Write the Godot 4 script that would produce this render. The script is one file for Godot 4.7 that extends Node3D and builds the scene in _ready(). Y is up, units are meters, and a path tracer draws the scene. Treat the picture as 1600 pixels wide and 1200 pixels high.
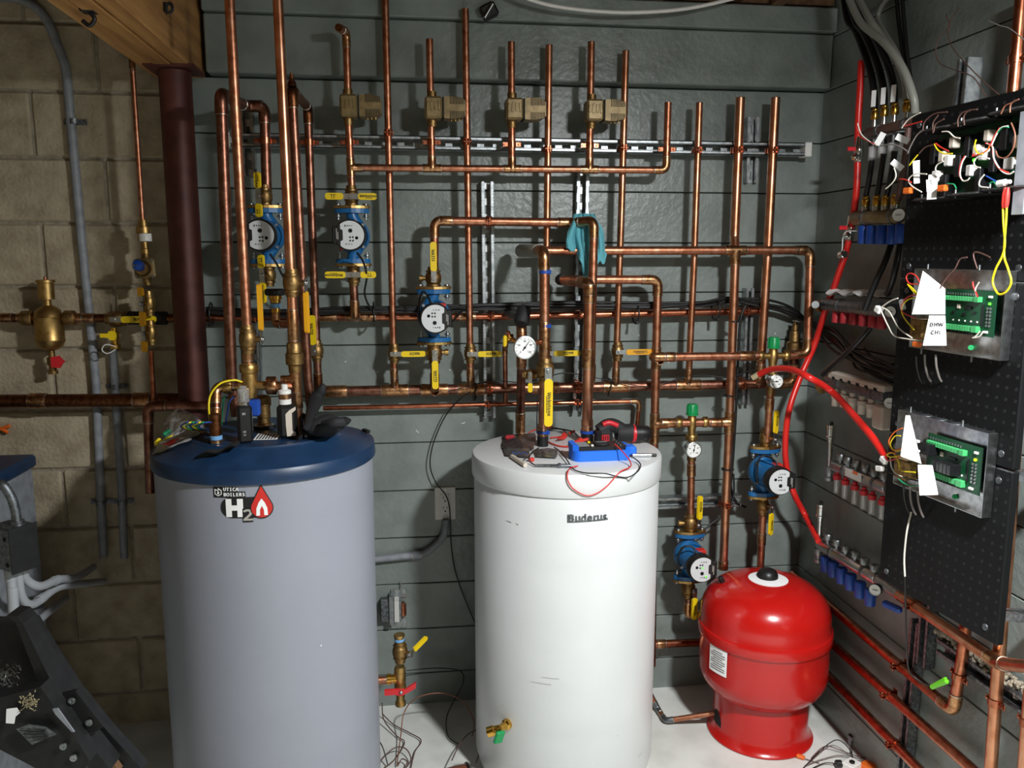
extends Node3D
# A basement boiler room: copper heating pipework on a painted board wall, two tanks, an expansion tank, manifolds and a control pegboard.
# World: back wall is the plane z = 0, the right wall is x = XR, the floor is y = 0. eye is where the photograph was taken from.
const F := 1290.0
const XR := 1.41
const ZA := 0.098   # risers clamped on the long strut
const ZB := 0.126   # header and its stubs, one pipe in front of the risers
const R12 := 0.008
const R34 := 0.0112
const R1 := 0.0142
const R114 := 0.0172
var eye := Vector3(0, 1.58, 2.76)
var fw: Vector3
var rt: Vector3
var uu: Vector3
var org := {}
var used := {}
var M := {}
var rng := RandomNumberGenerator.new()
var font: Font
var frame := Transform3D()   # the pegboard hangs at a slight angle to the right wall

class B:
	var v := PackedVector3Array()
	var n := PackedVector3Array()
	var ix := PackedInt32Array()
	func tri(a: int, b: int, c: int) -> void:
		var g := (v[b] - v[a]).cross(v[c] - v[a])
		ix.append(a)
		if g.dot(n[a] + n[b] + n[c]) > 0.0:
			ix.append(c); ix.append(b)
		else:
			ix.append(b); ix.append(c)
	func face(p: Array, nr: Vector3) -> B:
		var s := v.size()
		for q in p:
			v.append(q); n.append(nr)
		for k in range(1, p.size() - 1):
			tri(s, s + k, s + k + 1)
		return self
	func tube(p: Array, r, seg := 10, cap := true) -> B:
		var k := p.size()
		var t := []
		for i in k:
			var a: Vector3 = p[maxi(i - 1, 0)]
			var b: Vector3 = p[mini(i + 1, k - 1)]
			t.append((b - a).normalized())
		var u: Vector3 = t[0].cross(Vector3.UP)
		if u.length() < 0.1:
			u = t[0].cross(Vector3.RIGHT)
		var s := v.size()
		for i in k:
			var ti: Vector3 = t[i]
			u = (u - ti * u.dot(ti)).normalized()
			var w := ti.cross(u)
			var rr: float = r[i] if r is Array else r
			for j in seg:
				var an := TAU * j / seg
				var d := u * cos(an) + w * sin(an)
				v.append(p[i] + d * rr); n.append(d)
		for i in k - 1:
			for j in seg:
				var a := s + i * seg + j
				var b := s + i * seg + (j + 1) % seg
				tri(a, b, a + seg); tri(b, b + seg, a + seg)
		if cap:
			var c0 := []
			var c1 := []
			for j in seg:
				c0.append(v[s + j]); c1.append(v[s + (k - 1) * seg + j])
			face(c0, -t[0]); face(c1, t[k - 1])
		return self
	func lathe(o: Vector3, ax: Vector3, prof: Array, seg := 20, arc := TAU) -> B:
		ax = ax.normalized()
		var u := ax.cross(Vector3.BACK)
		if u.length() < 0.1:
			u = ax.cross(Vector3.RIGHT)
		u = u.normalized()
		var w := ax.cross(u)
		var sn := []
		for i in prof.size() - 1:
			sn.append(Vector2(prof[i + 1][1] - prof[i][1], prof[i][0] - prof[i + 1][0]).normalized())
		for i in prof.size() - 1:
			var na: Vector2 = sn[i]
			var nb: Vector2 = sn[i]
			if i > 0 and sn[i - 1].dot(sn[i]) > 0.72: na = (sn[i - 1] + sn[i]).normalized()
			if i < sn.size() - 1 and sn[i + 1].dot(sn[i]) > 0.72: nb = (sn[i + 1] + sn[i]).normalized()
			var s := v.size()
			for j in seg + 1:
				var an := arc * j / seg
				var d := u * cos(an) + w * sin(an)
				v.append(o + d * prof[i][0] + ax * prof[i][1]); n.append((d * na.x + ax * na.y).normalized())
				v.append(o + d * prof[i + 1][0] + ax * prof[i + 1][1]); n.append((d * nb.x + ax * nb.y).normalized())
			for j in seg:
				var a := s + j * 2
				if prof[i][0] > 1e-6: tri(a, a + 2, a + 1)
				if prof[i + 1][0] > 1e-6: tri(a + 2, a + 3, a + 1)
		return self
	func cyl(a: Vector3, b: Vector3, r: float, seg := 14, bev := 0.0) -> B:
		var h := a.distance_to(b)
		return lathe(a, b - a, [[0.0, 0.0], [r - bev, 0.0], [r, bev], [r, h - bev], [r - bev, h], [0.0, h]] if bev > 0.0 else [[0.0, 0.0], [r, 0.0], [r, h], [0.0, h]], seg)
	func ball(c: Vector3, r: float, seg := 12, sy := 1.0) -> B:
		var pr := []
		for i in 9:
			var a := -PI / 2 + PI * i / 8.0
			pr.append([maxf(r * cos(a), 0.0), r * sin(a) * sy])
		return lathe(c, Vector3.UP, pr, seg)
	func box(c: Vector3, s: Vector3, bs := Basis(), bev := 0.0) -> B:
		var h := s / 2
		bev = minf(bev, minf(h.x, minf(h.y, h.z)) * 0.9)
		for a in 3:
			for sg in [-1.0, 1.0]:
				var nr := Vector3(); nr[a] = sg
				var b := (a + 1) % 3
				var d := (a + 2) % 3
				var pts := []
				for q in [[-1, -1], [1, -1], [1, 1], [-1, 1]]:
					var p := Vector3(); p[a] = sg * h[a]; p[b] = q[0] * (h[b] - bev); p[d] = q[1] * (h[d] - bev)
					pts.append(c + bs * p)
				face(pts, bs * nr)
				if bev > 0.0:
					for sb in [-1.0, 1.0]:
						var nb := Vector3(); nb[a] = sg; nb[b] = sb
						var e := []
						for q in [[0, -1], [0, 1], [1, 1], [1, -1]]:
							var p := Vector3()
							p[a] = sg * (h[a] if q[0] == 0 else h[a] - bev); p[b] = sb * (h[b] - bev if q[0] == 0 else h[b]); p[d] = q[1] * (h[d] - bev)
							e.append(c + bs * p)
						face(e, (bs * nb).normalized())
		if bev > 0.0:
			for sx in [-1.0, 1.0]:
				for sy in [-1.0, 1.0]:
					for sz in [-1.0, 1.0]:
						var e := h - Vector3.ONE * bev
						face([c + bs * Vector3(sx * h.x, sy * e.y, sz * e.z), c + bs * Vector3(sx * e.x, sy * h.y, sz * e.z), c + bs * Vector3(sx * e.x, sy * e.y, sz * h.z)], (bs * Vector3(sx, sy, sz)).normalized())
		return self
	func prism(poly: PackedVector2Array, o: Vector3, bx: Vector3, by: Vector3, d: float) -> B:
		var bz := bx.cross(by).normalized()
		var t := Geometry2D.triangulate_polygon(poly)
		for sgn in [0.0, 1.0]:
			var s := v.size()
			for q in poly:
				v.append(o + bx * q.x + by * q.y + bz * d * sgn); n.append(bz * (1.0 if sgn > 0.5 else -1.0) * signf(d))
			for k in range(0, t.size(), 3):
				tri(s + t[k], s + t[k + 1], s + t[k + 2])
		var area := 0.0
		for k in poly.size():
			area += poly[k].cross(poly[(k + 1) % poly.size()])
		for k in poly.size():
			var a := poly[k]
			var b := poly[(k + 1) % poly.size()]
			var e := (b - a).normalized()
			var nn := Vector2(e.y, -e.x) * signf(area)
			face([o + bx * a.x + by * a.y, o + bx * b.x + by * b.y, o + bx * b.x + by * b.y + bz * d, o + bx * a.x + by * a.y + bz * d], bx * nn.x + by * nn.y)
		return self
	func grid(nu: int, nv: int, fn: Callable, thick := 0.0) -> B:
		for side in ([0, 1] if thick > 0.0 else [0]):
			var s := v.size()
			for j in nv + 1:
				for i in nu + 1:
					var u := float(i) / nu
					var w := float(j) / nv
					var p: Vector3 = fn.call(u, w)
					var e := 0.002
					var du: Vector3 = fn.call(minf(u + e, 1), w) - fn.call(maxf(u - e, 0), w)
					var dv: Vector3 = fn.call(u, minf(w + e, 1)) - fn.call(u, maxf(w - e, 0))
					var nr := du.cross(dv).normalized()
					v.append(p - nr * thick * side); n.append(nr if side == 0 else -nr)
			for j in nv:
				for i in nu:
					var a := s + j * (nu + 1) + i
					tri(a, a + 1, a + nu + 1); tri(a + 1, a + nu + 2, a + nu + 1)
		return self
	func mesh(o: Vector3) -> ArrayMesh:
		var a := []
		a.resize(Mesh.ARRAY_MAX)
		var w := PackedVector3Array()
		for p in v: w.append(p - o)
		a[Mesh.ARRAY_VERTEX] = w
		a[Mesh.ARRAY_NORMAL] = n
		a[Mesh.ARRAY_INDEX] = ix
		var m := ArrayMesh.new()
		m.add_surface_from_arrays(Mesh.PRIMITIVE_TRIANGLES, a)
		return m

# ---------- photograph to place: a pixel gives a direction, the plane that the thing touches gives its distance ----------
func ray(px: float, py: float) -> Vector3:
	return fw * F + rt * (px - 800.0) - uu * (py - 600.0)
func P(px: float, py: float, z: float) -> Vector3:
	var r := ray(px, py)
	return eye + r * ((z - eye.z) / r.z)
func X(px: float, py: float, d: float) -> Vector3:
	var r := frame.basis.inverse() * ray(px, py)
	var e := frame.affine_inverse() * eye
	return e + r * ((XR - d - e.x) / r.x)
func proj(p: Vector3) -> Vector2:
	var q := p - eye
	return Vector2(800.0 + F * q.dot(rt) / q.dot(fw), 600.0 - F * q.dot(uu) / q.dot(fw))
func along(a: Vector3, b: Vector3, q: float) -> float:   # a fraction, or a pixel column, as a fraction of the way from a to b
	if q <= 1.0: return q
	var lo := 0.0
	var hi := 1.0
	var s := signf(proj(b).x - proj(a).x)
	for i in 24:
		var m := (lo + hi) / 2
		if (proj(a.lerp(b, m)).x - q) * s < 0.0: lo = m
		else: hi = m
	return lo
func Y(px: float, py: float, h: float) -> Vector3:
	var r := ray(px, py)
	return eye + r * ((h - eye.y) / r.y)
func C(px: float, py: float, c: Vector2, rad: float) -> Vector3:   # on an upright cylinder round (x, z) = c
	var r := ray(px, py)
	var o := Vector2(eye.x, eye.z) - c
	var d := Vector2(r.x, r.z)
	var b := o.dot(d) / d.dot(d)
	var q := (o.dot(o) - rad * rad) / d.dot(d)
	return eye + r * (-b - sqrt(maxf(b * b - q, 0.0)))
func PL(a: Array) -> Array:
	var o := []
	for q in a: o.append(P(q[0], q[1], q[2]))
	return o
func XL(a: Array) -> Array:
	var o := []
	for q in a: o.append(X(q[0], q[1], q[2]))
	return o
func smooth(p: Array, k := 6) -> Array:   # a soft curve through points
	var o := []
	for i in p.size() - 1:
		var a: Vector3 = p[maxi(i - 1, 0)]
		var b: Vector3 = p[i]
		var c: Vector3 = p[i + 1]
		var d: Vector3 = p[mini(i + 2, p.size() - 1)]
		for j in k:
			o.append(b.cubic_interpolate(c, a, d, float(j) / k))
	o.append(p[p.size() - 1])
	return o
func bends(p: Array, rb: float, k := 7) -> Array:
	var o := [p[0]]
	for i in range(1, p.size() - 1):
		var d0: Vector3 = (p[i - 1] - p[i]).normalized()
		var d1: Vector3 = (p[i + 1] - p[i]).normalized()
		var half := acos(clampf(d0.dot(d1), -1, 1)) / 2
		if half > PI / 2 - 0.03:
			o.append(p[i]); continue
		var t := minf(rb / tan(half), minf(p[i].distance_to(p[i - 1]), p[i].distance_to(p[i + 1])) * 0.49)
		for j in k + 1:
			var w := float(j) / k
			var a: Vector3 = p[i] + d0 * t
			var b: Vector3 = p[i] + d1 * t
			o.append(a.lerp(p[i], w).lerp(p[i].lerp(b, w), w))
	o.append(p[p.size() - 1])
	return o
func circle(r: float, k := 20, c := Vector2.ZERO, sy := 1.0) -> PackedVector2Array:
	var o := PackedVector2Array()
	for i in k: o.append(c + Vector2(cos(TAU * i / k) * r, sin(TAU * i / k) * r * sy))
	return o
func rrect(w: float, h: float, r: float, c := Vector2.ZERO, k := 4) -> PackedVector2Array:
	var o := PackedVector2Array()
	r = minf(r, minf(w, h) / 2 * 0.999)
	for q in 4:
		var cc := Vector2((w / 2 - r) * [1, -1, -1, 1][q], (h / 2 - r) * [1, 1, -1, -1][q])
		for i in k + 1:
			var a := PI / 2 * (q + float(i) / k)
			o.append(c + cc + Vector2(cos(a), sin(a)) * r)
	return o
func poly(a: Array) -> PackedVector2Array:
	var o := PackedVector2Array()
	for q in a: o.append(Vector2(q[0], q[1]))
	return o
func basis_y(ax: Vector3, front := Vector3.BACK) -> Basis:   # y along ax, z as near to front as it goes
	ax = ax.normalized()
	var z := (front - ax * front.dot(ax))
	z = z.normalized() if z.length() > 0.05 else (Vector3.UP - ax * ax.y).normalized()
	return Basis(ax.cross(z), ax, z)

# ---------- objects ----------
func numbered(s: String) -> String:
	used[s] = used.get(s, -1) + 1
	return s if used[s] == 0 else "%s_%03d" % [s, used[s]]
func thing(called: String, label: String, category: String, at: Vector3, group := "", bs := Basis(), local := false) -> Node3D:
	var o := Node3D.new()
	o.name = numbered(called)
	add_child(o)
	o.transform = frame * Transform3D(bs, at)
	o.set_meta("label", label); o.set_meta("category", category)
	if group: o.set_meta("group", group)
	org[o] = Vector3.ZERO if local else at
	return o
func struct(called: String) -> Node3D:
	var o := Node3D.new()
	o.name = called
	add_child(o)
	o.set_meta("kind", "structure")
	org[o] = Vector3.ZERO
	return o
func obj(b: B, called: String, m: Material, parent: Node3D, label := "") -> MeshInstance3D:
	var o := MeshInstance3D.new()
	o.name = called
	o.mesh = b.mesh(org[parent])
	o.material_override = m
	parent.add_child(o, true)
	org[o] = org[parent]
	if label: o.set_meta("label", label)
	return o
func text(s: String, h: float, parent: Node3D, at: Vector3, bx: Vector3, by: Vector3, m: Material, called := "lettering", bold := 0.0, depth := 0.0006) -> MeshInstance3D:
	var t := TextMesh.new()
	t.text = s
	t.font = font
	t.font_size = 48
	t.pixel_size = h / 35.0
	t.depth = depth
	t.curve_step = 4.0
	var o := MeshInstance3D.new()
	o.name = called
	o.mesh = t
	o.material_override = m
	parent.add_child(o, true)
	bx = bx.normalized(); by = by.normalized()
	var bs := Basis(bx * (1.0 + bold), by, bx.cross(by))
	o.transform = Transform3D(bs, at - org[parent])
	org[o] = org[parent]
	return o
func curved(pg: PackedVector2Array, c: Vector2, rad: float, a0: float, h0: float, out: float) -> B:   # a sticker bent round an upright cylinder; x runs along the arc
	var b := B.new()
	var lo := INF
	var hi := -INF
	for q in pg:
		lo = minf(lo, q.x); hi = maxf(hi, q.x)
	var x := lo
	while x < hi:
		for piece in Geometry2D.intersect_polygons(pg, poly([[x, -9], [x + 0.008, -9], [x + 0.008, 9], [x, 9]])):
			var t := Geometry2D.triangulate_polygon(piece)
			var s := b.v.size()
			for q in piece:
				var an: float = a0 - q.x / rad
				var d := Vector3(cos(an), 0, sin(an))
				b.v.append(Vector3(c.x, h0 + q.y, c.y) + d * (rad + out)); b.n.append(d)
			for k in range(0, t.size(), 3): b.tri(s + t[k], s + t[k + 1], s + t[k + 2])
		x += 0.008
	return b

# ---------- materials ----------
func noise_tex(sd: int, freq: float, cols: Array, size := 256, oct := 4, kind := FastNoiseLite.TYPE_SIMPLEX_SMOOTH) -> ImageTexture:
	var f := FastNoiseLite.new()
	f.seed = sd; f.frequency = freq; f.fractal_octaves = oct; f.noise_type = kind
	var im := f.get_seamless_image(size, size)
	im.convert(Image.FORMAT_L8)
	var src := im.get_data()
	var lut := []
	for i in 256:
		var t := clampf((i / 255.0 - 0.5) * 1.35 + 0.5, 0, 1) * (cols.size() - 1)
		var k := mini(int(t), cols.size() - 2)
		lut.append(cols[k].lerp(cols[k + 1], t - k))
	var data := PackedByteArray()
	data.resize(size * size * 3)
	for i in size * size:
		var c: Color = lut[src[i]]
		data[i * 3] = int(c.r * 255); data[i * 3 + 1] = int(c.g * 255); data[i * 3 + 2] = int(c.b * 255)
	return ImageTexture.create_from_image(Image.create_from_data(size, size, false, Image.FORMAT_RGB8, data))
func bump_tex(sd: int, freq: float, strength: float, size := 256, oct := 4) -> ImageTexture:
	var f := FastNoiseLite.new()
	f.seed = sd; f.frequency = freq; f.fractal_octaves = oct
	var im := f.get_seamless_image(size, size)
	im.convert(Image.FORMAT_RGBA8)
	im.bump_map_to_normal_map(strength)
	return ImageTexture.create_from_image(im)
func mt(called: String, col: Color, rough: float, metal := 0.0, tex: Texture2D = null, scale := 4.0, bump: Texture2D = null, bs := 1.0) -> StandardMaterial3D:
	var m := StandardMaterial3D.new()
	m.resource_name = called
	m.albedo_color = col if tex == null else Color.WHITE
	m.roughness = rough
	m.metallic = metal
	if tex or bump:
		m.uv1_triplanar = true
		m.uv1_world_triplanar = true
		m.uv1_scale = Vector3.ONE * scale
	if tex: m.albedo_texture = tex
	if bump:
		m.normal_enabled = true
		m.normal_texture = bump
		m.normal_scale = bs
	M[called] = m
	return m
func glow(called: String, col: Color, e: float) -> void:
	var m := mt(called, col, 0.5)
	m.emission_enabled = true
	m.emission = col
	m.emission_energy_multiplier = e
func glass(called: String, col: Color, a: float, rough := 0.08) -> void:
	var m := mt(called, Color(col.r, col.g, col.b, a), rough)
	m.transparency = BaseMaterial3D.TRANSPARENCY_ALPHA
func materials() -> void:
	var c := func(s: String) -> Color: return Color.html(s)
	mt("copper", c.call("b8703f"), 0.4, 1.0, noise_tex(3, 0.02, [c.call("955840"), c.call("b37557"), c.call("c48a6c"), c.call("d09a7d")]), 5.0, bump_tex(8, 0.05, 1.2), 0.25)
	mt("copper_bright", c.call("d0875c"), 0.34, 1.0, noise_tex(5, 0.015, [c.call("b47453"), c.call("d0926f"), c.call("dda585")]), 4.0)
	mt("copper_brown", c.call("7d4a33"), 0.38, 1.0, noise_tex(6, 0.02, [c.call("704636"), c.call("8f6250"), c.call("a87a66")]), 6.0, bump_tex(9, 0.06, 1.2), 0.3)
	mt("copper_old", c.call("6e4028"), 0.42, 1.0, noise_tex(16, 0.03, [c.call("4a2b1c"), c.call("6d4228"), c.call("86583a"), c.call("5b3a26")]), 6.0)
	mt("copper_red", c.call("b05a3c"), 0.3, 1.0, noise_tex(17, 0.02, [c.call("94503a"), c.call("b87254"), c.call("ca886a")]), 5.0)
	mt("fitting", c.call("a8673c"), 0.33, 1.0, noise_tex(7, 0.03, [c.call("80543a"), c.call("a87a55"), c.call("c89a70"), c.call("bd8d62")]), 8.0)
	mt("solder", c.call("c9c0b4"), 0.35, 1.0)
	mt("brass", c.call("b58a4a"), 0.42, 1.0, noise_tex(11, 0.02, [c.call("9c7c48"), c.call("b8965c"), c.call("c9a86c")]), 6.0)
	mt("brass_dull", c.call("86683a"), 0.48, 1.0, noise_tex(12, 0.03, [c.call("7a6240"), c.call("98794c"), c.call("ad8e5e")]), 9.0, bump_tex(2, 0.06, 2.0), 0.4)
	mt("brass_bright", c.call("d9ac50"), 0.22, 1.0)
	mt("bronze_box", c.call("97825a"), 0.42, 0.35, noise_tex(14, 0.02, [c.call("75633f"), c.call("836f49"), c.call("8f7b53")]), 6.0)
	mt("steel", c.call("c4c6c6"), 0.28, 1.0)
	mt("zinc", c.call("a5a9aa"), 0.4, 1.0, noise_tex(15, 0.02, [c.call("8c9193"), c.call("a6abac"), c.call("b8bcbd")]), 7.0)
	mt("zinc_dull", c.call("83868a"), 0.5, 1.0, noise_tex(18, 0.04, [c.call("606468"), c.call("84888b"), c.call("9a9ea0")]), 7.0)
	mt("chrome", c.call("e2e2e0"), 0.1, 1.0)
	mt("yellow", c.call("e8c615"), 0.42)
	mt("orange_yellow", c.call("e0a019"), 0.42)
	mt("pump_blue", c.call("1d6197"), 0.36, 0.0, null, 1.0)
	mt("black_plastic", c.call("151515"), 0.42)
	mt("black_rubber", c.call("1b1b1c"), 0.68)
	mt("black_cable", c.call("121212"), 0.45)
	mt("face_grey", c.call("c6c8c8"), 0.5)
	mt("print_black", c.call("141414"), 0.6)
	mt("print_white", c.call("efefec"), 0.6)
	mt("print_red", c.call("c4281f"), 0.5)
	mt("print_grey", c.call("a9a59c"), 0.5)
	mt("red_plastic", c.call("c8202a"), 0.4)
	mt("dark_red_plastic", c.call("a82a33"), 0.45)
	mt("blue_plastic", c.call("17459c"), 0.42)
	mt("meter_blue", c.call("1a6ae0"), 0.5)
	mt("green_plastic", c.call("0b8a4a"), 0.42)
	mt("dial_white", c.call("e9e9e5"), 0.5)
	mt("white_plastic", c.call("dedcd6"), 0.45)
	mt("cream_plastic", c.call("c9bdae"), 0.5)
	mt("paper", c.call("f0f0ee"), 0.8)
	mt("tank_grey", c.call("a3a5ab"), 0.42, 0.0, noise_tex(21, 0.006, [c.call("8e919b"), c.call("90939d"), c.call("92959f")]), 1.5)
	mt("lid_navy", c.call("15335a"), 0.4, 0.0, noise_tex(22, 0.02, [c.call("132b47"), c.call("163150"), c.call("193757")]), 3.0)
	mt("tank_white", c.call("e6e6e3"), 0.34, 0.0, noise_tex(23, 0.008, [c.call("cccecd"), c.call("cfd1d0"), c.call("d1d3d2")]), 2.0)
	mt("tank_red", c.call("b31511"), 0.22)
	M.tank_red.clearcoat_enabled = true
	M.tank_red.clearcoat = 0.25
	M.tank_red.clearcoat_roughness = 0.08
	mt("pex_red", c.call("d02620"), 0.3)
	mt("pex_black", c.call("141415"), 0.35)
	mt("pex_grey", c.call("87887f"), 0.4)
	mt("conduit", c.call("83878c"), 0.5, 0.0, noise_tex(24, 0.02, [c.call("777b80"), c.call("868a8f"), c.call("8f9398")]), 4.0)
	mt("conduit_light", c.call("a5a8ac"), 0.5)
	mt("paint_grey", c.call("7c847e"), 0.36, 0.0, noise_tex(25, 0.004, [c.call("727a75"), c.call("7c847f"), c.call("828a85")], 512), 2.2, bump_tex(26, 0.03, 2.6, 512, 4), 0.4)
	mt("paint_grey_back", c.call("3f4441"), 0.7)
	mt("block", c.call("8c806a"), 0.9, 0.0, noise_tex(27, 0.012, [c.call("978a73"), c.call("a5987f"), c.call("ada087"), c.call("b4a78e")], 512), 1.6, bump_tex(28, 0.07, 3.0, 512, 5), 0.6)
	mt("mortar", c.call("8a8172"), 0.95, 0.0, noise_tex(29, 0.03, [c.call("8a8172"), c.call("a09686"), c.call("aaa090")]), 3.0, bump_tex(30, 0.08, 3.0), 0.6)
	mt("concrete", c.call("b0b0a8"), 0.45, 0.0, noise_tex(31, 0.01, [c.call("c8c9c2"), c.call("d4d5ce"), c.call("dadbd5")], 512), 1.0, bump_tex(32, 0.02, 1.5), 0.2)
	mt("wood", c.call("8d6332"), 0.7, 0.0, noise_tex(33, 0.01, [c.call("94683a"), c.call("ad7d48"), c.call("be8e55")]), 2.0)
	M.wood.uv1_scale = Vector3(9, 9, 0.7)
	mt("wood_dark", c.call("6b4c31"), 0.8, 0.0, noise_tex(34, 0.01, [c.call("553b26"), c.call("6b4d32"), c.call("7a5a3c")]), 2.0)
	M.wood_dark.uv1_scale = Vector3(9, 9, 0.7)
	mt("column_red", c.call("53261f"), 0.6, 0.0, noise_tex(35, 0.02, [c.call("4a211a"), c.call("54271f"), c.call("5f3027")]), 3.0)
	mt("pegboard", c.call("0b0c0d"), 0.55, 0.0, null, 1.0, bump_tex(36, 0.1, 1.0), 0.2)
	M.pegboard.metallic_specular = 0.35
	mt("hole_black", c.call("050505"), 0.8)
	mt("pcb_green", c.call("0a4429"), 0.4)
	mt("terminal_green", c.call("45ab66"), 0.45)
	mt("chip_black", c.call("141416"), 0.4)
	mt("box_steel", c.call("c3c5c6"), 0.3, 1.0, noise_tex(37, 0.03, [c.call("a9abac"), c.call("c5c7c8"), c.call("dadcdc")]), 5.0)
	mt("copper_wire", c.call("8b5a45"), 0.45, 0.3)
	mt("wire_brown", c.call("5b4038"), 0.5)
	mt("wire_red", c.call("c8332b"), 0.4)
	mt("wire_yellow", c.call("e6cf1c"), 0.4)
	mt("wire_white", c.call("d8d2c4"), 0.4)
	mt("wire_green", c.call("17885a"), 0.4)
	mt("wire_blue", c.call("23478f"), 0.4)
	mt("wire_orange", c.call("e06a24"), 0.4)
	mt("wire_grey", c.call("77706b"), 0.5)
	mt("towel", c.call("5aa7b4"), 0.95, 0.0, noise_tex(38, 0.08, [c.call("58a3b0"), c.call("67b6c2"), c.call("78c5cf")]), 14.0, bump_tex(39, 0.12, 6.0), 1.0)
	mt("glove", c.call("17171a"), 0.75, 0.0, null, 12.0, bump_tex(40, 0.08, 4.0), 0.6)
	mt("bag_foil", c.call("6c625f"), 0.25, 0.8, noise_tex(41, 0.03, [c.call("3c3435"), c.call("6a5f5e"), c.call("a39b98")]), 20.0, bump_tex(42, 0.03, 4.0), 0.8)
	mt("lime_plastic", c.call("6fd028"), 0.4)
	mt("tape_blue", c.call("6ea4d4"), 0.6)
	mt("machine_black", c.call("1d1d1e"), 0.5, 0.0, noise_tex(43, 0.02, [c.call("101011"), c.call("161617"), c.call("202020")]), 6.0)
	mt("debris", c.call("8d8270"), 0.95, 0.0, noise_tex(44, 0.08, [c.call("5d5344"), c.call("8d8270"), c.call("b5ab98")]), 10.0, bump_tex(45, 0.1, 6.0), 1.0)
	mt("chip_wood", c.call("9a8f6d"), 0.9)
	glass("clear", Color(0.93, 0.93, 0.93), 0.16)
	glass("bag_clear", Color(0.85, 0.85, 0.85), 0.36, 0.16)
	glass("dial_glass", Color(0.95, 0.95, 0.95), 0.04)
	glow("led_green", Color(0.3, 1.0, 0.15), 3.0)
	glow("led_yellow", Color(0.85, 1.0, 0.1), 3.0)
	glow("led_orange", Color(1.0, 0.4, 0.1), 2.0)
	glow("bulb_glow", Color(1.0, 0.93, 0.82), 12.0)

# ---------- pipework ----------
func ring(p: Vector3, d: Vector3, r: float, parent: Node3D) -> void:
	obj(B.new().lathe(p - d * 0.0016, d, [[r * 0.98, 0.0], [r * 1.05, 0.0006], [r * 1.05, 0.0026], [r * 0.98, 0.0032]], 14), "solder_joint", M.solder, parent)
func sleeve(p: Vector3, d: Vector3, r: float, l: float, parent: Node3D, called := "coupling", m: Material = null, rings := true) -> void:
	d = d.normalized()
	var a := p - d * l / 2
	var o := obj(B.new().lathe(a, d, [[r * 0.95, 0.0], [r * 1.14, 0.0], [r * 1.17, 0.0015], [r * 1.15, l * 0.5], [r * 1.17, l - 0.0015], [r * 1.14, l], [r * 0.95, l]], 16), called, m if m else M.fitting, parent)
	if rings:
		ring(a, d, r * 1.1, o); ring(a + d * l, d, r * 1.1, o)
func tee(p: Vector3, d: Vector3, br: Vector3, r: float, rb: float, parent: Node3D, m: Material = null) -> void:
	d = d.normalized(); br = br.normalized()
	var l := r * 5.0
	var a := p - d * l / 2
	var b := B.new().lathe(a, d, [[r * 0.95, 0.0], [r * 1.16, 0.0], [r * 1.18, 0.002], [r * 1.15, l * 0.3], [r * 1.15, l * 0.7], [r * 1.18, l - 0.002], [r * 1.16, l], [r * 0.95, l]], 16)
	b.lathe(p, br, [[rb * 1.35, 0.0], [rb * 1.3, r * 1.1], [rb * 1.15, r * 1.5], [rb * 1.17, r * 1.2 + rb * 1.9], [rb * 0.95, r * 1.2 + rb * 1.9]], 16)
	var o := obj(b, "tee", m if m else M.fitting, parent)
	ring(a, d, r * 1.1, o); ring(a + d * l, d, r * 1.1, o); ring(p + br * (r * 1.2 + rb * 1.9), br, rb * 1.1, o)
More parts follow.
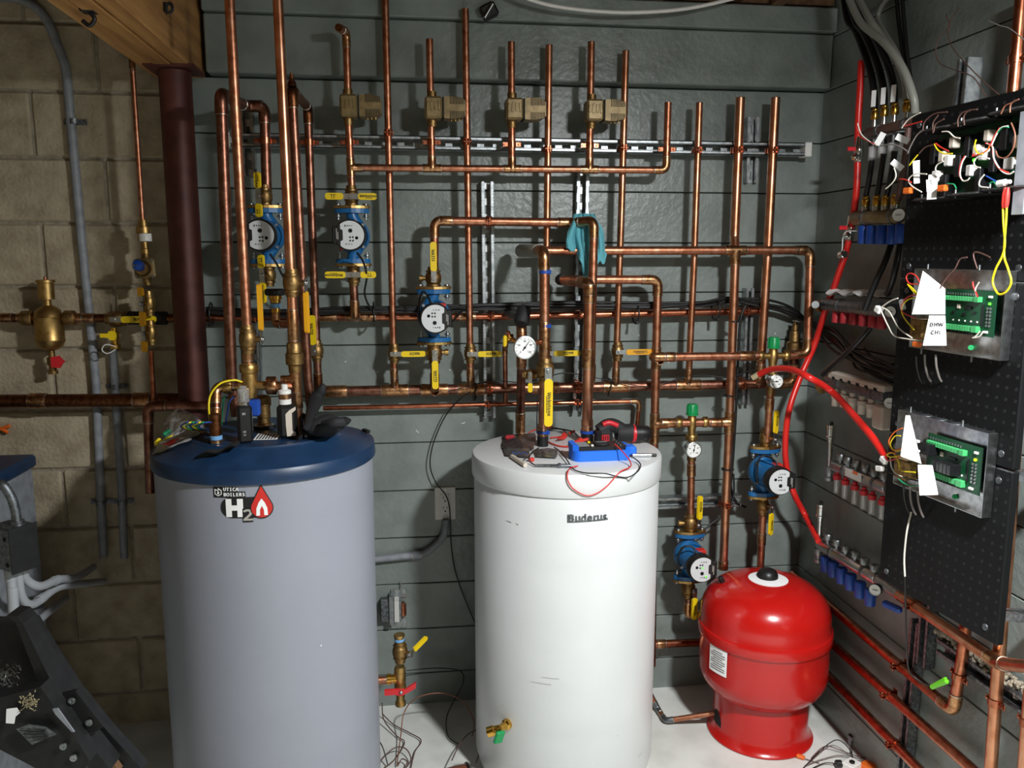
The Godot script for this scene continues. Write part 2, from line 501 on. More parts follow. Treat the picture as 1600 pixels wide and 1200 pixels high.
func run(called: String, label: String, pts: Array, r: float, o := {}) -> Node3D:
	var m: Material = o.get("m", M.copper)
	var t := thing(called, label, o.get("cat", "pipe"), pts[pts.size() - 1], o.get("group", ""))
	var rb: float = o.get("bend", r * 2.2)
	obj(B.new().tube(bends(pts, rb), r, 14, true), "tube", m, t)
	if o.get("fit", true):
		for i in range(1, pts.size() - 1):
			var d0: Vector3 = (pts[i - 1] - pts[i]).normalized()
			var d1: Vector3 = (pts[i + 1] - pts[i]).normalized()
			var half := acos(clampf(d0.dot(d1), -1, 1)) / 2
			if half > PI / 2 - 0.09: continue
			var e := minf(rb / tan(half) + r * 1.5, minf(pts[i].distance_to(pts[i - 1]), pts[i].distance_to(pts[i + 1])) * 0.9)
			var path := bends([pts[i] + d0 * e, pts[i], pts[i] + d1 * e], rb)
			var el := obj(B.new().tube(path, r * 1.15, 14, true), "elbow", o.get("fm", M.fitting), t)
			ring(pts[i] + d0 * e, d0, r * 1.1, el); ring(pts[i] + d1 * e, d1, r * 1.1, el)
	for q in o.get("coup", []):
		var a: Vector3 = pts[q[0]]
		var b: Vector3 = pts[q[0] + 1]
		sleeve(a.lerp(b, along(a, b, q[1])), b - a, r, q[2] if q.size() > 2 else r * 4.0, t, "coupling", o.get("fm", M.fitting))
	for q in o.get("tees", []):   # segment, fraction, branch direction, branch radius
		var a: Vector3 = pts[q[0]]
		var b: Vector3 = pts[q[0] + 1]
		tee(a.lerp(b, along(a, b, q[1])), b - a, q[2], r, q[3], t, o.get("fm", M.fitting))
	for q in o.get("clamps", []):  # segment, fraction, style
		var a: Vector3 = pts[q[0]]
		var b: Vector3 = pts[q[0] + 1]
		clamp_on(a.lerp(b, along(a, b, q[1])), b - a, o.get("front", Vector3.BACK), r, q[2], t)
	if o.get("open", 0) > 0:     # cut ends: a bore one can look into
		for e in ([0] if o.open == 1 else [0, 1]):
			var p: Vector3 = pts[0] if e == 0 else pts[pts.size() - 1]
			var d: Vector3 = (pts[0] - pts[1]).normalized() if e == 0 else (pts[pts.size() - 1] - pts[pts.size() - 2]).normalized()
			obj(B.new().lathe(p, d, [[r * 0.99, -0.001], [r * 0.99, 0.0012], [r * 0.84, 0.0012], [r * 0.84, 0.0004], [0.0, 0.0004]], 14), "cut_end", M.copper_old, t)
	return t
func clamp_on(p: Vector3, d: Vector3, front: Vector3, r: float, style: String, parent: Node3D) -> void:
	d = d.normalized()
	var bs := basis_y(d, front)
	var sx := bs.x
	var fz := bs.z
	var b := B.new()
	b.lathe(p - d * 0.009, d, [[r, 0.0], [r * 1.2, 0.0], [r * 1.2, 0.018], [r, 0.018]], 16)
	if style == "side":
		for s in [-1.0, 1.0]:
			b.box(p + sx * s * (r + 0.009), Vector3(0.017, 0.014, 0.0035), bs, 0.001)
	else:
		for s in [-1.0, 1.0]:
			b.box(p + fz * (r + 0.006) + sx * s * 0.0045, Vector3(0.002, 0.02, 0.015), bs, 0.0005)
		b.box(p - fz * (r + 0.004), Vector3(r * 2.6, 0.018, 0.003), bs, 0.0005)
	var o := obj(b, "clamp", M.copper_red, parent)
	if style == "side":
		for s in [-1.0, 1.0]:
			obj(B.new().cyl(p + sx * s * (r + 0.011) + fz * 0.002, p + sx * s * (r + 0.011) + fz * 0.0065, 0.004, 8, 0.001), "screw", M.copper_red, o)
	else:
		obj(B.new().cyl(p + fz * (r + 0.008) - sx * 0.012, p + fz * (r + 0.008) + sx * 0.012, 0.003, 8), "bolt", M.copper_red, o)
func hexa(o: Vector3, ax: Vector3, r: float, h: float) -> B:
	return B.new().lathe(o, ax, [[0.0, 0.0], [r * 0.93, 0.0], [r, h * 0.12], [r, h * 0.88], [r * 0.93, h], [0.0, h]], 6)
func lever(t: Node3D, bs: Basis, at: Vector3, ang: float, len_: float, word: String, m: Material, flip := false, w := 0.02, steel := 0.03) -> void:
	# a flat lever: bs.z points off the valve, ang turns it in the bs.x, bs.y plane
	var dx := bs.x * cos(ang) + bs.y * sin(ang)
	var dy := bs.z.cross(dx)
	var st := B.new().prism(rrect(steel + 0.016, w * 0.82, 0.003, Vector2(steel / 2 - 0.004, 0)), at, dx, dy, 0.0025)
	var o := obj(st, "lever_plate", M.steel, t)
	obj(hexa(at + bs.z * 0.002, bs.z, 0.0065, 0.006), "nut", M.steel, o)
	var l := len_ - steel + 0.008
	var b := B.new()
	b.prism(rrect(l, w, w * 0.42, Vector2(steel - 0.008 + l / 2, 0), 5), at - bs.z * 0.003, dx, dy, 0.0085)
	var h := obj(b, "grip", m, o)
	if word:
		var f := -1.0 if flip else 1.0
		text(word, w * 0.42, h, at + dx * (steel + l * 0.5 - 0.004) + bs.z * 0.0062 + dy * w * 0.06, dx * f, dy * f, M.print_black)
		obj(B.new().box(at + dx * (steel + l * 0.5 - 0.004) + bs.z * 0.0058 - dy * f * w * 0.24, Vector3(l * 0.36, w * 0.07, 0.0006), Basis(dx, dy, bs.z)), "lettering", M.print_black, h)
func ball_valve(called: String, label: String, p: Vector3, ax: Vector3, stem: Vector3, r: float, ang: float, len_: float, word: String, o := {}) -> Node3D:
	var bs := basis_y(ax, stem)
	var L: float = o.get("L", r * 5.6)
	var t := thing(called, label, "valve", p, o.get("group", ""))
	var bm: Material = o.get("bm", M.brass_dull)
	var b := B.new().lathe(p - bs.y * L / 2, bs.y, [[r, 0.0], [r * 1.25, 0.0], [r * 1.3, L * 0.05], [r * 1.3, L * 0.2], [r * 1.45, L * 0.24], [r * 1.8, L * 0.36], [r * 1.85, L * 0.5], [r * 1.8, L * 0.64], [r * 1.45, L * 0.76], [r * 1.3, L * 0.8], [r * 1.3, L * 0.95], [r * 1.25, L], [r, L]], 16)
	obj(b, "body", bm, t)
	for s in [-1.0, 1.0]:
		obj(hexa(p + bs.y * (s * L * 0.3 - L * 0.05), bs.y, r * 1.68, L * 0.1), "hex_collar", bm, t)
	var off: float = o.get("off", r * 2.2 + 0.008)
	obj(B.new().cyl(p, p + bs.z * off, r * 0.62, 10), "stem", bm, t)
	var lm: Material = o.get("lm", M.yellow)
	lever(t, bs, p + bs.z * off, ang, len_, word, lm, o.get("flip", false), o.get("w", 0.02))
	if o.has("ang2"):
		lever(t, bs, p + bs.z * (off - 0.001), o.ang2, o.get("len2", len_), o.get("word2", ""), lm, o.get("flip2", false), o.get("w", 0.02))
	if o.has("drain"):    # a small side outlet
		var d: Vector3 = o.drain
		obj(B.new().lathe(p, d, [[r * 0.5, 0.0], [r * 0.5, r * 2.4], [r * 0.75, r * 2.4], [r * 0.75, r * 3.2], [0.0, r * 3.2]], 10), "drain_port", M.brass, t)
	return t
func flange_set(t: Node3D, p: Vector3, y: float, side: float) -> void:
	# the brass flange that meets a pump, with its bolts; side = +1 above the pump
	var pl := PackedVector2Array()
	for i in 24:
		var a := TAU * i / 24
		pl.append(Vector2(cos(a) * 0.056, sin(a) * (0.031 - 0.006 * absf(cos(a)))))
	obj(B.new().prism(pl, p + Vector3(0, y, 0), Vector3.RIGHT, Vector3.FORWARD, 0.008 * side), "flange", M.brass, t)
	for s in [-1.0, 1.0]:
		var bp := p + Vector3(0.042 * s, y, 0)
		var bo := obj(B.new().cyl(bp + Vector3(0, -0.034 * side, 0), bp + Vector3(0, 0.012 * side, 0), 0.0042, 8), "bolt", M.zinc, t)
		obj(hexa(bp + Vector3(0, 0.008 * side, 0), Vector3(0, side, 0), 0.0085, 0.007), "bolt_head", M.zinc, bo)
		obj(hexa(bp + Vector3(0, -0.020 * side, 0), Vector3(0, -side, 0), 0.0085, 0.007), "nut", M.zinc, bo)
func pump(label: String, p: Vector3, flip: bool, led := false) -> Node3D:
	var bs := Basis(Vector3.BACK, PI if flip else 0.0)
	var t := thing("circulator_pump", label, "pump", p, "", bs, true)
	var b := B.new()
	b.lathe(Vector3(0, 0, -0.03), Vector3.BACK, [[0.0, 0.0], [0.034, 0.0], [0.048, 0.007], [0.053, 0.016], [0.053, 0.034], [0.05, 0.044], [0.047, 0.05]], 28)
	var body := obj(b, "volute", M.pump_blue, t)
	for s in [-1.0, 1.0]:
		var nk := smooth([Vector3(0, 0.083 * s, 0), Vector3(0, 0.066 * s, 0), Vector3(0.006, 0.05 * s, 0), Vector3(0.02, 0.03 * s, 0), Vector3(0.03, 0.008 * s, 0)], 4)
		obj(B.new().tube(nk, 0.0185, 14), "neck", M.pump_blue, t)
		var pl := PackedVector2Array()
		for i in 24:
			var a := TAU * i / 24
			pl.append(Vector2(cos(a) * 0.053, sin(a) * (0.03 - 0.006 * absf(cos(a)))))
		obj(B.new().prism(pl, Vector3(0, 0.0825 * s, 0), Vector3.RIGHT, Vector3.FORWARD, -0.013 * s), "pump_flange", M.pump_blue, t)
	for a in [PI / 4, 3 * PI / 4, 5 * PI / 4, 7 * PI / 4]:
		obj(hexa(Vector3(cos(a) * 0.047, sin(a) * 0.047, 0.012), Vector3.BACK, 0.0055, 0.012), "housing_screw", M.zinc, t)
	obj(B.new().lathe(Vector3(0, 0, 0.01), Vector3.BACK, [[0.044, 0.0], [0.044, 0.012], [0.041, 0.018], [0.041, 0.08], [0.0, 0.08]], 28), "motor_housing", M.pump_blue, t)
	obj(B.new().box(Vector3(-0.02, -0.036, 0.055), Vector3(0.03, 0.012, 0.03), Basis(), 0.002), "badge", M.print_red, body)
	var head := obj(B.new().lathe(Vector3(0, 0, 0.09), Vector3.BACK, [[0.0, 0.0], [0.043, 0.0], [0.0465, 0.006], [0.0465, 0.036], [0.043, 0.042], [0.0, 0.042]], 32), "control_head", M.black_plastic, t)
	obj(B.new().box(Vector3(-0.036, 0, 0.113), Vector3(0.03, 0.052, 0.034), Basis(), 0.003), "plug_cover", M.black_plastic, head)
	var fp := PackedVector2Array()
	for i in 25:
		var a := -2.28 + 4.56 * i / 24
		fp.append(Vector2(cos(a) * 0.0415, sin(a) * 0.0415))
	for q in [[-0.027, 0.018], [-0.02, 0.014], [-0.02, -0.014], [-0.027, -0.018]]:
		fp.append(Vector2(q[0], q[1]))
	var fz := 0.1322
	var fc := obj(B.new().prism(fp, Vector3(0, 0, 0.1312), Vector3.RIGHT, Vector3.UP, 0.0014), "face_plate", M.face_grey, head)
	var mark := func(pg: PackedVector2Array, m: Material, called: String) -> void:
		obj(B.new().prism(pg, Vector3(0, 0, fz + 0.0003), Vector3.RIGHT, Vector3.UP, 0.0008), called, m, fc)
	mark.call(circle(0.0062, 16, Vector2(0.002, 0.013)), M.print_black, "button")
	mark.call(poly([[-0.001, 0.0105], [0.006, 0.0105], [0.0025, 0.0165]]), M.print_white, "symbol")
	mark.call(circle(0.0048, 14, Vector2(0.02, -0.008)), M.print_black, "button")
	mark.call(circle(0.0032, 10, Vector2(0.02, -0.008)), M.face_grey, "symbol")
	for q in [[0, -0.006], [0.008, -0.006], [0, -0.016], [0.008, -0.016]]:
		mark.call(circle(0.0033, 4, Vector2(q[0] + 0.001, q[1])), M.print_black, "display_mark")
		mark.call(circle(0.0022, 4, Vector2(q[0] + 0.001, q[1])), M.face_grey, "display_mark")
	for k in 4:
		mark.call(rrect(0.003, [0.0055, 0.004, 0.003, 0.002][k], 0.0005, Vector2(-0.013 + k * 0.0065, 0.027)), M.print_black, "level_mark")
	for k in 3:
		mark.call(rrect(0.004, 0.003 - 0.0006 * k, 0.0005, Vector2(-0.011 + k * 0.008, -0.026)), M.print_black, "level_mark")
	for q in [[-0.038, 0.004, 0.03], [-0.034, -0.002, 0.022]]:
		obj(B.new().box(Vector3(q[0], q[1], 0.1318), Vector3(0.0018, q[2], 0.001)), "lettering", M.print_grey, head)
	if led:
		mark.call(circle(0.0032, 8, Vector2(-0.012, 0.024)), M.led_green, "status_light")
		mark.call(circle(0.003, 4, Vector2(0.001, -0.006)), M.led_green, "status_light")
	return t
func zone_valve(label: String, p: Vector3, turned: bool) -> void:
	# p is on the pipe axis; the actuator reaches to the right
	var t := thing("zone_valve", label, "valve", p, "", Basis(), true)
	obj(B.new().lathe(Vector3(0, -0.052, 0), Vector3.UP, [[0.0112, 0.0], [0.0145, 0.0], [0.015, 0.02], [0.021, 0.022], [0.021, 0.082], [0.015, 0.084], [0.0145, 0.104], [0.0112, 0.104]], 16), "valve_body", M.brass_dull, t)
	var h := obj(B.new().box(Vector3(0.004, 0, 0.012), Vector3(0.053, 0.064, 0.066), Basis(), 0.006), "housing", M.bronze_box, t)
	obj(B.new().box(Vector3(0.033, 0, 0.012), Vector3(0.004, 0.062, 0.064), Basis(), 0.001), "gasket", M.black_rubber, t)
	var cp := poly([[0.035, -0.031], [0.062, -0.033], [0.092, -0.027], [0.1, -0.02], [0.1, 0.02], [0.092, 0.027], [0.062, 0.033], [0.035, 0.031]])
	var cover := obj(B.new().prism(cp, Vector3(0, 0, -0.016), Vector3.RIGHT, Vector3.UP, 0.058), "cover", M.bronze_box, t)
	for k in 10:
		var x := 0.054 + k * 0.0046
		for s in [-1.0, 1.0]:
			var top := 0.0325 if x < 0.062 else 0.0325 - (x - 0.062) * 0.2
			obj(B.new().box(Vector3(x, s * (top * 0.5 + 0.006), 0.0425), Vector3(0.0018, top - 0.008, 0.0022)), "vent_slot", M.hole_black, cover)
	for k in 4:
		obj(B.new().box(Vector3(-0.014 + k * 0.0115, 0.003, 0.046), Vector3(0.0075, [0.022, 0.03, 0.024, 0.028][k], 0.003), Basis(Vector3.BACK, 0.06 * (k - 1.5)), 0.001), "embossed_letter", M.bronze_box, h)
	if turned:
		obj(B.new().box(Vector3(0.07, 0.034, 0.01), Vector3(0.035, 0.006, 0.03), Basis(), 0.001), "terminal_strip", M.bronze_box, t)
	else:
		for k in 3:
			obj(B.new().cyl(Vector3(0.058 + k * 0.012, -0.037, 0.02), Vector3(0.058 + k * 0.012, -0.028, 0.02), 0.0025, 8), "terminal_screw", M.brass, t)
func gauge(called: String, label: String, p: Vector3, nrm: Vector3, r: float, ang: float, back := 0.02) -> void:
	var bs := basis_y(Vector3.UP, nrm)
	var t := thing(called, label, "gauge", p)
	obj(B.new().lathe(p - bs.z * back, bs.z, [[0.0, 0.0], [r * 0.9, 0.0], [r * 0.96, 0.003], [r, back - 0.002], [r, back + 0.003], [r * 0.9, back + 0.004], [r * 0.9, back + 0.0005]], 28), "case", M.steel, t)
	var f := obj(B.new().lathe(p, bs.z, [[r * 0.91, 0.0], [r * 0.91, 0.0008], [0.0, 0.0008]], 28), "dial", M.dial_white, t)
	for k in 13:
		var a := -PI * 0.25 + PI * 1.5 * k / 12
		var d := bs.x * cos(a) + bs.y * sin(a)
		obj(B.new().box(p + d * r * 0.76 + bs.z * 0.0012, Vector3(r * (0.2 if k % 3 == 0 else 0.12), r * 0.03, 0.0005), Basis(d, bs.z.cross(d), bs.z)), "scale_mark", M.print_black, f)
	for k in 5:
		var a := -PI * 0.25 + PI * 1.5 * k / 4
		text(str(120 - k * 30), r * 0.15, f, p + (bs.x * cos(a) + bs.y * sin(a)) * r * 0.55 + bs.z * 0.001, bs.x, bs.y, M.print_black)
	var nd := bs.x * cos(ang) + bs.y * sin(ang)
	var nq := bs.z.cross(nd)
	obj(B.new().prism(poly([[-r * 0.3, -r * 0.05], [r * 0.75, -0.0005], [r * 0.75, 0.0005], [-r * 0.3, r * 0.05]]), p + bs.z * 0.0022, nd, nq, 0.0008), "needle", M.print_black, t)
	obj(B.new().cyl(p + bs.z * 0.001, p + bs.z * 0.004, r * 0.1, 10), "hub", M.print_black, t)
func strut(called: String, label: String, a: Vector3, b: Vector3, nrm: Vector3, deep := 0.041, o := {}) -> Node3D:
	# slotted steel channel, open side towards nrm
	var d := (b - a).normalized()
	var s := nrm.cross(d).normalized()
	var n := d.cross(s)
	var bs := Basis(d, s, n)
	var L := a.distance_to(b)
	var w: float = o.get("w", 0.041)
	var t := thing(called, label, "strut", (a + b) / 2)
	var c := (a + b) / 2
	var bb := B.new()
	for g in [-1.0, 1.0]:
		bb.box(c + s * g * (w / 2 - 0.00125) + n * deep / 2, Vector3(L, 0.0025, deep), bs)
		bb.box(c + s * g * (w / 2 - 0.005) + n * (deep - 0.00125), Vector3(L, 0.01, 0.0025), bs)
		bb.box(c + s * g * (w / 2 - 0.0095) + n * (deep - 0.005), Vector3(L, 0.002, 0.01), bs)
		bb.box(c + s * g * (w / 2 - 0.007) + n * 0.00125, Vector3(L, 0.014, 0.0025), bs)
	var x := 0.0
	while x < L:
		var e := minf(0.022, L - x)
		bb.box(a + d * (x + e / 2) + n * 0.00125, Vector3(e, w - 0.026, 0.0025), bs)
		x += 0.0508
	obj(bb, "channel", o.get("m", M.zinc), t)
	for e in o.get("caps", []):
		var p: Vector3 = a if e == 0 else b
		var sg := -1.0 if e == 0 else 1.0
		obj(B.new().box(p + d * sg * 0.008 + n * (deep / 2), Vector3(0.024, w + 0.006, deep + 0.006), bs, 0.003), "end_cap", M.white_plastic, t)
	return t
func cord(called: String, label: String, pts: Array, r: float, m: Material, cat := "cable", group := "") -> Node3D:
	var t := thing(called, label, cat, pts[0], group)
	obj(B.new().tube(smooth(pts, 7), r, 7), "strand", m, t)
	return t
func wire(parent: Node3D, pts: Array, r: float, m: Material, called := "wire") -> MeshInstance3D:
	return obj(B.new().tube(smooth(pts, 6), r, 6), called, m, parent)
func union_nut(parent: Node3D, p: Vector3, ax: Vector3, r: float, h: float, m: Material, called := "union_nut") -> void:
	obj(hexa(p - ax.normalized() * h / 2, ax, r, h), called, m, parent)

func _ready() -> void:
	# --- camera ---
	var pitch := atan(200.0 / F)
	var yaw := deg_to_rad(7.16)
	fw = Vector3(sin(yaw) * cos(pitch), -sin(pitch), -cos(yaw) * cos(pitch))
	rt = Vector3(cos(yaw), 0, sin(yaw))
	uu = rt.cross(fw)
	var cam := Camera3D.new()
	cam.name = "camera"
	add_child(cam)
	cam.fov = rad_to_deg(2.0 * atan(600.0 / F))
	cam.near = 0.02
	cam.far = 30.0
	cam.transform = Transform3D(Basis(rt, uu, -fw), eye)
	cam.current = true
	# --- environment and lamps ---
	var we := WorldEnvironment.new()
	we.name = "environment"
	var env := Environment.new()
	env.background_mode = Environment.BG_COLOR
	env.background_color = Color.BLACK
	env.tonemap_mode = Environment.TONE_MAPPER_LINEAR
	env.tonemap_exposure = 1.0
	env.sdfgi_enabled = true
	env.ssao_enabled = true
	env.ssil_enabled = true
	we.environment = env
	add_child(we)
	rng.seed = 7
	var sf := SystemFont.new()
	sf.font_names = PackedStringArray(["Droid Sans"])
	sf.font_weight = 700
	font = sf
	materials()
	lamp("white disc lamp hanging under the ceiling joists by the right wall", Vector3(0.93, 2.21, 2.08), 8.7, Color(0.98, 0.99, 1.0))
	# --- structure, then things ---
	room()
	tanks()
	back_pipes()
	tank_pipes()
	left_side()
	wall_bits()
	right_wall()
	var pv := Vector3(XR - 0.15, 1.3, 0.99)
	var rb := Basis(Vector3.UP, deg_to_rad(5.3))
	frame = Transform3D(rb, pv - rb * pv)
	pegboard()
	frame = Transform3D()
	small_things()

func lamp(label: String, p: Vector3, energy: float, col: Color) -> void:
	# a flat disc lamp with a slightly domed lens: nearly all of its light goes down, a little sideways
	var t := thing("ceiling_lamp", label, "lamp", p)
	obj(B.new().lathe(p - Vector3(0, 0.045, 0), Vector3.UP, [[0.0, 0.018], [0.05, 0.021], [0.08, 0.028], [0.092, 0.04], [0.094, 0.06], [0.0, 0.06]], 28), "lens", M.bulb_glow, t)
	obj(B.new().lathe(p + Vector3(0, 0.015, 0), Vector3.UP, [[0.0, 0.0], [0.098, 0.0], [0.102, 0.006], [0.1, 0.03], [0.06, 0.04], [0.0, 0.04]], 28), "base_ring", M.white_plastic, t)
	obj(B.new().cyl(p + Vector3(0, 0.05, 0), Vector3(p.x, 2.38, p.z), 0.03, 16, 0.003), "stem", M.white_plastic, t)
	var l := OmniLight3D.new()
	l.name = "dome_light"
	t.add_child(l)
	l.position = Vector3(0, -0.012, 0)
	l.light_color = col
	l.light_energy = energy * 0.085
	l.light_size = 0.07
	l.omni_range = 12.0
	l.omni_attenuation = 2.0
	l.shadow_enabled = true
	var a := AreaLight3D.new()
	a.name = "dome_area_light"
	t.add_child(a)
	a.position = Vector3(0, -0.034, 0)
	a.rotation = Vector3(-PI / 2, 0, 0)
	a.area_size = Vector2(0.15, 0.15)
	a.light_color = col
	a.light_energy = energy
	a.area_normalize_energy = true
	a.area_range = 12.0
	a.shadow_enabled = true

func room() -> void:
	var fl := struct("floor")
	obj(B.new().box(Vector3(-0.85, -0.06, 2.2), Vector3(5.2, 0.12, 5.2)), "slab", M.concrete, fl)
	# back wall: boards on a backing, from the column to the right corner
	var wb := struct("wall_back")
	obj(B.new().box(Vector3(0.42, 1.3, -0.09), Vector3(2.3, 2.7, 0.13)), "backing", M.paint_grey_back, wb)
	for k in 13:
		var y0 := -0.052 + k * 0.1676
		obj(B.new().box(Vector3(0.355, y0 + 0.0838, -0.0125), Vector3(2.13, 0.1642, 0.025), Basis(), 0.002), "board", M.paint_grey, wb)
	obj(B.new().box(Vector3(0.407, 2.215, 0.01), Vector3(2.0, 0.17, 0.09), Basis(), 0.004), "board", M.paint_grey, wb)
	obj(B.new().box(Vector3(0.407, 2.34, 0.02), Vector3(2.0, 0.075, 0.115), Basis(), 0.004), "header_board", M.paint_grey, wb)
	for q in [[540, 565, 0.5], [590, 581, -0.4], [652, 674, -0.8], [703, 578, -0.6], [724, 661, 0.3], [1045, 566, 0.9], [998, 524, 1.3], [1211, 521, 0.2], [1002, 562, -0.5], [680, 592, 0.4]]:
		obj(B.new().box(P(q[0], q[1], 0.0004), Vector3(0.014 if q[1] > 660 else 0.006, 0.0018, 0.001), Basis(Vector3.BACK, q[2])), "paint_fleck", M.print_white, wb)
	# the bare block part of the back wall, left of the column
	var wl := struct("wall_back_blocks")
	obj(B.new().box(Vector3(-2.1, 1.3, -0.075), Vector3(2.74, 2.7, 0.13)), "mortar_bed", M.mortar, wl)
	for k in 14:
		var y0 := -0.088 + k * 0.1966
		var x := -0.71 - (0.214 if k % 2 == 1 else 0.414)
		var w: float = 0.214 if k % 2 == 1 else 0.414
		var first := true
		while x > -2.9:
			var d := rng.randf_range(-0.0015, 0.0015)
			obj(B.new().box(Vector3(x + w / 2, y0 + 0.0983, -0.045 + d), Vector3(w - 0.008, 0.1886, 0.09), Basis(), 0.006), "block", M.block, wl)
			w = 0.4
			x -= w
	var wr := struct("wall_right")
	obj(B.new().box(Vector3(XR + 0.09, 1.3, 2.2), Vector3(0.13, 2.7, 5.2)), "backing", M.paint_grey_back, wr)
	for k in 15:
		var y0 := -0.052 + k * 0.1676
		var z := -0.02
		var i := 0
		while z < 4.6:
			var l: float = 2.43 if (i > 0 or k % 2 == 0) else 1.3
			obj(B.new().box(Vector3(XR + 0.0125 + rng.randf_range(0, 0.001), y0 + 0.0838, z + l / 2), Vector3(0.025, 0.1642, l - 0.002), Basis(), 0.002), "board", M.paint_grey, wr)
			z += l
			i += 1
	var wf := struct("wall_front")
	obj(B.new().box(Vector3(-0.85, 1.3, 4.72), Vector3(5.2, 2.7, 0.14)), "blockwork", M.block, wf)
	var ws := struct("wall_left")
	obj(B.new().box(Vector3(-3.02, 1.3, 2.2), Vector3(0.14, 2.7, 5.2)), "blockwork", M.block, ws)
	var ce := struct("ceiling")
	obj(B.new().box(Vector3(-0.85, 2.64, 2.2), Vector3(5.2, 0.06, 5.2)), "subfloor", M.wood_dark, ce)
	var jx := [-2.6, -2.2, -1.8, -1.4, -1.0, -0.36, 0.02, 0.41, 0.8, 1.2]
	for x in jx:
		obj(B.new().box(Vector3(x, 2.495, 2.35), Vector3(0.04, 0.235, 4.7), Basis(), 0.002), "joist", M.wood_dark, ce)
	obj(B.new().box(Vector3(0.355, 2.5, 0.03), Vector3(2.1, 0.22, 0.038)), "rim_board", M.wood_dark, ce)
	# beam on a steel column
	var bm := thing("wooden_beam", "three-ply timber beam resting on the dark red steel column", "beam", Vector3(-0.68, 2.13, 1.6))
	for k in 3:
		obj(B.new().box(Vector3(-0.732 + k * 0.05, 2.243 + [0.002, 0.0, 0.004][k], 2.0), Vector3(0.0485, 0.25, 4.0), Basis(), 0.003), "ply", M.wood, bm)
	for q in [[138, 14, 0], [257, 12, 1]]:
		var p := Y(q[0], q[1], 2.124) if q[2] == 0 else P(q[0], q[1], 0.5)
		if q[2] == 1:
			var r := ray(q[0], q[1])
			p = eye + r * ((-0.606 - eye.x) / r.x)
		var h := thing("hook_clip", "black clip on the underside of the timber beam" if q[2] == 0 else "black clip on the side face of the timber beam", "clip", p)
		var b := B.new()
		if q[2] == 0:
			b.box(p + Vector3(0, -0.004, 0), Vector3(0.03, 0.008, 0.03), Basis(), 0.001)
			b.tube(smooth([p + Vector3(0, -0.005, 0), p + Vector3(0.012, -0.02, 0), p + Vector3(0.0, -0.035, 0.0), p + Vector3(-0.014, -0.025, 0)], 4), 0.005, 8)
		else:
			b.box(p + Vector3(0.003, 0, 0), Vector3(0.006, 0.024, 0.02), Basis(), 0.001)
			b.tube(smooth([p + Vector3(0.004, 0.008, 0), p + Vector3(0.016, 0.01, 0), p + Vector3(0.02, -0.004, 0.0), p + Vector3(0.01, -0.014, 0)], 4), 0.004, 8)
		obj(b, "clip", M.black_plastic, h)
	var cl := thing("steel_column", "dark red painted round steel column under the timber beam", "column", Vector3(-0.664, 0, 0.13))
	obj(B.new().lathe(Vector3(-0.664, 0.0, 0.13), Vector3.UP, [[0.0, 0.0], [0.046, 0.0], [0.046, 2.112], [0.0, 2.112]], 28), "shaft", M.column_red, cl)
	obj(B.new().box(Vector3(-0.664, 2.119, 0.13), Vector3(0.14, 0.01, 0.14), Basis(), 0.001), "top_plate", M.column_red, cl)
	obj(B.new().box(Vector3(-0.664, 0.004, 0.13), Vector3(0.16, 0.008, 0.16)), "base_plate", M.column_red, cl)
	# ceiling cable looping under the joists
	cord("ceiling_cable", "white cable sagging under the ceiling joists above the board wall", [P(770, -30, 0.16), P(815, -6, 0.16), P(870, 10, 0.16), P(960, 19, 0.16), P(1050, 16, 0.16), P(1120, 4, 0.16), P(1180, -14, 0.16), P(1230, -40, 0.16)], 0.006, M.white_plastic)
	var jb := thing("cable_clamp", "black cable clamp at the joint of the header board", "clamp", P(762, 20, 0.1))
	obj(B.new().box(P(764, 18, 0.1), Vector3(0.05, 0.045, 0.03), Basis(Vector3.BACK, 0.5), 0.006), "body", M.black_plastic, jb)
	obj(B.new().cyl(P(757, 28, 0.125), P(770, 6, 0.125), 0.005, 8), "pin", M.steel, jb)

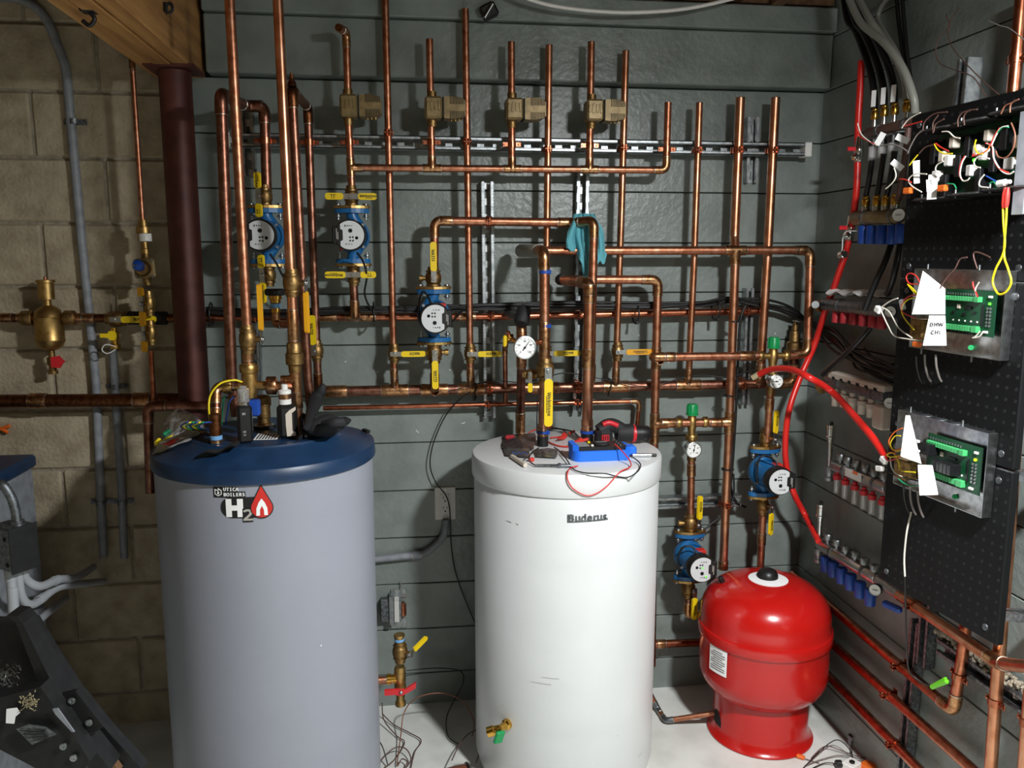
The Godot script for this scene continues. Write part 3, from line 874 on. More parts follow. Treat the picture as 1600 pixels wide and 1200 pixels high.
var UT := Vector2(-0.39, 0.5)
var WT := Vector2(0.466, 0.363)
func tanks() -> void:
	# grey tank with the navy lid
	var c := Vector3(UT.x, 0, UT.y)
	var t := thing("hot_water_tank", "tall grey cylindrical tank with a navy blue lid", "tank", c)
	obj(B.new().lathe(c, Vector3.UP, [[0.0, 0.0], [0.278, 0.0], [0.283, 0.01], [0.2835, 0.1], [0.278, 0.105]], 64), "base_ring", M.lid_navy, t)
	obj(B.new().lathe(c, Vector3.UP, [[0.277, 0.1], [0.2845, 0.105], [0.2845, 1.05], [0.27, 1.05]], 72), "shell", M.tank_grey, t)
	obj(B.new().lathe(c, Vector3.UP, [[0.284, 1.04], [0.292, 1.04], [0.293, 1.043], [0.29, 1.075], [0.2885, 1.0765], [0.2, 1.103], [0.195, 1.1115], [0.0, 1.113]], 72), "lid", M.lid_navy, t)
	logo(t)
	obj(curved(circle(0.002, 8), UT, 0.2845, 1.0, 0.6, 0.0005), "chip_mark", M.print_white, t)
	for q in [[338, 690, 0.02], [413, 668, 0.03], [465, 674, 0.02], [383, 668, 0.02]]:
		var p := Y(q[0], q[1], 1.113)
		obj(B.new().cyl(p - Vector3(0, 0.004, 0), p + Vector3(0, 0.008, 0), q[2], 18, 0.002), "port_collar", M.black_rubber, t)
	obj(B.new().box(Y(572, 673, 1.088), Vector3(0.012, 0.008, 0.035), Basis(Vector3.UP, 0.5), 0.002), "lid_slot", M.hole_black, t)
	var lbl := Y(418, 682, 1.1145)
	var pl := obj(B.new().box(lbl, Vector3(0.06, 0.0008, 0.075)), "rating_label", M.paper, t, "white printed rating label on the lid")
	for k in 7:
		obj(B.new().box(lbl + Vector3(-0.023 + k * 0.0075, 0.0006, 0), Vector3(0.0035, 0.0004, 0.066)), "print_line", M.print_black, pl)
	# white tank
	c = Vector3(WT.x, 0, WT.y)
	t = thing("indirect_water_tank", "tall glossy white cylindrical tank with a brass drain cock", "tank", c)
	obj(B.new().lathe(c, Vector3.UP, [[0.0, 0.0], [0.262, 0.0], [0.27, 0.02], [0.278, 0.05], [0.279, 0.93], [0.27, 0.945]], 72), "shell", M.tank_white, t)
	obj(B.new().lathe(c, Vector3.UP, [[0.276, 0.935], [0.283, 0.932], [0.285, 0.936], [0.285, 0.992], [0.282, 0.998], [0.274, 1.0], [0.0, 1.0]], 72), "lid", M.tank_white, t)
	badge(t)
	var dp := C(793, 1131, WT, 0.279)
	var dn := Vector3(dp.x - WT.x, 0, dp.z - WT.y).normalized()
	var dr := obj(B.new().lathe(dp - dn * 0.01, dn, [[0.0, 0.0], [0.016, 0.0], [0.016, 0.018], [0.011, 0.022], [0.011, 0.045], [0.0, 0.046]], 14), "drain_cock", M.brass_bright, t)
	var sp := dn.rotated(Vector3.UP, -0.9)
	obj(B.new().lathe(dp + dn * 0.028, (sp + Vector3(0, -0.35, 0)).normalized(), [[0.010, 0.0], [0.012, 0.01], [0.012, 0.02], [0.015, 0.022], [0.015, 0.042], [0.012, 0.043], [0.012, 0.03], [0.0, 0.03]], 14), "outlet", M.brass_bright, dr)
	obj(B.new().box(dp + dn * 0.052 + dn.cross(Vector3.UP) * -0.012 + Vector3(0, -0.012, 0), Vector3(0.03, 0.036, 0.012), Basis(Vector3.UP, 0.6).rotated(Vector3.BACK, -0.3), 0.003), "handle", M.green_plastic, dr)
	for q in [[795, 815, 0.018], [808, 819, 0.008]]:
		var sm := C(q[0], q[1], WT, 0.279)
		obj(curved(poly([[-q[2] / 2, 0.001], [q[2] / 2, -0.002], [q[2] / 2, 0.0], [-q[2] / 2, 0.002]]), WT, 0.279, atan2(sm.z - WT.y, sm.x - WT.x), sm.y, 0.0006), "scuff", M.wire_grey, t)
	for q in [[1000, 1180, 0.03], [965, 1150, 0.006], [760, 1048, 0.012], [785, 1103, 0.005], [860, 1060, 0.05], [845, 1068, 0.06]]:
		var sm := C(q[0], q[1], WT, 0.279)
		obj(curved(poly([[-q[2] / 2, 0.0], [q[2] / 2, 0.002 if q[2] < 0.04 else 0.0], [q[2] / 2, 0.003 if q[2] < 0.04 else 0.0012], [-q[2] / 2, 0.001]]), WT, 0.278, atan2(sm.z - WT.y, sm.x - WT.x), sm.y, 0.0014), "scuff", M.wire_grey if q[2] < 0.04 else M.print_grey, t)
	# red expansion tank
	c = Vector3(1.148, 0, 0.31)
	t = thing("expansion_tank", "glossy red expansion tank on a round skirt base", "tank", c)
	obj(B.new().lathe(c, Vector3.UP, [[0.155, 0.0], [0.172, 0.002], [0.172, 0.006], [0.16, 0.016], [0.154, 0.04], [0.152, 0.15], [0.13, 0.15]], 56), "skirt", M.tank_red, t)
	var pr := []
	for i in 10:
		var a := -PI / 2 + PI / 2 * i / 9.0
		pr.append([0.2062 * cos(a) ** 0.75 if i > 0 else 0.0, 0.235 + 0.115 * sin(a)])
	for q in [[0.2065, 0.3], [0.2065, 0.348], [0.2075, 0.35], [0.213, 0.351], [0.2145, 0.354], [0.2145, 0.382], [0.213, 0.3855], [0.2085, 0.387], [0.207, 0.39], [0.207, 0.42]]: pr.append(q)
	for i in range(1, 11):
		var a := PI / 2 * i / 10.0
		pr.append([maxf(0.207 * cos(a) ** 0.7, 0.0) if i < 10 else 0.0, 0.42 + 0.122 * sin(a)])
	obj(B.new().lathe(c, Vector3.UP, pr, 64), "vessel", M.tank_red, t)
	var hole := C(1120, 1125, Vector2(c.x, c.z), 0.153)
	var ha := atan2(hole.z - c.z, hole.x - c.x)
	obj(curved(circle(0.03, 20, Vector2.ZERO, 1.25), Vector2(c.x, c.z), 0.153, ha, hole.y, 0.0012), "access_hole", M.hole_black, t)
	obj(B.new().lathe(c + Vector3(0, 0.5365, 0.012), Vector3.UP, [[0.0, 0.004], [0.062, 0.001], [0.063, 0.004], [0.04, 0.0075], [0.0, 0.008]], 28), "white_label", M.paper, t)
	obj(B.new().lathe(c + Vector3(0, 0.542, 0.006), Vector3.UP, [[0.034, 0.0], [0.033, 0.012], [0.027, 0.024], [0.015, 0.031], [0.0, 0.033]], 24), "valve_cap", M.black_plastic, t)
	var nz := Vector3(c.x - 0.135, 0.525, c.z - 0.03)
	obj(B.new().cyl(nz - Vector3(-0.01, 0.03, 0), nz + Vector3(-0.012, 0.012, 0), 0.009, 10, 0.002), "plug", M.black_plastic, t)
	var lp := C(1114, 1030, Vector2(c.x, c.z), 0.209)
	var la := atan2(lp.z - c.z, lp.x - c.x) - 0.1
	var lb := obj(curved(rrect(0.075, 0.085, 0.002), Vector2(c.x, c.z), 0.2085, la, 0.305, 0.0012), "spec_label", M.paper, t, "white printed specification label")
	for k in 9:
		obj(curved(rrect(0.06 if k % 3 else 0.04, 0.0025, 0.0005, Vector2(0, 0.03 - k * 0.0075)), Vector2(c.x, c.z), 0.2085, la, 0.305, 0.0018), "print_line", M.print_black, lb)

func logo(t: Node3D) -> void:
	var q := C(378, 790, UT, 0.2845)
	var a0 := atan2(q.z - UT.y, q.x - UT.x)
	var h0 := q.y
	var st := obj(curved(rrect(0.118, 0.052, 0.026, Vector2(0.008, -0.005), 8), UT, 0.2845, a0, h0, 0.0008), "logo_sticker", M.print_black, t, "black pill-shaped sticker with H2 and a red flame drop")
	var w := func(pg: PackedVector2Array, m: Material, out: float) -> void:
		obj(curved(pg, UT, 0.2845, a0, h0, out), "logo_print", m, st)
	w.call(poly([[-0.067, 0.046], [-0.008, 0.046], [-0.008, 0.035], [0.01, 0.035], [0.01, 0.02], [-0.067, 0.02]]), M.print_black, 0.0009)
	# flame in a shield, outline
	w.call(poly([[-0.064, 0.041], [-0.0555, 0.038], [-0.0555, 0.044], [-0.0465, 0.038], [-0.0465, 0.028], [-0.0555, 0.023], [-0.064, 0.028]]), M.print_white, 0.0011)
	w.call(poly([[-0.062, 0.038], [-0.0565, 0.036], [-0.0535, 0.039], [-0.0485, 0.037], [-0.0485, 0.029], [-0.0555, 0.0255], [-0.062, 0.029]]), M.print_black, 0.0012)
	w.call(poly([[-0.0555, 0.027], [-0.052, 0.031], [-0.0545, 0.037], [-0.058, 0.031]]), M.print_white, 0.0013)
	var letters := func(s: String, x0: float, y0: float, h: float, adv: float, m: Material, bold: float) -> void:
		for k in s.length():
			var an: float = a0 - (x0 + adv * k) / 0.2845
			var d := Vector3(cos(an), 0, sin(an))
			text(s[k], h, st, Vector3(UT.x, h0 + y0, UT.y) + d * 0.2858, Vector3(d.z, 0, -d.x), Vector3.UP, m, "logo_letter", bold)
	letters.call("UTICA", -0.039, 0.0405, 0.0085, 0.0074, M.print_white, 0.0)
	letters.call("BOILERS", -0.039, 0.0275, 0.0085, 0.0074, M.print_white, 0.0)
	# a fat white H
	w.call(poly([[-0.038, 0.017], [-0.024, 0.017], [-0.024, 0.001], [-0.011, 0.001], [-0.011, 0.017], [0.003, 0.017], [0.003, -0.028], [-0.011, -0.028], [-0.011, -0.012], [-0.024, -0.012], [-0.024, -0.028], [-0.038, -0.028]]), M.print_white, 0.0013)
	w.call(rrect(0.024, 0.034, 0.001, Vector2(0.013, -0.024)), M.print_black, 0.0016)
	letters.call("2", 0.013, -0.024, 0.028, 0.0, M.print_grey, 0.25)
	var drop := PackedVector2Array([Vector2(0.046, 0.047)])
	for i in 17:
		var a := 0.35 - PI * 1.0 * i / 16 - 0.35 * 2 * i / 16
		drop.append(Vector2(0.046 + cos(a) * 0.0245, -0.007 + sin(a) * 0.024))
	var big := PackedVector2Array()
	for p in drop: big.append(Vector2(0.046, 0.0) + (p - Vector2(0.046, 0.0)) * 1.1)
	w.call(big, M.print_black, 0.0018)
	w.call(drop, M.print_red, 0.0021)
	w.call(poly([[0.046, 0.016], [0.053, 0.006], [0.0585, -0.008], [0.0595, -0.026], [0.051, -0.026], [0.0505, -0.012], [0.046, -0.002], [0.0415, -0.012], [0.041, -0.026], [0.0325, -0.026], [0.0335, -0.008], [0.039, 0.006]]), M.print_white, 0.0024)

func badge(t: Node3D) -> void:
	var q := C(919, 810, WT, 0.279)
	var a0 := atan2(q.z - WT.y, q.x - WT.x)
	var st := obj(curved(poly([[-0.057, -0.0105], [0.057, -0.0075], [0.057, -0.0035], [-0.053, -0.0065], [-0.053, 0.0125], [-0.057, 0.0125]]), WT, 0.279, a0, q.y, 0.0015), "maker_badge", M.zinc_dull, t, "grey metal lettered badge")
	var s := "Buderus"
	for k in s.length():
		var x := [-0.046, -0.0285, -0.012, 0.0045, 0.0185, 0.032, 0.0475][k] as float
		var an := a0 - x / 0.279
		var d := Vector3(cos(an), 0, sin(an))
		text(s[k], 0.0195, st, Vector3(WT.x, q.y + 0.002, WT.y) + d * 0.2805, Vector3(d.z, 0, -d.x), Vector3.UP, M.zinc_dull, "badge_letter", 0.05, 0.003)

func back_pipes() -> void:
	var up := Vector3.UP
	# --- long slotted strut with white end caps, and the uprights behind it ---
	strut("strut_rail", "long horizontal slotted steel strut with white end caps", P(362, 221, 0.031), P(1250, 236, 0.031), Vector3.BACK, 0.045, {"caps": [0, 1]})
	strut("strut_upright", "short steel strut under the left end of the long rail", P(386, 160, 0.001), P(392, 276, 0.001), Vector3.BACK, 0.03)
	strut("strut_upright", "short steel strut behind the right end of the long rail", P(1172, 185, 0.001), P(1170, 286, 0.001), Vector3.BACK, 0.03)
	strut("strut_upright", "tall bright slotted steel strut behind the horizontal pipe loop", P(760, 285, 0.001), P(764, 650, 0.001), Vector3.BACK, 0.036)
	strut("strut_upright", "tall slotted steel strut behind the teal towel", P(908, 268, 0.001), P(901, 642, 0.001), Vector3.BACK, 0.036)
	strut("strut_upright", "narrow steel strut behind the black cable bend", P(1166, 450, 0.001), P(1159, 630, 0.001), Vector3.BACK, 0.036, {"w": 0.03})
	strut("strut_upright", "steel strut behind the valve with the blue tape", P(397, 480, 0.001), P(402, 640, 0.001), Vector3.BACK, 0.036)
	strut("strut_rail", "short horizontal steel strut under the green-capped mixing valve", P(1010, 783, 0.04), P(1152, 778, 0.04), Vector3.BACK, 0.036)
	# --- risers that pass behind the header ---
	var rs := [
		["copper riser pipe running up past the ceiling header, beside the pump hanging from the header", [[601, -40], [609, 300], [616, 592]], 617, 606, 0, 0.0, 0.72, M.copper],
		["copper riser pipe ending just under the header board by the black cable clamp", [[727, 14], [731, 300], [735, 590]], 736, 606, 0, 0.0, 0.72, M.copper],
		["cut-off copper riser next to the zone valve with the top terminal strip", [[858, 71], [855, 330], [852, 590]], 852, 605, 1, 0.0, 0.62, M.copper_bright],
		["cut-off copper riser crossing the tip of a zone valve", [[978, 80], [971, 330], [962, 590]], 962, 604, 1, 0.0, 0.6, M.copper_bright],
		["slim cut-off copper riser between the bent end of the header and the thick risers", [[1093, 161], [1084, 420], [1076, 588]], 1075, 602, 1, 0.0, 0.28, M.copper_bright],
	]
	for q in rs:
		var pts := []
		for a in q[1]: pts.append(P(a[0], a[1], ZA))
		pts.append(P(q[2], q[3], 0.07))
		run("copper_riser", q[0], pts, R34, {"m": q[7], "open": q[4], "clamps": [[0, q[6], "front"]], "coup": [[1, 0.97, 0.03]]})
	run("copper_riser", "thick cut-off copper riser crossing the horizontal pipe beside the corner loop", [P(1212, 153, ZA), P(1200, 390, ZA), P(1188, 585, ZA), P(1186, 602, 0.07)], 0.0148, {"m": M.copper_bright, "open": 1, "clamps": [[0, 0.34, "front"]]})
	run("copper_riser", "thick cut-off copper riser joining the tee above the black cable bend", [P(1157, 153, ZA), P(1148, 370, ZA), P(1149, 402, 0.128), P(1140, 650, 0.128), P(1130, 886, 0.128)], 0.0148, {"m": M.copper_bright, "open": 1, "clamps": [[0, 0.37, "front"], [3, 0.58, "front"]], "fit": false, "tees": [[3, 0.04, Vector3.LEFT, R1]], "coup": [[3, 0.985, 0.03]]})
	# --- header with stubs and zone valves ---
	run("copper_header", "horizontal copper header under the four zone valves", [P(547, 262, ZB), P(1041, 266, ZB), P(1044, 160, ZB)], R34, {"open": 0, "tees": [[0, 675, up, R34], [0, 800, up, R34], [0, 921, up, R34]], "clamps": [[1, 0.31, "side"]]})
	run("copper_stub", "copper pipe with a bent open top above a zone valve", [P(529, 43, 0.2), P(541, 50, ZB), P(545, 200, ZB), P(550, 300, ZB)], R34, {"open": 1, "clamps": [[2, 0.22, "side"]], "tees": [[2, 0.62, Vector3.RIGHT, R34]]})
	run("copper_stub", "straight copper stub above the zone valve between the two tall risers", [P(671, 62, ZB), P(675, 258, ZB)], R34, {"open": 1, "clamps": [[0, 0.815, "side"]]})
	run("copper_stub", "straight copper stub above the zone valve with the top terminal strip", [P(799, 66, ZB), P(800, 260, ZB)], R34, {"open": 1, "clamps": [[0, 0.82, "side"]]})
	run("copper_stub", "straight copper stub above the zone valve whose tip a riser crosses", [P(924, 66, ZB), P(921, 262, ZB)], R34, {"open": 1, "clamps": [[0, 0.82, "side"]]})
	zone_valve("bronze zone valve on the pipe with the bent top", P(544, 168, ZB), false)
	zone_valve("bronze zone valve between the two tall risers", P(675, 171, ZB), false)
	zone_valve("bronze zone valve with its terminal strip on top", P(800, 173, ZB), true)
	zone_valve("bronze zone valve whose tip touches a cut-off riser", P(924, 175, ZB), false)
	# --- ring mains along the wall ---
	run("copper_main", "horizontal copper main under the black cable bundle", [P(318, 496, 0.062), P(760, 495, 0.062), P(1190, 486, 0.062)], R34 * 1.12, {"m": M.copper_red, "fit": false, "coup": [[0, 0.42, 0.07], [0, 0.57, 0.05], [0, 0.93, 0.05]], "clamps": [[1, 767, "front"], [1, 904, "front"], [1, 1166, "front"], [0, 400, "front"]], "tees": [[0, 556, Vector3.BACK, R34]]})
	run("copper_main", "thick horizontal copper main above the tanks with tees to the risers", [P(497, 612, 0.068), P(1242, 599, 0.068), P(1240, 556, 0.068)], R114, {"m": M.copper_brown, "coup": [[0, 0.035, 0.07]], "tees": [[0, 617, up, R34], [0, 679, Vector3.BACK, R34 * 1.1], [0, 736, up, R34], [0, 852, up, R34], [0, 962, up, R34], [0, 1075, up, R34]], "clamps": [[0, 765, "front"], [0, 902, "front"], [0, 1160, "front"]]})
	run("copper_thin_line", "thin horizontal copper line below the thick main", [P(505, 638, 0.055), P(765, 632, 0.055), P(999, 627, 0.055), P(993, 690, 0.055)], R12, {"m": M.copper_red, "clamps": [[0, 0.99, "front"], [1, 902, "front"]]})
	run("copper_thin_line", "thin copper drop from the yellow stop valve to the thin line", [P(794, 520, 0.2), P(789, 545, 0.12), P(790, 630, 0.057)], R12, {"m": M.copper})
	# --- loops right of the white tank ---
	run("copper_loop", "horizontal copper pipe ending in the tall corner loop", [P(833, 392, 0.128), P(1266, 391, 0.128), P(1262, 552, 0.15), P(1232, 555, 0.15)], R1, {"m": M.copper, "coup": [[0, 0.97, 0.03]], "tees": [[0, 1149, Vector3.DOWN, 0.0148]]})
	run("copper_loop", "copper pipe turning down between the towel and the green-capped valves", [P(893, 437, 0.128), P(1028, 437, 0.128), P(1022, 700, 0.128), P(1018, 1040, 0.128)], R1, {"m": M.copper, "tees": [[1, 0.46, Vector3.BACK, R1], [1, 0.855, Vector3.RIGHT, R1]], "coup": [[1, 0.93, 0.04]]})
	run("copper_cross_pipe", "horizontal copper pipe feeding the mixing valve beside the corner loop", [P(1024, 557, 0.13), P(1020, 558, 0.165), P(1186, 556, 0.16)], R1, {"m": M.copper, "coup": [[1, 0.16, 0.03], [1, 0.88, 0.05]]})
	run("copper_cross_pipe", "short copper pipe between the two verticals at the lower mixing valve", [P(1024, 661, 0.128), P(1139, 660, 0.128)], R1, {"m": M.copper, "coup": [[0, 0.18, 0.05], [0, 0.82, 0.04]]})
	run("copper_loop", "horizontal copper pipe bridging from the third pump to behind the towel", [P(678, 450, 0.126), P(679, 345, 0.126), P(893, 348, 0.126), P(928, 345, 0.2), P(923, 590, 0.2), P(921, 604, 0.075)], R1 * 0.98, {"m": M.copper, "coup": [[1, 0.08, 0.04], [1, 0.94, 0.04]], "clamps": [[1, 764, "front"]]})
	# --- mixing valves and gauges ---
	mixing("green-capped brass mixing valve above the lower right pump", P(1081, 660, 0.128), P(1079, 832, 0.128))
	mixing("green-capped brass mixing valve under the corner loop", P(1208, 556, 0.155), P(1198, 690, 0.15))
	gauge("dial_gauge", "round white dial gauge below the lower mixing valve", P(1084, 703, 0.165), Vector3(0.05, 0.1, 1), 0.027, 1.35, 0.03)
	gauge("dial_gauge", "round white dial gauge under the arched red hose", P(1213, 596, 0.19), Vector3(0.05, 0.1, 1), 0.024, PI, 0.03)
	var rv := thing("relief_valve", "dull brass relief valve in the corner above the thick main", "valve", P(1240, 556, 0.068))
	var rp := P(1240, 558, 0.068)
	obj(B.new().lathe(rp, up, [[0.0175, 0.0], [0.021, 0.004], [0.021, 0.02], [0.026, 0.026], [0.026, 0.05], [0.018, 0.056], [0.015, 0.09], [0.011, 0.092], [0.011, 0.112], [0.006, 0.114], [0.006, 0.128], [0.0, 0.128]], 16), "body", M.brass_dull, rv)
	obj(B.new().box(rp + Vector3(0, 0.125, 0.012), Vector3(0.01, 0.004, 0.05), Basis(), 0.001), "test_lever", M.steel, rv)
	# --- pumps on this wall, each with its flange valves ---
	var pz := 0.13
	pump("blue circulator pump with its plug on the left, partly behind two tall pipes", P(417, 369, pz), false)
	pump("blue circulator pump hanging from the header pipe", P(551, 369, pz), false)
	pump("blue circulator pump with its face upside down beside the tall strut", P(678, 493, pz), true)
	pump("blue circulator pump beside the red hose above the red tank", P(1194, 737, 0.14), true)
	pump("blue circulator pump with lit green lights left of the red tank", P(1077, 868, 0.128), true, true)
	var fv := func(label: String, p: Vector3, dy: float, r: float, stem: Vector3, ang: float, len_: float, word: String, o: Dictionary) -> void:
		# a flange valve over (dy > 0) or under a pump; p is the pump's centre
		var sg := signf(dy)
		var q := p + Vector3(0, sg * (0.0835 + 0.034), 0)
		var t := ball_valve("flange_valve", label, q, Vector3.UP, stem, r, ang, len_, word, o)
		flange_set(t, p, sg * 0.0835, sg)
	fv.call("brass flange valve above the half-hidden pump, yellow lever edge-on", P(417, 369, pz), 1.0, 0.012, Vector3(-0.45, 0, 1), PI / 2, 0.07, "Webstone", {"ang2": -PI / 2, "len2": 0.062, "word2": "[ ]", "L": 0.07})
	fv.call("brass flange valve below the half-hidden pump, yellow lever edge-on", P(417, 369, pz), -1.0, 0.012, Vector3(-0.45, 0, 1), PI / 2, 0.062, "[ ]", {"ang2": -PI / 2, "len2": 0.085, "word2": "Webstone", "flip2": true, "L": 0.07})
	fv.call("brass flange valve above the hanging pump with a yellow handle both ways", P(551, 369, pz), 1.0, 0.012, Vector3.BACK, 0.0, 0.078, "Webstone", {"ang2": PI, "len2": 0.076, "word2": "[ ]", "L": 0.07})
	fv.call("brass flange valve below the hanging pump with a yellow handle both ways", P(551, 369, pz), -1.0, 0.012, Vector3.BACK, PI, 0.085, "Webstone", {"ang2": 0.0, "len2": 0.07, "word2": "[ ]", "flip": false, "L": 0.07})
	fv.call("brass flange valve above the upside-down pump, yellow lever up", P(678, 493, pz), 1.0, 0.0138, Vector3.BACK, PI / 2, 0.112, "WATTS", {"flip": true, "L": 0.072, "drain": Vector3.LEFT})
	fv.call("brass flange valve below the upside-down pump, yellow lever down", P(678, 493, pz), -1.0, 0.0138, Vector3.BACK, -PI / 2, 0.112, "WATTS", {"L": 0.072, "drain": Vector3.RIGHT})
	fv.call("brass flange valve above the pump by the red hose, yellow lever up", P(1194, 737, 0.14), 1.0, 0.0115, Vector3(0.75, 0, 1), PI / 2, 0.1, "WATTS", {"L": 0.07})
	fv.call("brass flange valve below the pump by the red hose, yellow lever down", P(1194, 737, 0.14), -1.0, 0.0115, Vector3(0.75, 0, 1), -PI / 2, 0.1, "WATTS", {"L": 0.07})
	fv.call("brass flange valve above the pump with lit lights, yellow lever up", P(1077, 868, 0.128), 1.0, 0.0135, Vector3(0.55, 0, 1), PI / 2, 0.105, "WATTS", {"L": 0.07, "drain": Vector3.LEFT})
	fv.call("brass flange valve below the pump with lit lights, yellow lever down", P(1077, 868, 0.128), -1.0, 0.0135, Vector3(0.3, 0, 1), -PI / 2, 0.1, "WATTS", {"L": 0.07})
	# pipes that meet those valves
	run("copper_drop", "short copper drop from the hanging pump into the main", [P(552, 436, 0.13), P(555, 494, 0.13), P(556, 495, 0.065)], R1 * 0.95, {"m": M.copper_brown})
	run("copper_drop", "copper drop under the upside-down pump into the thick main", [P(679, 570, 0.13), P(679, 606, 0.13), P(679, 606, 0.075)], R1 * 0.95, {"m": M.copper_brown})
	run("copper_drop", "copper pipe from the pump by the red hose down behind the red tank", [P(1192, 805, 0.14), P(1187, 910, 0.14), P(1184, 985, 0.14), P(1184, 1000, 0.03)], R1 * 0.9, {"m": M.copper, "coup": [[0, 0.35, 0.04]]})
	run("copper_drop", "copper elbow from the pump with lit lights to behind the red tank", [P(1076, 935, 0.128), P(1074, 961, 0.128), P(1160, 957, 0.06)], R1 * 0.95, {"m": M.copper_brown})
	run("copper_cross_pipe", "copper pipe low on the wall between the white and red tanks", [P(985, 1008, 0.07), P(1165, 1001, 0.05)], R1, {"m": M.copper_red, "coup": [[0, 0.26, 0.03]]})
	run("copper_drop", "copper pipe turning on the floor into the red tank's skirt hole", [P(985, 1020, 0.1), P(1028, 1108, 0.16), P(1040, 1126, 0.24), Vector3(1.04, 0.07, 0.3)], R12 * 1.1, {"m": M.copper, "fm": M.zinc_dull})
	# --- plain ball valves on the risers ---
	for q in [[616, 552, ZA, "yellow-levered ball valve on the riser left of the upside-down pump", M.yellow, "WATTS", 0.1], [735, 552, ZA, "yellow-levered ball valve on the riser left of the tall strut", M.yellow, "WATTS", 0.1], [853, 551, ZA, "yellow-levered ball valve mostly behind the thick vertical pipe over the white tank", M.yellow, "WATTS", 0.11], [965, 549, ZA, "amber-levered ball valve on the riser right of the towel", M.orange_yellow, "FARBERTL", 0.11]]:
		ball_valve("ball_valve", q[3], P(q[0], q[1], q[2]), up, Vector3.BACK, R34, 0.0, q[6], q[5], {"flip": q[5] == "WATTS", "lm": q[4], "w": 0.018, "off": 0.024})
	ball_valve("ball_valve", "yellow-levered ball valve on the riser above the black gloves", P(495, 548, ZA), up, Vector3(-0.2, 0, 1), R34 * 1.05, PI / 2, 0.115, "WATTS", {"flip": true})
	# --- far-left pair of pipes that cross over ---
	run("copper_riser", "copper riser whose top elbows back to the half-hidden pump", [P(370, 650, 0.4), P(362, 590, 0.4), P(345, 146, 0.4), P(384, 166, 0.126), P(413, 166, 0.126), P(417, 300, 0.126)], 0.0152, {"m": M.copper_brown, "clamps": [[4, 0.4, "side"]], "fm": M.copper_brown})
	run("copper_riser", "dark brown copper riser with an air bleeder on its top elbow", [P(486, 640, 0.42), P(481, 590, 0.42), P(456, 140, 0.42), P(481, 168, ZA), P(494, 520, ZA), P(497, 598, ZA), P(497, 611, 0.07)], 0.0128, {"m": M.copper_brown, "fm": M.copper_old, "clamps": [[3, 0.15, "side"]]})
	var bl := thing("air_bleeder", "small dark air bleeder on top of the dark brown riser", "valve", P(456, 128, 0.42))
	obj(B.new().lathe(P(456, 135, 0.42), up, [[0.013, 0.0], [0.01, 0.012], [0.007, 0.016], [0.007, 0.024], [0.004, 0.026], [0.004, 0.034], [0.0, 0.034]], 10), "body", M.copper_old, bl)

func mixing(label: String, p: Vector3, low: Vector3) -> void:
	var t := thing("mixing_valve", label, "valve", p)
	var up := Vector3.UP
	var dn := (low - p).normalized()
	obj(B.new().lathe(p + Vector3(0, -0.03, 0), up, [[0.0, 0.0], [0.013, 0.0], [0.015, 0.012], [0.017, 0.02], [0.017, 0.04], [0.014, 0.046], [0.014, 0.056], [0.0, 0.056]], 16), "body", M.brass, t)
	obj(B.new().cyl(p - Vector3(0.05, 0, 0), p + Vector3(0.05, 0, 0), 0.0105, 14), "cross_arm", M.brass, t)
	for s in [-1.0, 1.0]:
		union_nut(t, p + Vector3(0.046 * s, 0, 0), Vector3.RIGHT, 0.019, 0.018, M.brass)
		obj(B.new().cyl(p + Vector3(0.05 * s, 0, 0), p + Vector3(0.08 * s, 0, 0), 0.0135, 14), "tailpiece", M.copper, t)
	obj(B.new().lathe(p + Vector3(0, 0.026, 0), up, [[0.0, 0.0], [0.021, 0.0], [0.021, 0.004], [0.0185, 0.005], [0.0165, 0.034], [0.0145, 0.037], [0.0, 0.038]], 14), "temperature_cap", M.green_plastic, t)
	var cap: Node3D = t.get_child(t.get_child_count() - 1)
	for k in 12:
		var a := TAU * k / 12
		obj(B.new().box(p + Vector3(cos(a) * 0.018, 0.045, sin(a) * 0.018), Vector3(0.003, 0.026, 0.003), Basis(up, -a), 0.0006), "grip_rib", M.green_plastic, cap)
	obj(B.new().cyl(p + dn * 0.02, p + dn * 0.06, 0.0125, 14), "outlet", M.brass, t)
	union_nut(t, p + dn * 0.052, dn, 0.021, 0.02, M.brass)
	var l := p.distance_to(low)
	obj(B.new().cyl(p + dn * 0.06, p + dn * l, R1 * 0.88, 14), "outlet_pipe", M.copper, t)
	sleeve(p + dn * 0.105, dn, R1 * 0.92, 0.055, t, "gauge_tee", M.brass_dull, false)
	sleeve(p + dn * minf(0.165, l * 0.75), dn, R1 * 0.92, 0.04, t)

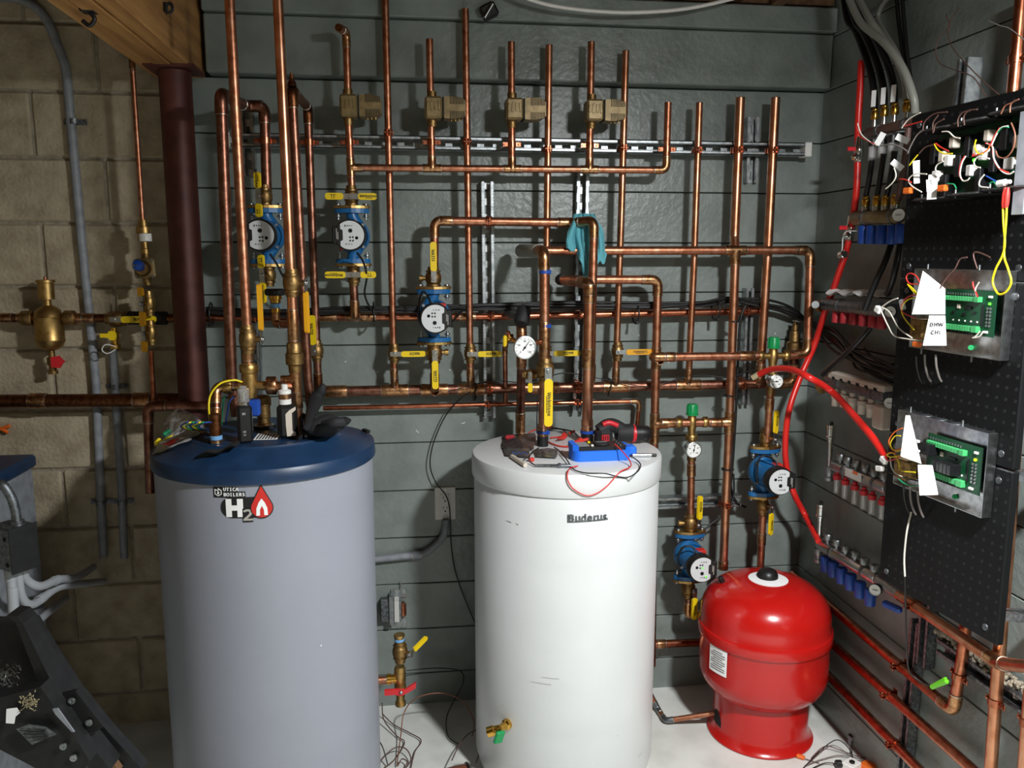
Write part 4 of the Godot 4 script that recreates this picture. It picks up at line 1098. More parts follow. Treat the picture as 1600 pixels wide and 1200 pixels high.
func tank_pipes() -> void:
	var up := Vector3.UP
	# --- over the grey tank ---
	var za := 0.585
	run("copper_riser", "long copper riser dropping to the mixing valve on the grey tank", [P(353, -110, za), P(386, 515, za), P(388, 580, za)], 0.0123, {"m": M.copper, "coup": [[1, 0.6, 0.03]]})
	ball_valve("ball_valve", "brass ball valve with a side-on yellow lever on the long riser", P(387, 530, za), up, Vector3(1, 0, 0.12), 0.012, PI / 2, 0.14, "", {"lm": M.orange_yellow, "L": 0.075})
	var p := P(390, 603, za)
	var t := thing("mixing_valve", "brass mixing valve with a blue cap over the grey tank", "valve", p)
	obj(B.new().lathe(p - up * 0.03, up, [[0.0, 0.0], [0.016, 0.0], [0.018, 0.01], [0.02, 0.02], [0.02, 0.06], [0.0, 0.06]], 18), "body", M.brass, t)
	obj(B.new().cyl(p + up * 0.03, p + up * 0.06, 0.0175, 16), "inlet", M.brass, t)
	union_nut(t, p + up * 0.045, up, 0.024, 0.022, M.brass)
	obj(B.new().cyl(p - Vector3(0.06, 0, 0), p + Vector3(0.05, 0, 0), 0.012, 14), "cross_arm", M.brass, t)
	union_nut(t, p + Vector3(-0.055, 0, 0), Vector3.RIGHT, 0.019, 0.022, M.brass)
	union_nut(t, p + Vector3(0.055, 0, 0), Vector3.RIGHT, 0.024, 0.026, M.fitting)
	obj(B.new().box(p + Vector3(0.012, -0.055, 0.012), Vector3(0.028, 0.042, 0.03), Basis(), 0.004), "blue_cap", M.blue_plastic, t)
	var tp := Y(338, 692, 1.113)
	run("copper_tank_pipe", "copper elbow from the blue-capped mixing valve into the grey tank", [P(374, 602, za), P(337, 604, za), Vector3(tp.x, 1.125, tp.z), tp], 0.0123, {"m": M.copper_brown, "coup": [[1, 0.55, 0.03]]})
	var nip := thing("taped_nipple", "brown nipple wrapped in blue tape beside the wire bag", "fitting", tp)
	obj(B.new().cyl(tp + up * 0.008, tp + up * 0.02, 0.0158, 14, 0.002), "tape", M.tape_blue, nip)
	obj(B.new().cyl(tp + up * 0.018, tp + up * 0.075, 0.0145, 14, 0.002), "nipple", M.copper_old, nip)
	# second riser and its tee to the mixing valve
	var zb := 0.55
	var lp := Y(467, 676, 1.113)
	run("copper_riser", "long bright copper riser dropping through two valves into the grey tank", [P(429, -110, zb), P(455, 440, zb), P(462, 600, zb), lp + up * 0.05, lp], 0.0128, {"m": M.copper_bright, "fit": false, "tees": [[1, 0.96, Vector3.LEFT, 0.011]], "coup": [[1, 0.42, 0.08], [2, 0.6, 0.03], [2, 0.3, 0.03]]})
	ball_valve("ball_valve", "brass ball valve with a side-on amber lever on the bright riser", P(456, 442, zb), up, Vector3(1, 0, 0.25), 0.0125, -PI / 2, 0.13, "", {"lm": M.orange_yellow, "L": 0.072})
	var cv := thing("check_valve", "bulky brass check valve on the bright riser above the vaporizers", "valve", P(460, 555, zb))
	var cp := P(460, 555, zb)
	obj(B.new().lathe(cp - up * 0.045, up, [[0.0128, 0.0], [0.016, 0.0], [0.017, 0.018], [0.023, 0.022], [0.0235, 0.05], [0.02, 0.052], [0.019, 0.075], [0.015, 0.08], [0.0128, 0.08]], 18), "body", M.brass_dull, cv)
	var cnx := thing("copper_cross_pipe", "short copper pipe from the blue-capped mixing valve to the bright riser", "pipe", P(440, 604, za))
	obj(B.new().cyl(P(420, 604, za), P(456, 604, zb), 0.0115, 14), "tube", M.copper, cnx)
	sleeve(P(434, 604, za), Vector3.RIGHT, 0.0115, 0.025, cnx)
	var tt := Y(413, 668, 1.113)
	var tv := thing("relief_valve", "dark brass relief valve standing on the grey tank", "valve", tt)
	obj(B.new().lathe(tt, up, [[0.02, 0.0], [0.02, 0.012], [0.016, 0.014], [0.016, 0.028], [0.0185, 0.03], [0.0185, 0.06], [0.0215, 0.062], [0.0215, 0.085], [0.014, 0.09], [0.0, 0.092]], 14), "body", M.brass_dull, tv)
	obj(B.new().cyl(tt + up * 0.001, tt + up * 0.01, 0.028, 18, 0.002), "washer", M.steel, tv)
	# small copper elbow with a black-wheeled drain cock, under the half-hidden pump
	var ez := 0.44
	run("copper_elbow_line", "small copper elbow from the black-wheeled cock to the bright riser", [P(430, 470, ez), P(431, 507, ez), P(458, 508, 0.52)], 0.0095, {"m": M.copper})
	var dc := thing("drain_cock", "brass cock with a black handwheel and light blue tape", "valve", P(431, 472, ez))
	var q := P(431, 488, ez)
	obj(B.new().lathe(q, up, [[0.0, 0.0], [0.0125, 0.0], [0.0125, 0.022], [0.011, 0.024], [0.0145, 0.026], [0.0145, 0.034], [0.018, 0.036], [0.018, 0.046], [0.0, 0.046]], 14), "body", M.brass_bright, dc)
	obj(B.new().cyl(q + up * 0.012, q + up * 0.024, 0.0138, 14), "tape", M.tape_blue, dc)
	obj(B.new().cyl(q + up * 0.046, q + up * 0.064, 0.028, 20, 0.004), "handwheel", M.black_plastic, dc)
	# --- over the white tank ---
	var zw := 0.345
	var t1 := Y(848, 697, 1.0)
	var t2 := Y(917, 692, 1.0)
	var t3 := Y(813, 676, 1.0)
	run("copper_tank_pipe", "thick copper pipe with blue ties and a yellow valve dropping into the white tank", [P(812, 390, 0.1), P(850, 392, zw), P(851, 560, zw), t1 + up * 0.04, t1 + up * 0.02], 0.0146, {"m": M.copper, "fit": true, "coup": [[1, 0.86, 0.13], [3, 0.1, 0.06]]})
	run("copper_tank_pipe", "thick copper pipe standing in front of the towel down to the white tank", [P(874, 437, 0.1), P(921, 442, 0.33), P(919, 560, 0.33), t2 + up * 0.04, t2 + up * 0.02], 0.0162, {"m": M.copper_bright, "coup": [[3, 0.05, 0.07], [1, 0.09, 0.03]]})
	run("copper_tank_pipe", "brown copper pipe below the black foam stub down to the white tank", [P(812, 494, 0.12), P(815, 512, 0.24), P(815, 560, 0.24), t3 + up * 0.05, t3], 0.0142, {"m": M.copper_brown, "coup": [[3, 0.3, 0.07], [1, 0.35, 0.05]]})
	for a in [[P(815, 392, 0.13), P(840, 392, 0.28), 0.021, "grey foam sleeve on the pipe behind the thick elbow", M.pex_grey], [P(876, 437, 0.11), P(880, 437, 0.135), 0.018, "black rubber end on the pipe left of the towel", M.black_rubber], [P(815, 502, 0.26), P(819, 484, 0.235), 0.0225, "black foam pipe sleeve standing off the cable bundle", M.black_rubber], [P(793, 489, 0.08), P(806, 495, 0.2), 0.0125, "dark grey rubber sleeve beside the black foam sleeve", M.zinc_dull]]:
		var fs := thing("pipe_sleeve", a[3], "sleeve", a[0])
		var l: float = a[0].distance_to(a[1])
		obj(B.new().lathe(a[0], a[1] - a[0], [[0.0, -0.012], [a[2] * 0.8, -0.011], [a[2], -0.004], [a[2], l], [a[2] * 0.9, l + 0.005], [0.0, l + 0.006]], 18), "foam", a[4], fs)
	for a in [[t1, 0.0175], [t2, 0.0195]]:
		var nb := thing("black_nipple", "black plastic nipple where the %s pipe enters the white tank" % ("blue-tied" if a[0] == t1 else "foremost"), "fitting", a[0])
		obj(B.new().cyl(a[0], a[0] + up * 0.034, a[1], 18, 0.002), "nipple", M.black_plastic, nb)
	for a in [[P(851, 425, zw), 0.0148, "blue cable tie high on the thick pipe with the yellow valve"], [P(851, 509, zw), 0.0148, "blue cable tie midway on the thick pipe with the yellow valve"], [t1 + up * 0.045, 0.0175, "blue cable tie at the foot of the thick pipe with the yellow valve"], [t2 + up * 0.036, 0.0195, "blue cable tie at the foot of the foremost thick pipe"]]:
		var bt := thing("cable_tie", a[2], "cable tie", a[0])
		obj(B.new().lathe(a[0] - up * 0.004, up, [[a[1], 0.0], [a[1] + 0.0022, 0.0], [a[1] + 0.0022, 0.008], [a[1], 0.008]], 18), "band", M.blue_plastic, bt)
		obj(B.new().box(a[0] + Vector3(a[1] * 0.75, 0, a[1] * 0.75), Vector3(0.012, 0.012, 0.008), Basis(up, 0.7), 0.001), "lock_head", M.blue_plastic, bt)
	ball_valve("ball_valve", "brass ball valve with a long yellow lever hanging over the white tank", P(852, 578, zw), up, Vector3(0.1, 0, 1), 0.0145, -PI / 2, 0.165, "Webstone", {"L": 0.07, "w": 0.026, "off": 0.034})
	ball_valve("stop_valve", "small brass stop valve with a yellow lever between two thick pipes", P(829, 585, 0.3), Vector3(1, 0.02, 0.2), Vector3.BACK, 0.009, 0.0 - PI / 2 + PI / 2, 0.05, "", {"w": 0.014})
	gauge("dial_gauge", "large round white dial gauge between the thick pipes over the white tank", P(820, 543, 0.4), Vector3(0.02, 0.05, 1), 0.0335, 0.95, 0.014)
	var gp := thing("gauge_pipe", "short brass pipe holding the large dial gauge", "pipe", P(845, 534, 0.36))
	obj(B.new().tube(bends([P(800, 530, 0.2), P(815, 538, 0.37), P(830, 538, 0.37), P(848, 533, 0.345)], 0.01), 0.0075, 12), "tube", M.copper, gp)
	union_nut(gp, P(797, 528, 0.19), Vector3.RIGHT, 0.013, 0.02, M.brass_bright)
	obj(B.new().box(P(789, 533, 0.21), Vector3(0.012, 0.036, 0.012), Basis(), 0.003), "yellow_tab", M.yellow, gp)

func strap(t: Node3D, p: Vector3, r: float) -> void:
	var b := B.new()
	for s in [-1.0, 1.0]:
		b.box(Vector3(p.x + s * (r + 0.01), p.y, 0.003), Vector3(0.022, 0.016, 0.003), Basis(), 0.0008)
	b.lathe(p - Vector3(0, 0.008, 0), Vector3.UP, [[r, 0.0], [r + 0.0018, 0.0], [r + 0.0018, 0.016], [r, 0.016]], 16)
	var o := obj(b, "strap", M.zinc_dull, t)
	for s in [-1.0, 1.0]:
		obj(B.new().cyl(Vector3(p.x + s * (r + 0.012), p.y, 0.003), Vector3(p.x + s * (r + 0.012), p.y, 0.009), 0.0045, 8, 0.001), "screw", M.zinc_dull, o)
func left_side() -> void:
	var up := Vector3.UP
	var t := run("conduit", "grey conduit bending down the block wall beside the brass air separator", PL([[-400, -40, 0.016], [62, 0, 0.016], [103, 105, 0.016], [128, 380, 0.016], [150, 600, 0.016], [158, 790, 0.016], [162, 870, 0.016]]), 0.0132, {"m": M.conduit, "fit": false, "bend": 0.12, "cat": "conduit"})
	strap(t, P(115, 190, 0.016), 0.0132)
	strap(t, P(157, 785, 0.016), 0.0132)
	t = run("conduit", "grey conduit starting under the capped drain valve on the block wall", PL([[176, 541, 0.016], [182, 640, 0.016], [190, 760, 0.016], [194, 872, 0.016]]), 0.0122, {"m": M.conduit, "fit": false, "cat": "conduit"})
	strap(t, P(181, 604, 0.016), 0.0122)
	strap(t, P(191, 785, 0.016), 0.0122)
	# dark main through the air separator
	var z := 0.066
	run("copper_main", "dark pipe through the brass air separator on the block wall", PL([[-500, 497, z], [330, 497, z]]), 0.0135, {"m": M.copper_old, "coup": [[0, 11, 0.03], [0, 38, 0.035], [0, 121, 0.03], [0, 139, 0.03]]})
	var ins := thing("pipe_sleeve", "black foam insulation on the dark pipe left of the red column", "sleeve", P(230, 497, z))
	obj(B.new().cyl(P(200, 497, z), P(262, 497, z), 0.021, 18, 0.003), "foam", M.black_rubber, ins)
	var c := P(77, 510, z)
	var a := thing("air_separator", "bulbous brass air separator with a vent cap on top", "separator", c)
	obj(B.new().lathe(c - up * 0.075, up, [[0.0, 0.0], [0.018, 0.002], [0.034, 0.012], [0.041, 0.028], [0.043, 0.032], [0.041, 0.036], [0.0415, 0.1], [0.043, 0.104], [0.041, 0.108], [0.036, 0.124], [0.02, 0.136], [0.012, 0.14], [0.012, 0.158], [0.0, 0.158]], 32), "body", M.brass, a)
	obj(B.new().lathe(c + up * 0.082, up, [[0.012, 0.0], [0.023, 0.001], [0.023, 0.05], [0.027, 0.052], [0.027, 0.06], [0.0, 0.062]], 24), "vent_cap", M.brass, a)
	obj(B.new().cyl(c + up * 0.143, c + up * 0.152, 0.005, 10, 0.001), "vent_screw", M.copper, a)
	for s in [-1.0, 1.0]:
		union_nut(a, c + Vector3(s * 0.062, P(77, 497, z).y - c.y, 0), Vector3.RIGHT, 0.023, 0.034, M.brass_dull)
	var dv := obj(B.new().lathe(c - up * 0.075, -up, [[0.01, 0.0], [0.01, 0.02], [0.015, 0.022], [0.015, 0.044], [0.011, 0.046], [0.011, 0.06], [0.014, 0.062], [0.014, 0.072], [0.0, 0.072]], 14), "drain", M.brass_dull, a)
	obj(B.new().prism(poly([[0.0, -0.016], [0.024, -0.02], [0.034, -0.004], [0.042, 0.0], [0.034, 0.004], [0.024, 0.018], [0.0, 0.014]]), c - up * 0.107 + Vector3(0.006, 0, 0.016), Vector3.RIGHT, up, 0.01), "drain_handle", M.red_plastic, dv)
	ball_valve("ball_valve", "brass ball valve with a yellow lever lying along the dark pipe", P(184, 498, z), Vector3.RIGHT, Vector3.BACK, 0.0135, -PI / 2 + PI, 0.125, "WATTS", {"off": 0.036, "L": 0.07})
	var d := P(178, 512, z + 0.01)
	var dr := thing("drain_valve", "small brass drain valve with a yellow tab and dangling cap", "valve", d)
	obj(B.new().lathe(d, -up, [[0.009, 0.0], [0.009, 0.012], [0.014, 0.014], [0.014, 0.036], [0.0105, 0.038], [0.0105, 0.05], [0.0165, 0.052], [0.0165, 0.064], [0.0, 0.064]], 14), "body", M.brass_bright, dr)
	obj(B.new().prism(poly([[-0.035, -0.006], [-0.012, -0.007], [-0.008, -0.014], [0.006, -0.015], [0.012, -0.006], [0.012, 0.006], [0.006, 0.014], [-0.008, 0.013], [-0.012, 0.006], [-0.035, 0.006]]), d + Vector3(0, -0.022, 0.016), Vector3.RIGHT, up, 0.008), "yellow_tab", M.yellow, dr)
	wire(dr, [d + Vector3(0.008, -0.058, 0.016), d + Vector3(-0.02, -0.05, 0.02), d + Vector3(-0.033, -0.066, 0.02), d + Vector3(-0.018, -0.078, 0.02), d + Vector3(0.006, -0.066, 0.018)], 0.002, M.white_plastic, "cap_strap")
	# make-up water line
	var mz := 0.13
	run("copper_riser", "thin copper riser above the small pressure regulator on the block wall", PL([[206, 92, mz], [223, 350, mz]]), 0.0078, {"m": M.copper, "coup": [[0, 0.03, 0.03]]})
	run("copper_drop", "thin copper line below the double amber-levered valve", PL([[236, 548, mz], [241, 640, mz]]), 0.0078, {"m": M.copper_red})
	var m := P(225, 358, mz)
	var mk := thing("backflow_preventer", "brass backflow preventer with a white band on the thin riser", "valve", m)
	var ax := (P(231, 445, mz) - P(223, 345, mz)).normalized()
	obj(B.new().lathe(P(223, 343, mz), ax, [[0.008, 0.0], [0.014, 0.001], [0.014, 0.02], [0.021, 0.022], [0.0215, 0.04], [0.018, 0.042], [0.018, 0.064], [0.011, 0.066], [0.011, 0.085], [0.013, 0.087], [0.013, 0.1], [0.0, 0.1]], 16), "body", M.brass, mk)
	obj(B.new().lathe(P(226, 365, mz), ax, [[0.0185, 0.0], [0.0192, 0.0005], [0.0192, 0.0225], [0.0185, 0.023]], 20), "band", M.white_plastic, mk)
	var pr := P(229, 419, mz)
	var rg := thing("pressure_regulator", "square bronze pressure regulator with a blue cap", "regulator", pr)
	obj(B.new().lathe(pr - ax * 0.05, ax, [[0.0, 0.0], [0.011, 0.0], [0.013, 0.02], [0.022, 0.03], [0.022, 0.072], [0.012, 0.082], [0.011, 0.1], [0.0, 0.1]], 16), "body", M.brass_dull, rg)
	obj(B.new().box(pr + Vector3(0.002, 0, 0.026), Vector3(0.06, 0.058, 0.012), Basis(Vector3.BACK, 0.05), 0.005), "cover_plate", M.bronze_box, rg)
	obj(B.new().lathe(pr + Vector3(0, 0, 0.03), Vector3.BACK, [[0.024, 0.0], [0.024, 0.012], [0.018, 0.02], [0.0, 0.022]], 20), "bonnet", M.brass_dull, rg)
	obj(B.new().lathe(pr + Vector3(-0.004, 0.006, 0.045), Vector3(-0.15, 0.25, 1).normalized(), [[0.016, 0.0], [0.016, 0.018], [0.009, 0.022], [0.0, 0.022]], 16), "blue_cap", M.blue_plastic, rg)
	obj(B.new().cyl(pr + Vector3(-0.007, 0.008, 0.06), pr + Vector3(-0.011, 0.009, 0.085), 0.0035, 8), "adjusting_screw", M.zinc, rg)
	for sx in [-1.0, 1.0]:
		for sy in [-1.0, 1.0]:
			obj(hexa(pr + Vector3(0.002 + sx * 0.024, sy * 0.023, 0.032), Vector3.BACK, 0.0045, 0.004), "screw", M.zinc, rg)
	var v1 := P(234, 478, mz)
	for q in [[233, 474, PI / 2, -PI / 2, "upper amber-levered brass valve below the pressure regulator"], [236, 520, PI / 2, -PI / 2, "lower amber-levered brass valve below the pressure regulator"]]:
		ball_valve("ball_valve", q[4], P(q[0], q[1], mz), ax, Vector3(-0.55, 0, 1), 0.0095, q[2], 0.056, "", {"ang2": q[3], "len2": 0.05, "lm": M.orange_yellow, "w": 0.018, "bm": M.brass, "L": 0.075})
	run("copper_main", "thick dark horizontal pipe low on the block wall", PL([[-500, 631, 0.076], [330, 624, 0.076]]), 0.0206, {"m": M.copper_old, "coup": [[0, 60, 0.05], [0, 222, 0.05]]})
	run("copper_elbow_line", "brown copper elbow turning down beside the wire bag", PL([[335, 634, 0.19], [231, 634, 0.19], [235, 770, 0.19]]), 0.0142, {"m": M.copper_brown, "fm": M.copper_brown})
	# boiler cabinet at the left edge
	var bx := thing("boiler_cabinet", "grey boiler cabinet with a navy top beside the black chute", "cabinet", Vector3(-1.47, 0, 0.375))
	obj(B.new().box(Vector3(-1.47, 0.473, 0.375), Vector3(0.66, 0.946, 0.43), Basis(), 0.006), "body", M.conduit, bx)
	obj(B.new().box(Vector3(-1.47, 0.966, 0.375), Vector3(0.68, 0.04, 0.45), Basis(), 0.008), "top_panel", M.lid_navy, bx)
	var fx := thing("flex_conduit", "ribbed silver flexible conduit entering the junction box", "conduit", P(27, 818, 0.58))
	var path := smooth(PL([[-14, 756, 0.56], [4, 758, 0.58], [17, 776, 0.58], [24, 798, 0.58], [27, 820, 0.58]]), 10)
	var rr := []
	for i in path.size(): rr.append(0.0125 if i % 2 == 0 else 0.0108)
	obj(B.new().tube(path, rr, 12), "hose", M.zinc_dull, fx)
	obj(B.new().cyl(P(27, 812, 0.58), P(27.5, 822, 0.58), 0.017, 12, 0.002), "connector", M.zinc, fx)
	var jc := P(22, 852, 0.575)
	var jb := thing("junction_box", "dented metal junction box with a black cover at the boiler", "box", jc)
	var jbs := Basis(up, -0.62)
	obj(B.new().box(jc, Vector3(0.085, 0.115, 0.07), jbs, 0.004), "body", M.zinc_dull, jb)
	obj(B.new().box(jc + jbs * Vector3(0.044, 0, 0), Vector3(0.004, 0.12, 0.074), jbs, 0.001), "cover", M.machine_black, jb)
	for q in [[-0.02, -0.005, 0.011], [0.022, 0.03, 0.006], [0.024, -0.038, 0.006]]:
		obj(B.new().cyl(jc + jbs * Vector3(q[0], q[1], 0.033), jc + jbs * Vector3(q[0], q[1], 0.0362), q[2], 14), "knockout", M.hole_black, jb)
	for q in [["light grey vertical pvc pipe with couplings under the junction box", [[14, 884, 0.58], [20, 930, 0.58], [24, 1000, 0.58]], [[0, 0.3, 0.03], [1, 0.1, 0.07]]],
			["light grey pvc pipe sweeping from the junction box towards the grey tank, uppermost of three", [[36, 878, 0.56], [40, 904, 0.54], [62, 916, 0.5], [90, 906, 0.4], [118, 902, 0.24], [146, 886, 0.03]], [[2, 0.9, 0.03]]],
			["light grey pvc pipe sweeping from the junction box towards the grey tank, middle of three", [[28, 880, 0.57], [33, 930, 0.55], [52, 944, 0.5], [90, 918, 0.36], [130, 912, 0.2], [162, 908, 0.03]], [[2, 0.3, 0.03]]],
			["light grey straight pvc pipe rising from behind the black chute, lowest of three", [[34, 992, 0.45], [62, 968, 0.3], [103, 934, 0.03]], [[0, 0.8, 0.03]]]]:
		var pts := PL(q[1])
		var pv := thing("pvc_pipe", q[0], "pipe", pts[0])
		obj(B.new().tube(smooth(pts, 8), 0.0115, 14), "tube", M.conduit_light, pv)
		for s in q[2]:
			sleeve(pts[s[0]].lerp(pts[s[0] + 1], s[1]), pts[s[0] + 1] - pts[s[0]], 0.0115, s[2], pv, "coupling", M.conduit_light, false)
	var oc := thing("orange_clip", "small orange plastic clip at the edge of the block wall", "clip", P(8, 668, 0.02))
	obj(B.new().cyl(P(-4, 672, 0.012), P(16, 665, 0.012), 0.006, 8, 0.002).cyl(P(-4, 667, 0.012), P(13, 676, 0.012), 0.006, 8, 0.002), "clip", M.wire_orange, oc)
	machine()

func plate(parent: Node3D, called: String, px: Array, z0: float, z1: float, thick: float, m: Material) -> MeshInstance3D:
	# a plate traced at its own distance: z runs from z0 at the left to z1 at the right of the outline
	var pts := []
	var lo := INF
	var hi := -INF
	for q in px:
		lo = minf(lo, q[0]); hi = maxf(hi, q[0])
	for q in px:
		pts.append(P(q[0], q[1], lerpf(z0, z1, (q[0] - lo) / (hi - lo))))
	var o: Vector3 = pts[0]
	var ex := Vector3(1, 0, 0)
	var a: Vector3 = P(lo, px[0][1], z0)
	var b: Vector3 = P(hi, px[0][1], z1)
	ex = Vector3(b.x - a.x, 0, b.z - a.z).normalized()
	var pg := PackedVector2Array()
	for p in pts: pg.append(Vector2((p - o).dot(ex), p.y - o.y))
	return obj(B.new().prism(pg, o, ex, Vector3.UP, -thick), called, m, parent)
func machine() -> void:
	var t := thing("black_chute", "black plastic machine chute with steel bolts, wood chips inside", "machine", Vector3(-0.75, 0, 1.05))
	plate(t, "back_wall", [[-60, 966], [26, 966], [64, 1078], [0, 1092], [-60, 1100]], 0.98, 1.0, 0.01, M.machine_black)
	plate(t, "rim", [[10, 962], [26, 964], [36, 975], [76, 1058], [92, 1092], [128, 1150], [172, 1204], [140, 1204], [104, 1150], [62, 1074], [24, 972]], 1.08, 1.1, 0.05, M.machine_black)
	plate(t, "side_wall", [[26, 964], [50, 972], [84, 1030], [118, 1082], [166, 1142], [222, 1204], [172, 1204], [128, 1150], [92, 1092], [76, 1058], [36, 975]], 1.02, 1.05, 0.03, M.machine_black)
	var fp := plate(t, "front_panel", [[-40, 1088], [0, 1090], [63, 1073], [104, 1132], [140, 1190], [130, 1204], [60, 1204], [46, 1196], [0, 1172], [-40, 1160]], 1.11, 1.13, 0.04, M.machine_black)
	plate(t, "leg_strap", [[94, 1086], [118, 1080], [162, 1136], [150, 1143], [126, 1146]], 1.085, 1.09, 0.012, M.black_plastic)
	plate(t, "wood_strip", [[134, 1150], [146, 1150], [186, 1206], [164, 1206]], 1.06, 1.065, 0.02, M.wood_dark)
	for q in [[112, 1095, 1.092], [139, 1129, 1.092], [99, 1166, 1.132], [115, 1184, 1.132]]:
		var p := P(q[0], q[1], q[2])
		obj(B.new().lathe(p, Vector3.BACK, [[0.0075, 0.0], [0.0068, 0.003], [0.0035, 0.0032], [0.003, 0.001], [0.0, 0.001]], 14), "bolt", M.zinc, t)
	var pad := plate(fp, "ribbed_pad", [[25, 1139], [44, 1132], [70, 1136], [88, 1148], [76, 1152], [50, 1164]], 1.134, 1.138, 0.003, M.zinc_dull)
	for k in 4:
		plate(pad, "rib", [[29 + k * 5, 1142 + k * 6], [31 + k * 5, 1141 + k * 6], [70 + k * 2, 1143 + k * 3], [68 + k * 2, 1145 + k * 3]], 1.1385, 1.1405, 0.001, M.machine_black)
	plate(fp, "slot_plate", [[82, 1108], [90, 1107], [116, 1144], [112, 1144], [86, 1116]], 1.134, 1.137, 0.003, M.conduit)
	plate(fp, "paint_patch", [[10, 1108], [26, 1106], [31, 1114], [24, 1120], [22, 1131], [9, 1130]], 1.1345, 1.135, 0.001, M.paper)
	var ch := B.new()
	for k in 90:
		var ang := rng.randf_range(0, TAU)
		var ra := absf(rng.randfn(0, 1.0)) * 9.0
		var p := P(47 + cos(ang) * ra, 1096 + sin(ang) * ra * 0.8, 1.137)
		ch.box(p, Vector3(rng.randf_range(0.002, 0.007), 0.0012, 0.002), Basis(Vector3.BACK, rng.randf_range(0, PI)))
	var co := obj(ch, "wood_chips", M.chip_wood, t)
	co.set_meta("kind", "stuff")
	var sh := B.new()
	for k in 60:
		var p := P(rng.randf_range(-10, 34), rng.randf_range(1040, 1082), 1.03)
		var q := p + Vector3(rng.randf_range(-0.02, 0.02), rng.randf_range(-0.015, 0.015), rng.randf_range(0, 0.02))
		sh.tube([p, (p + q) / 2 + Vector3(0, 0.008, 0.004), q], 0.0012, 5)
	var so := obj(sh, "metal_shavings", M.steel, t)
	so.set_meta("kind", "stuff")
	for q in [Vector3(-0.86, 0, 1.04), Vector3(-0.66, 0, 1.04)]:
		obj(B.new().box(q + Vector3(0, 0.24, 0), Vector3(0.05, 0.48, 0.05), Basis(), 0.004), "leg", M.machine_black, t)

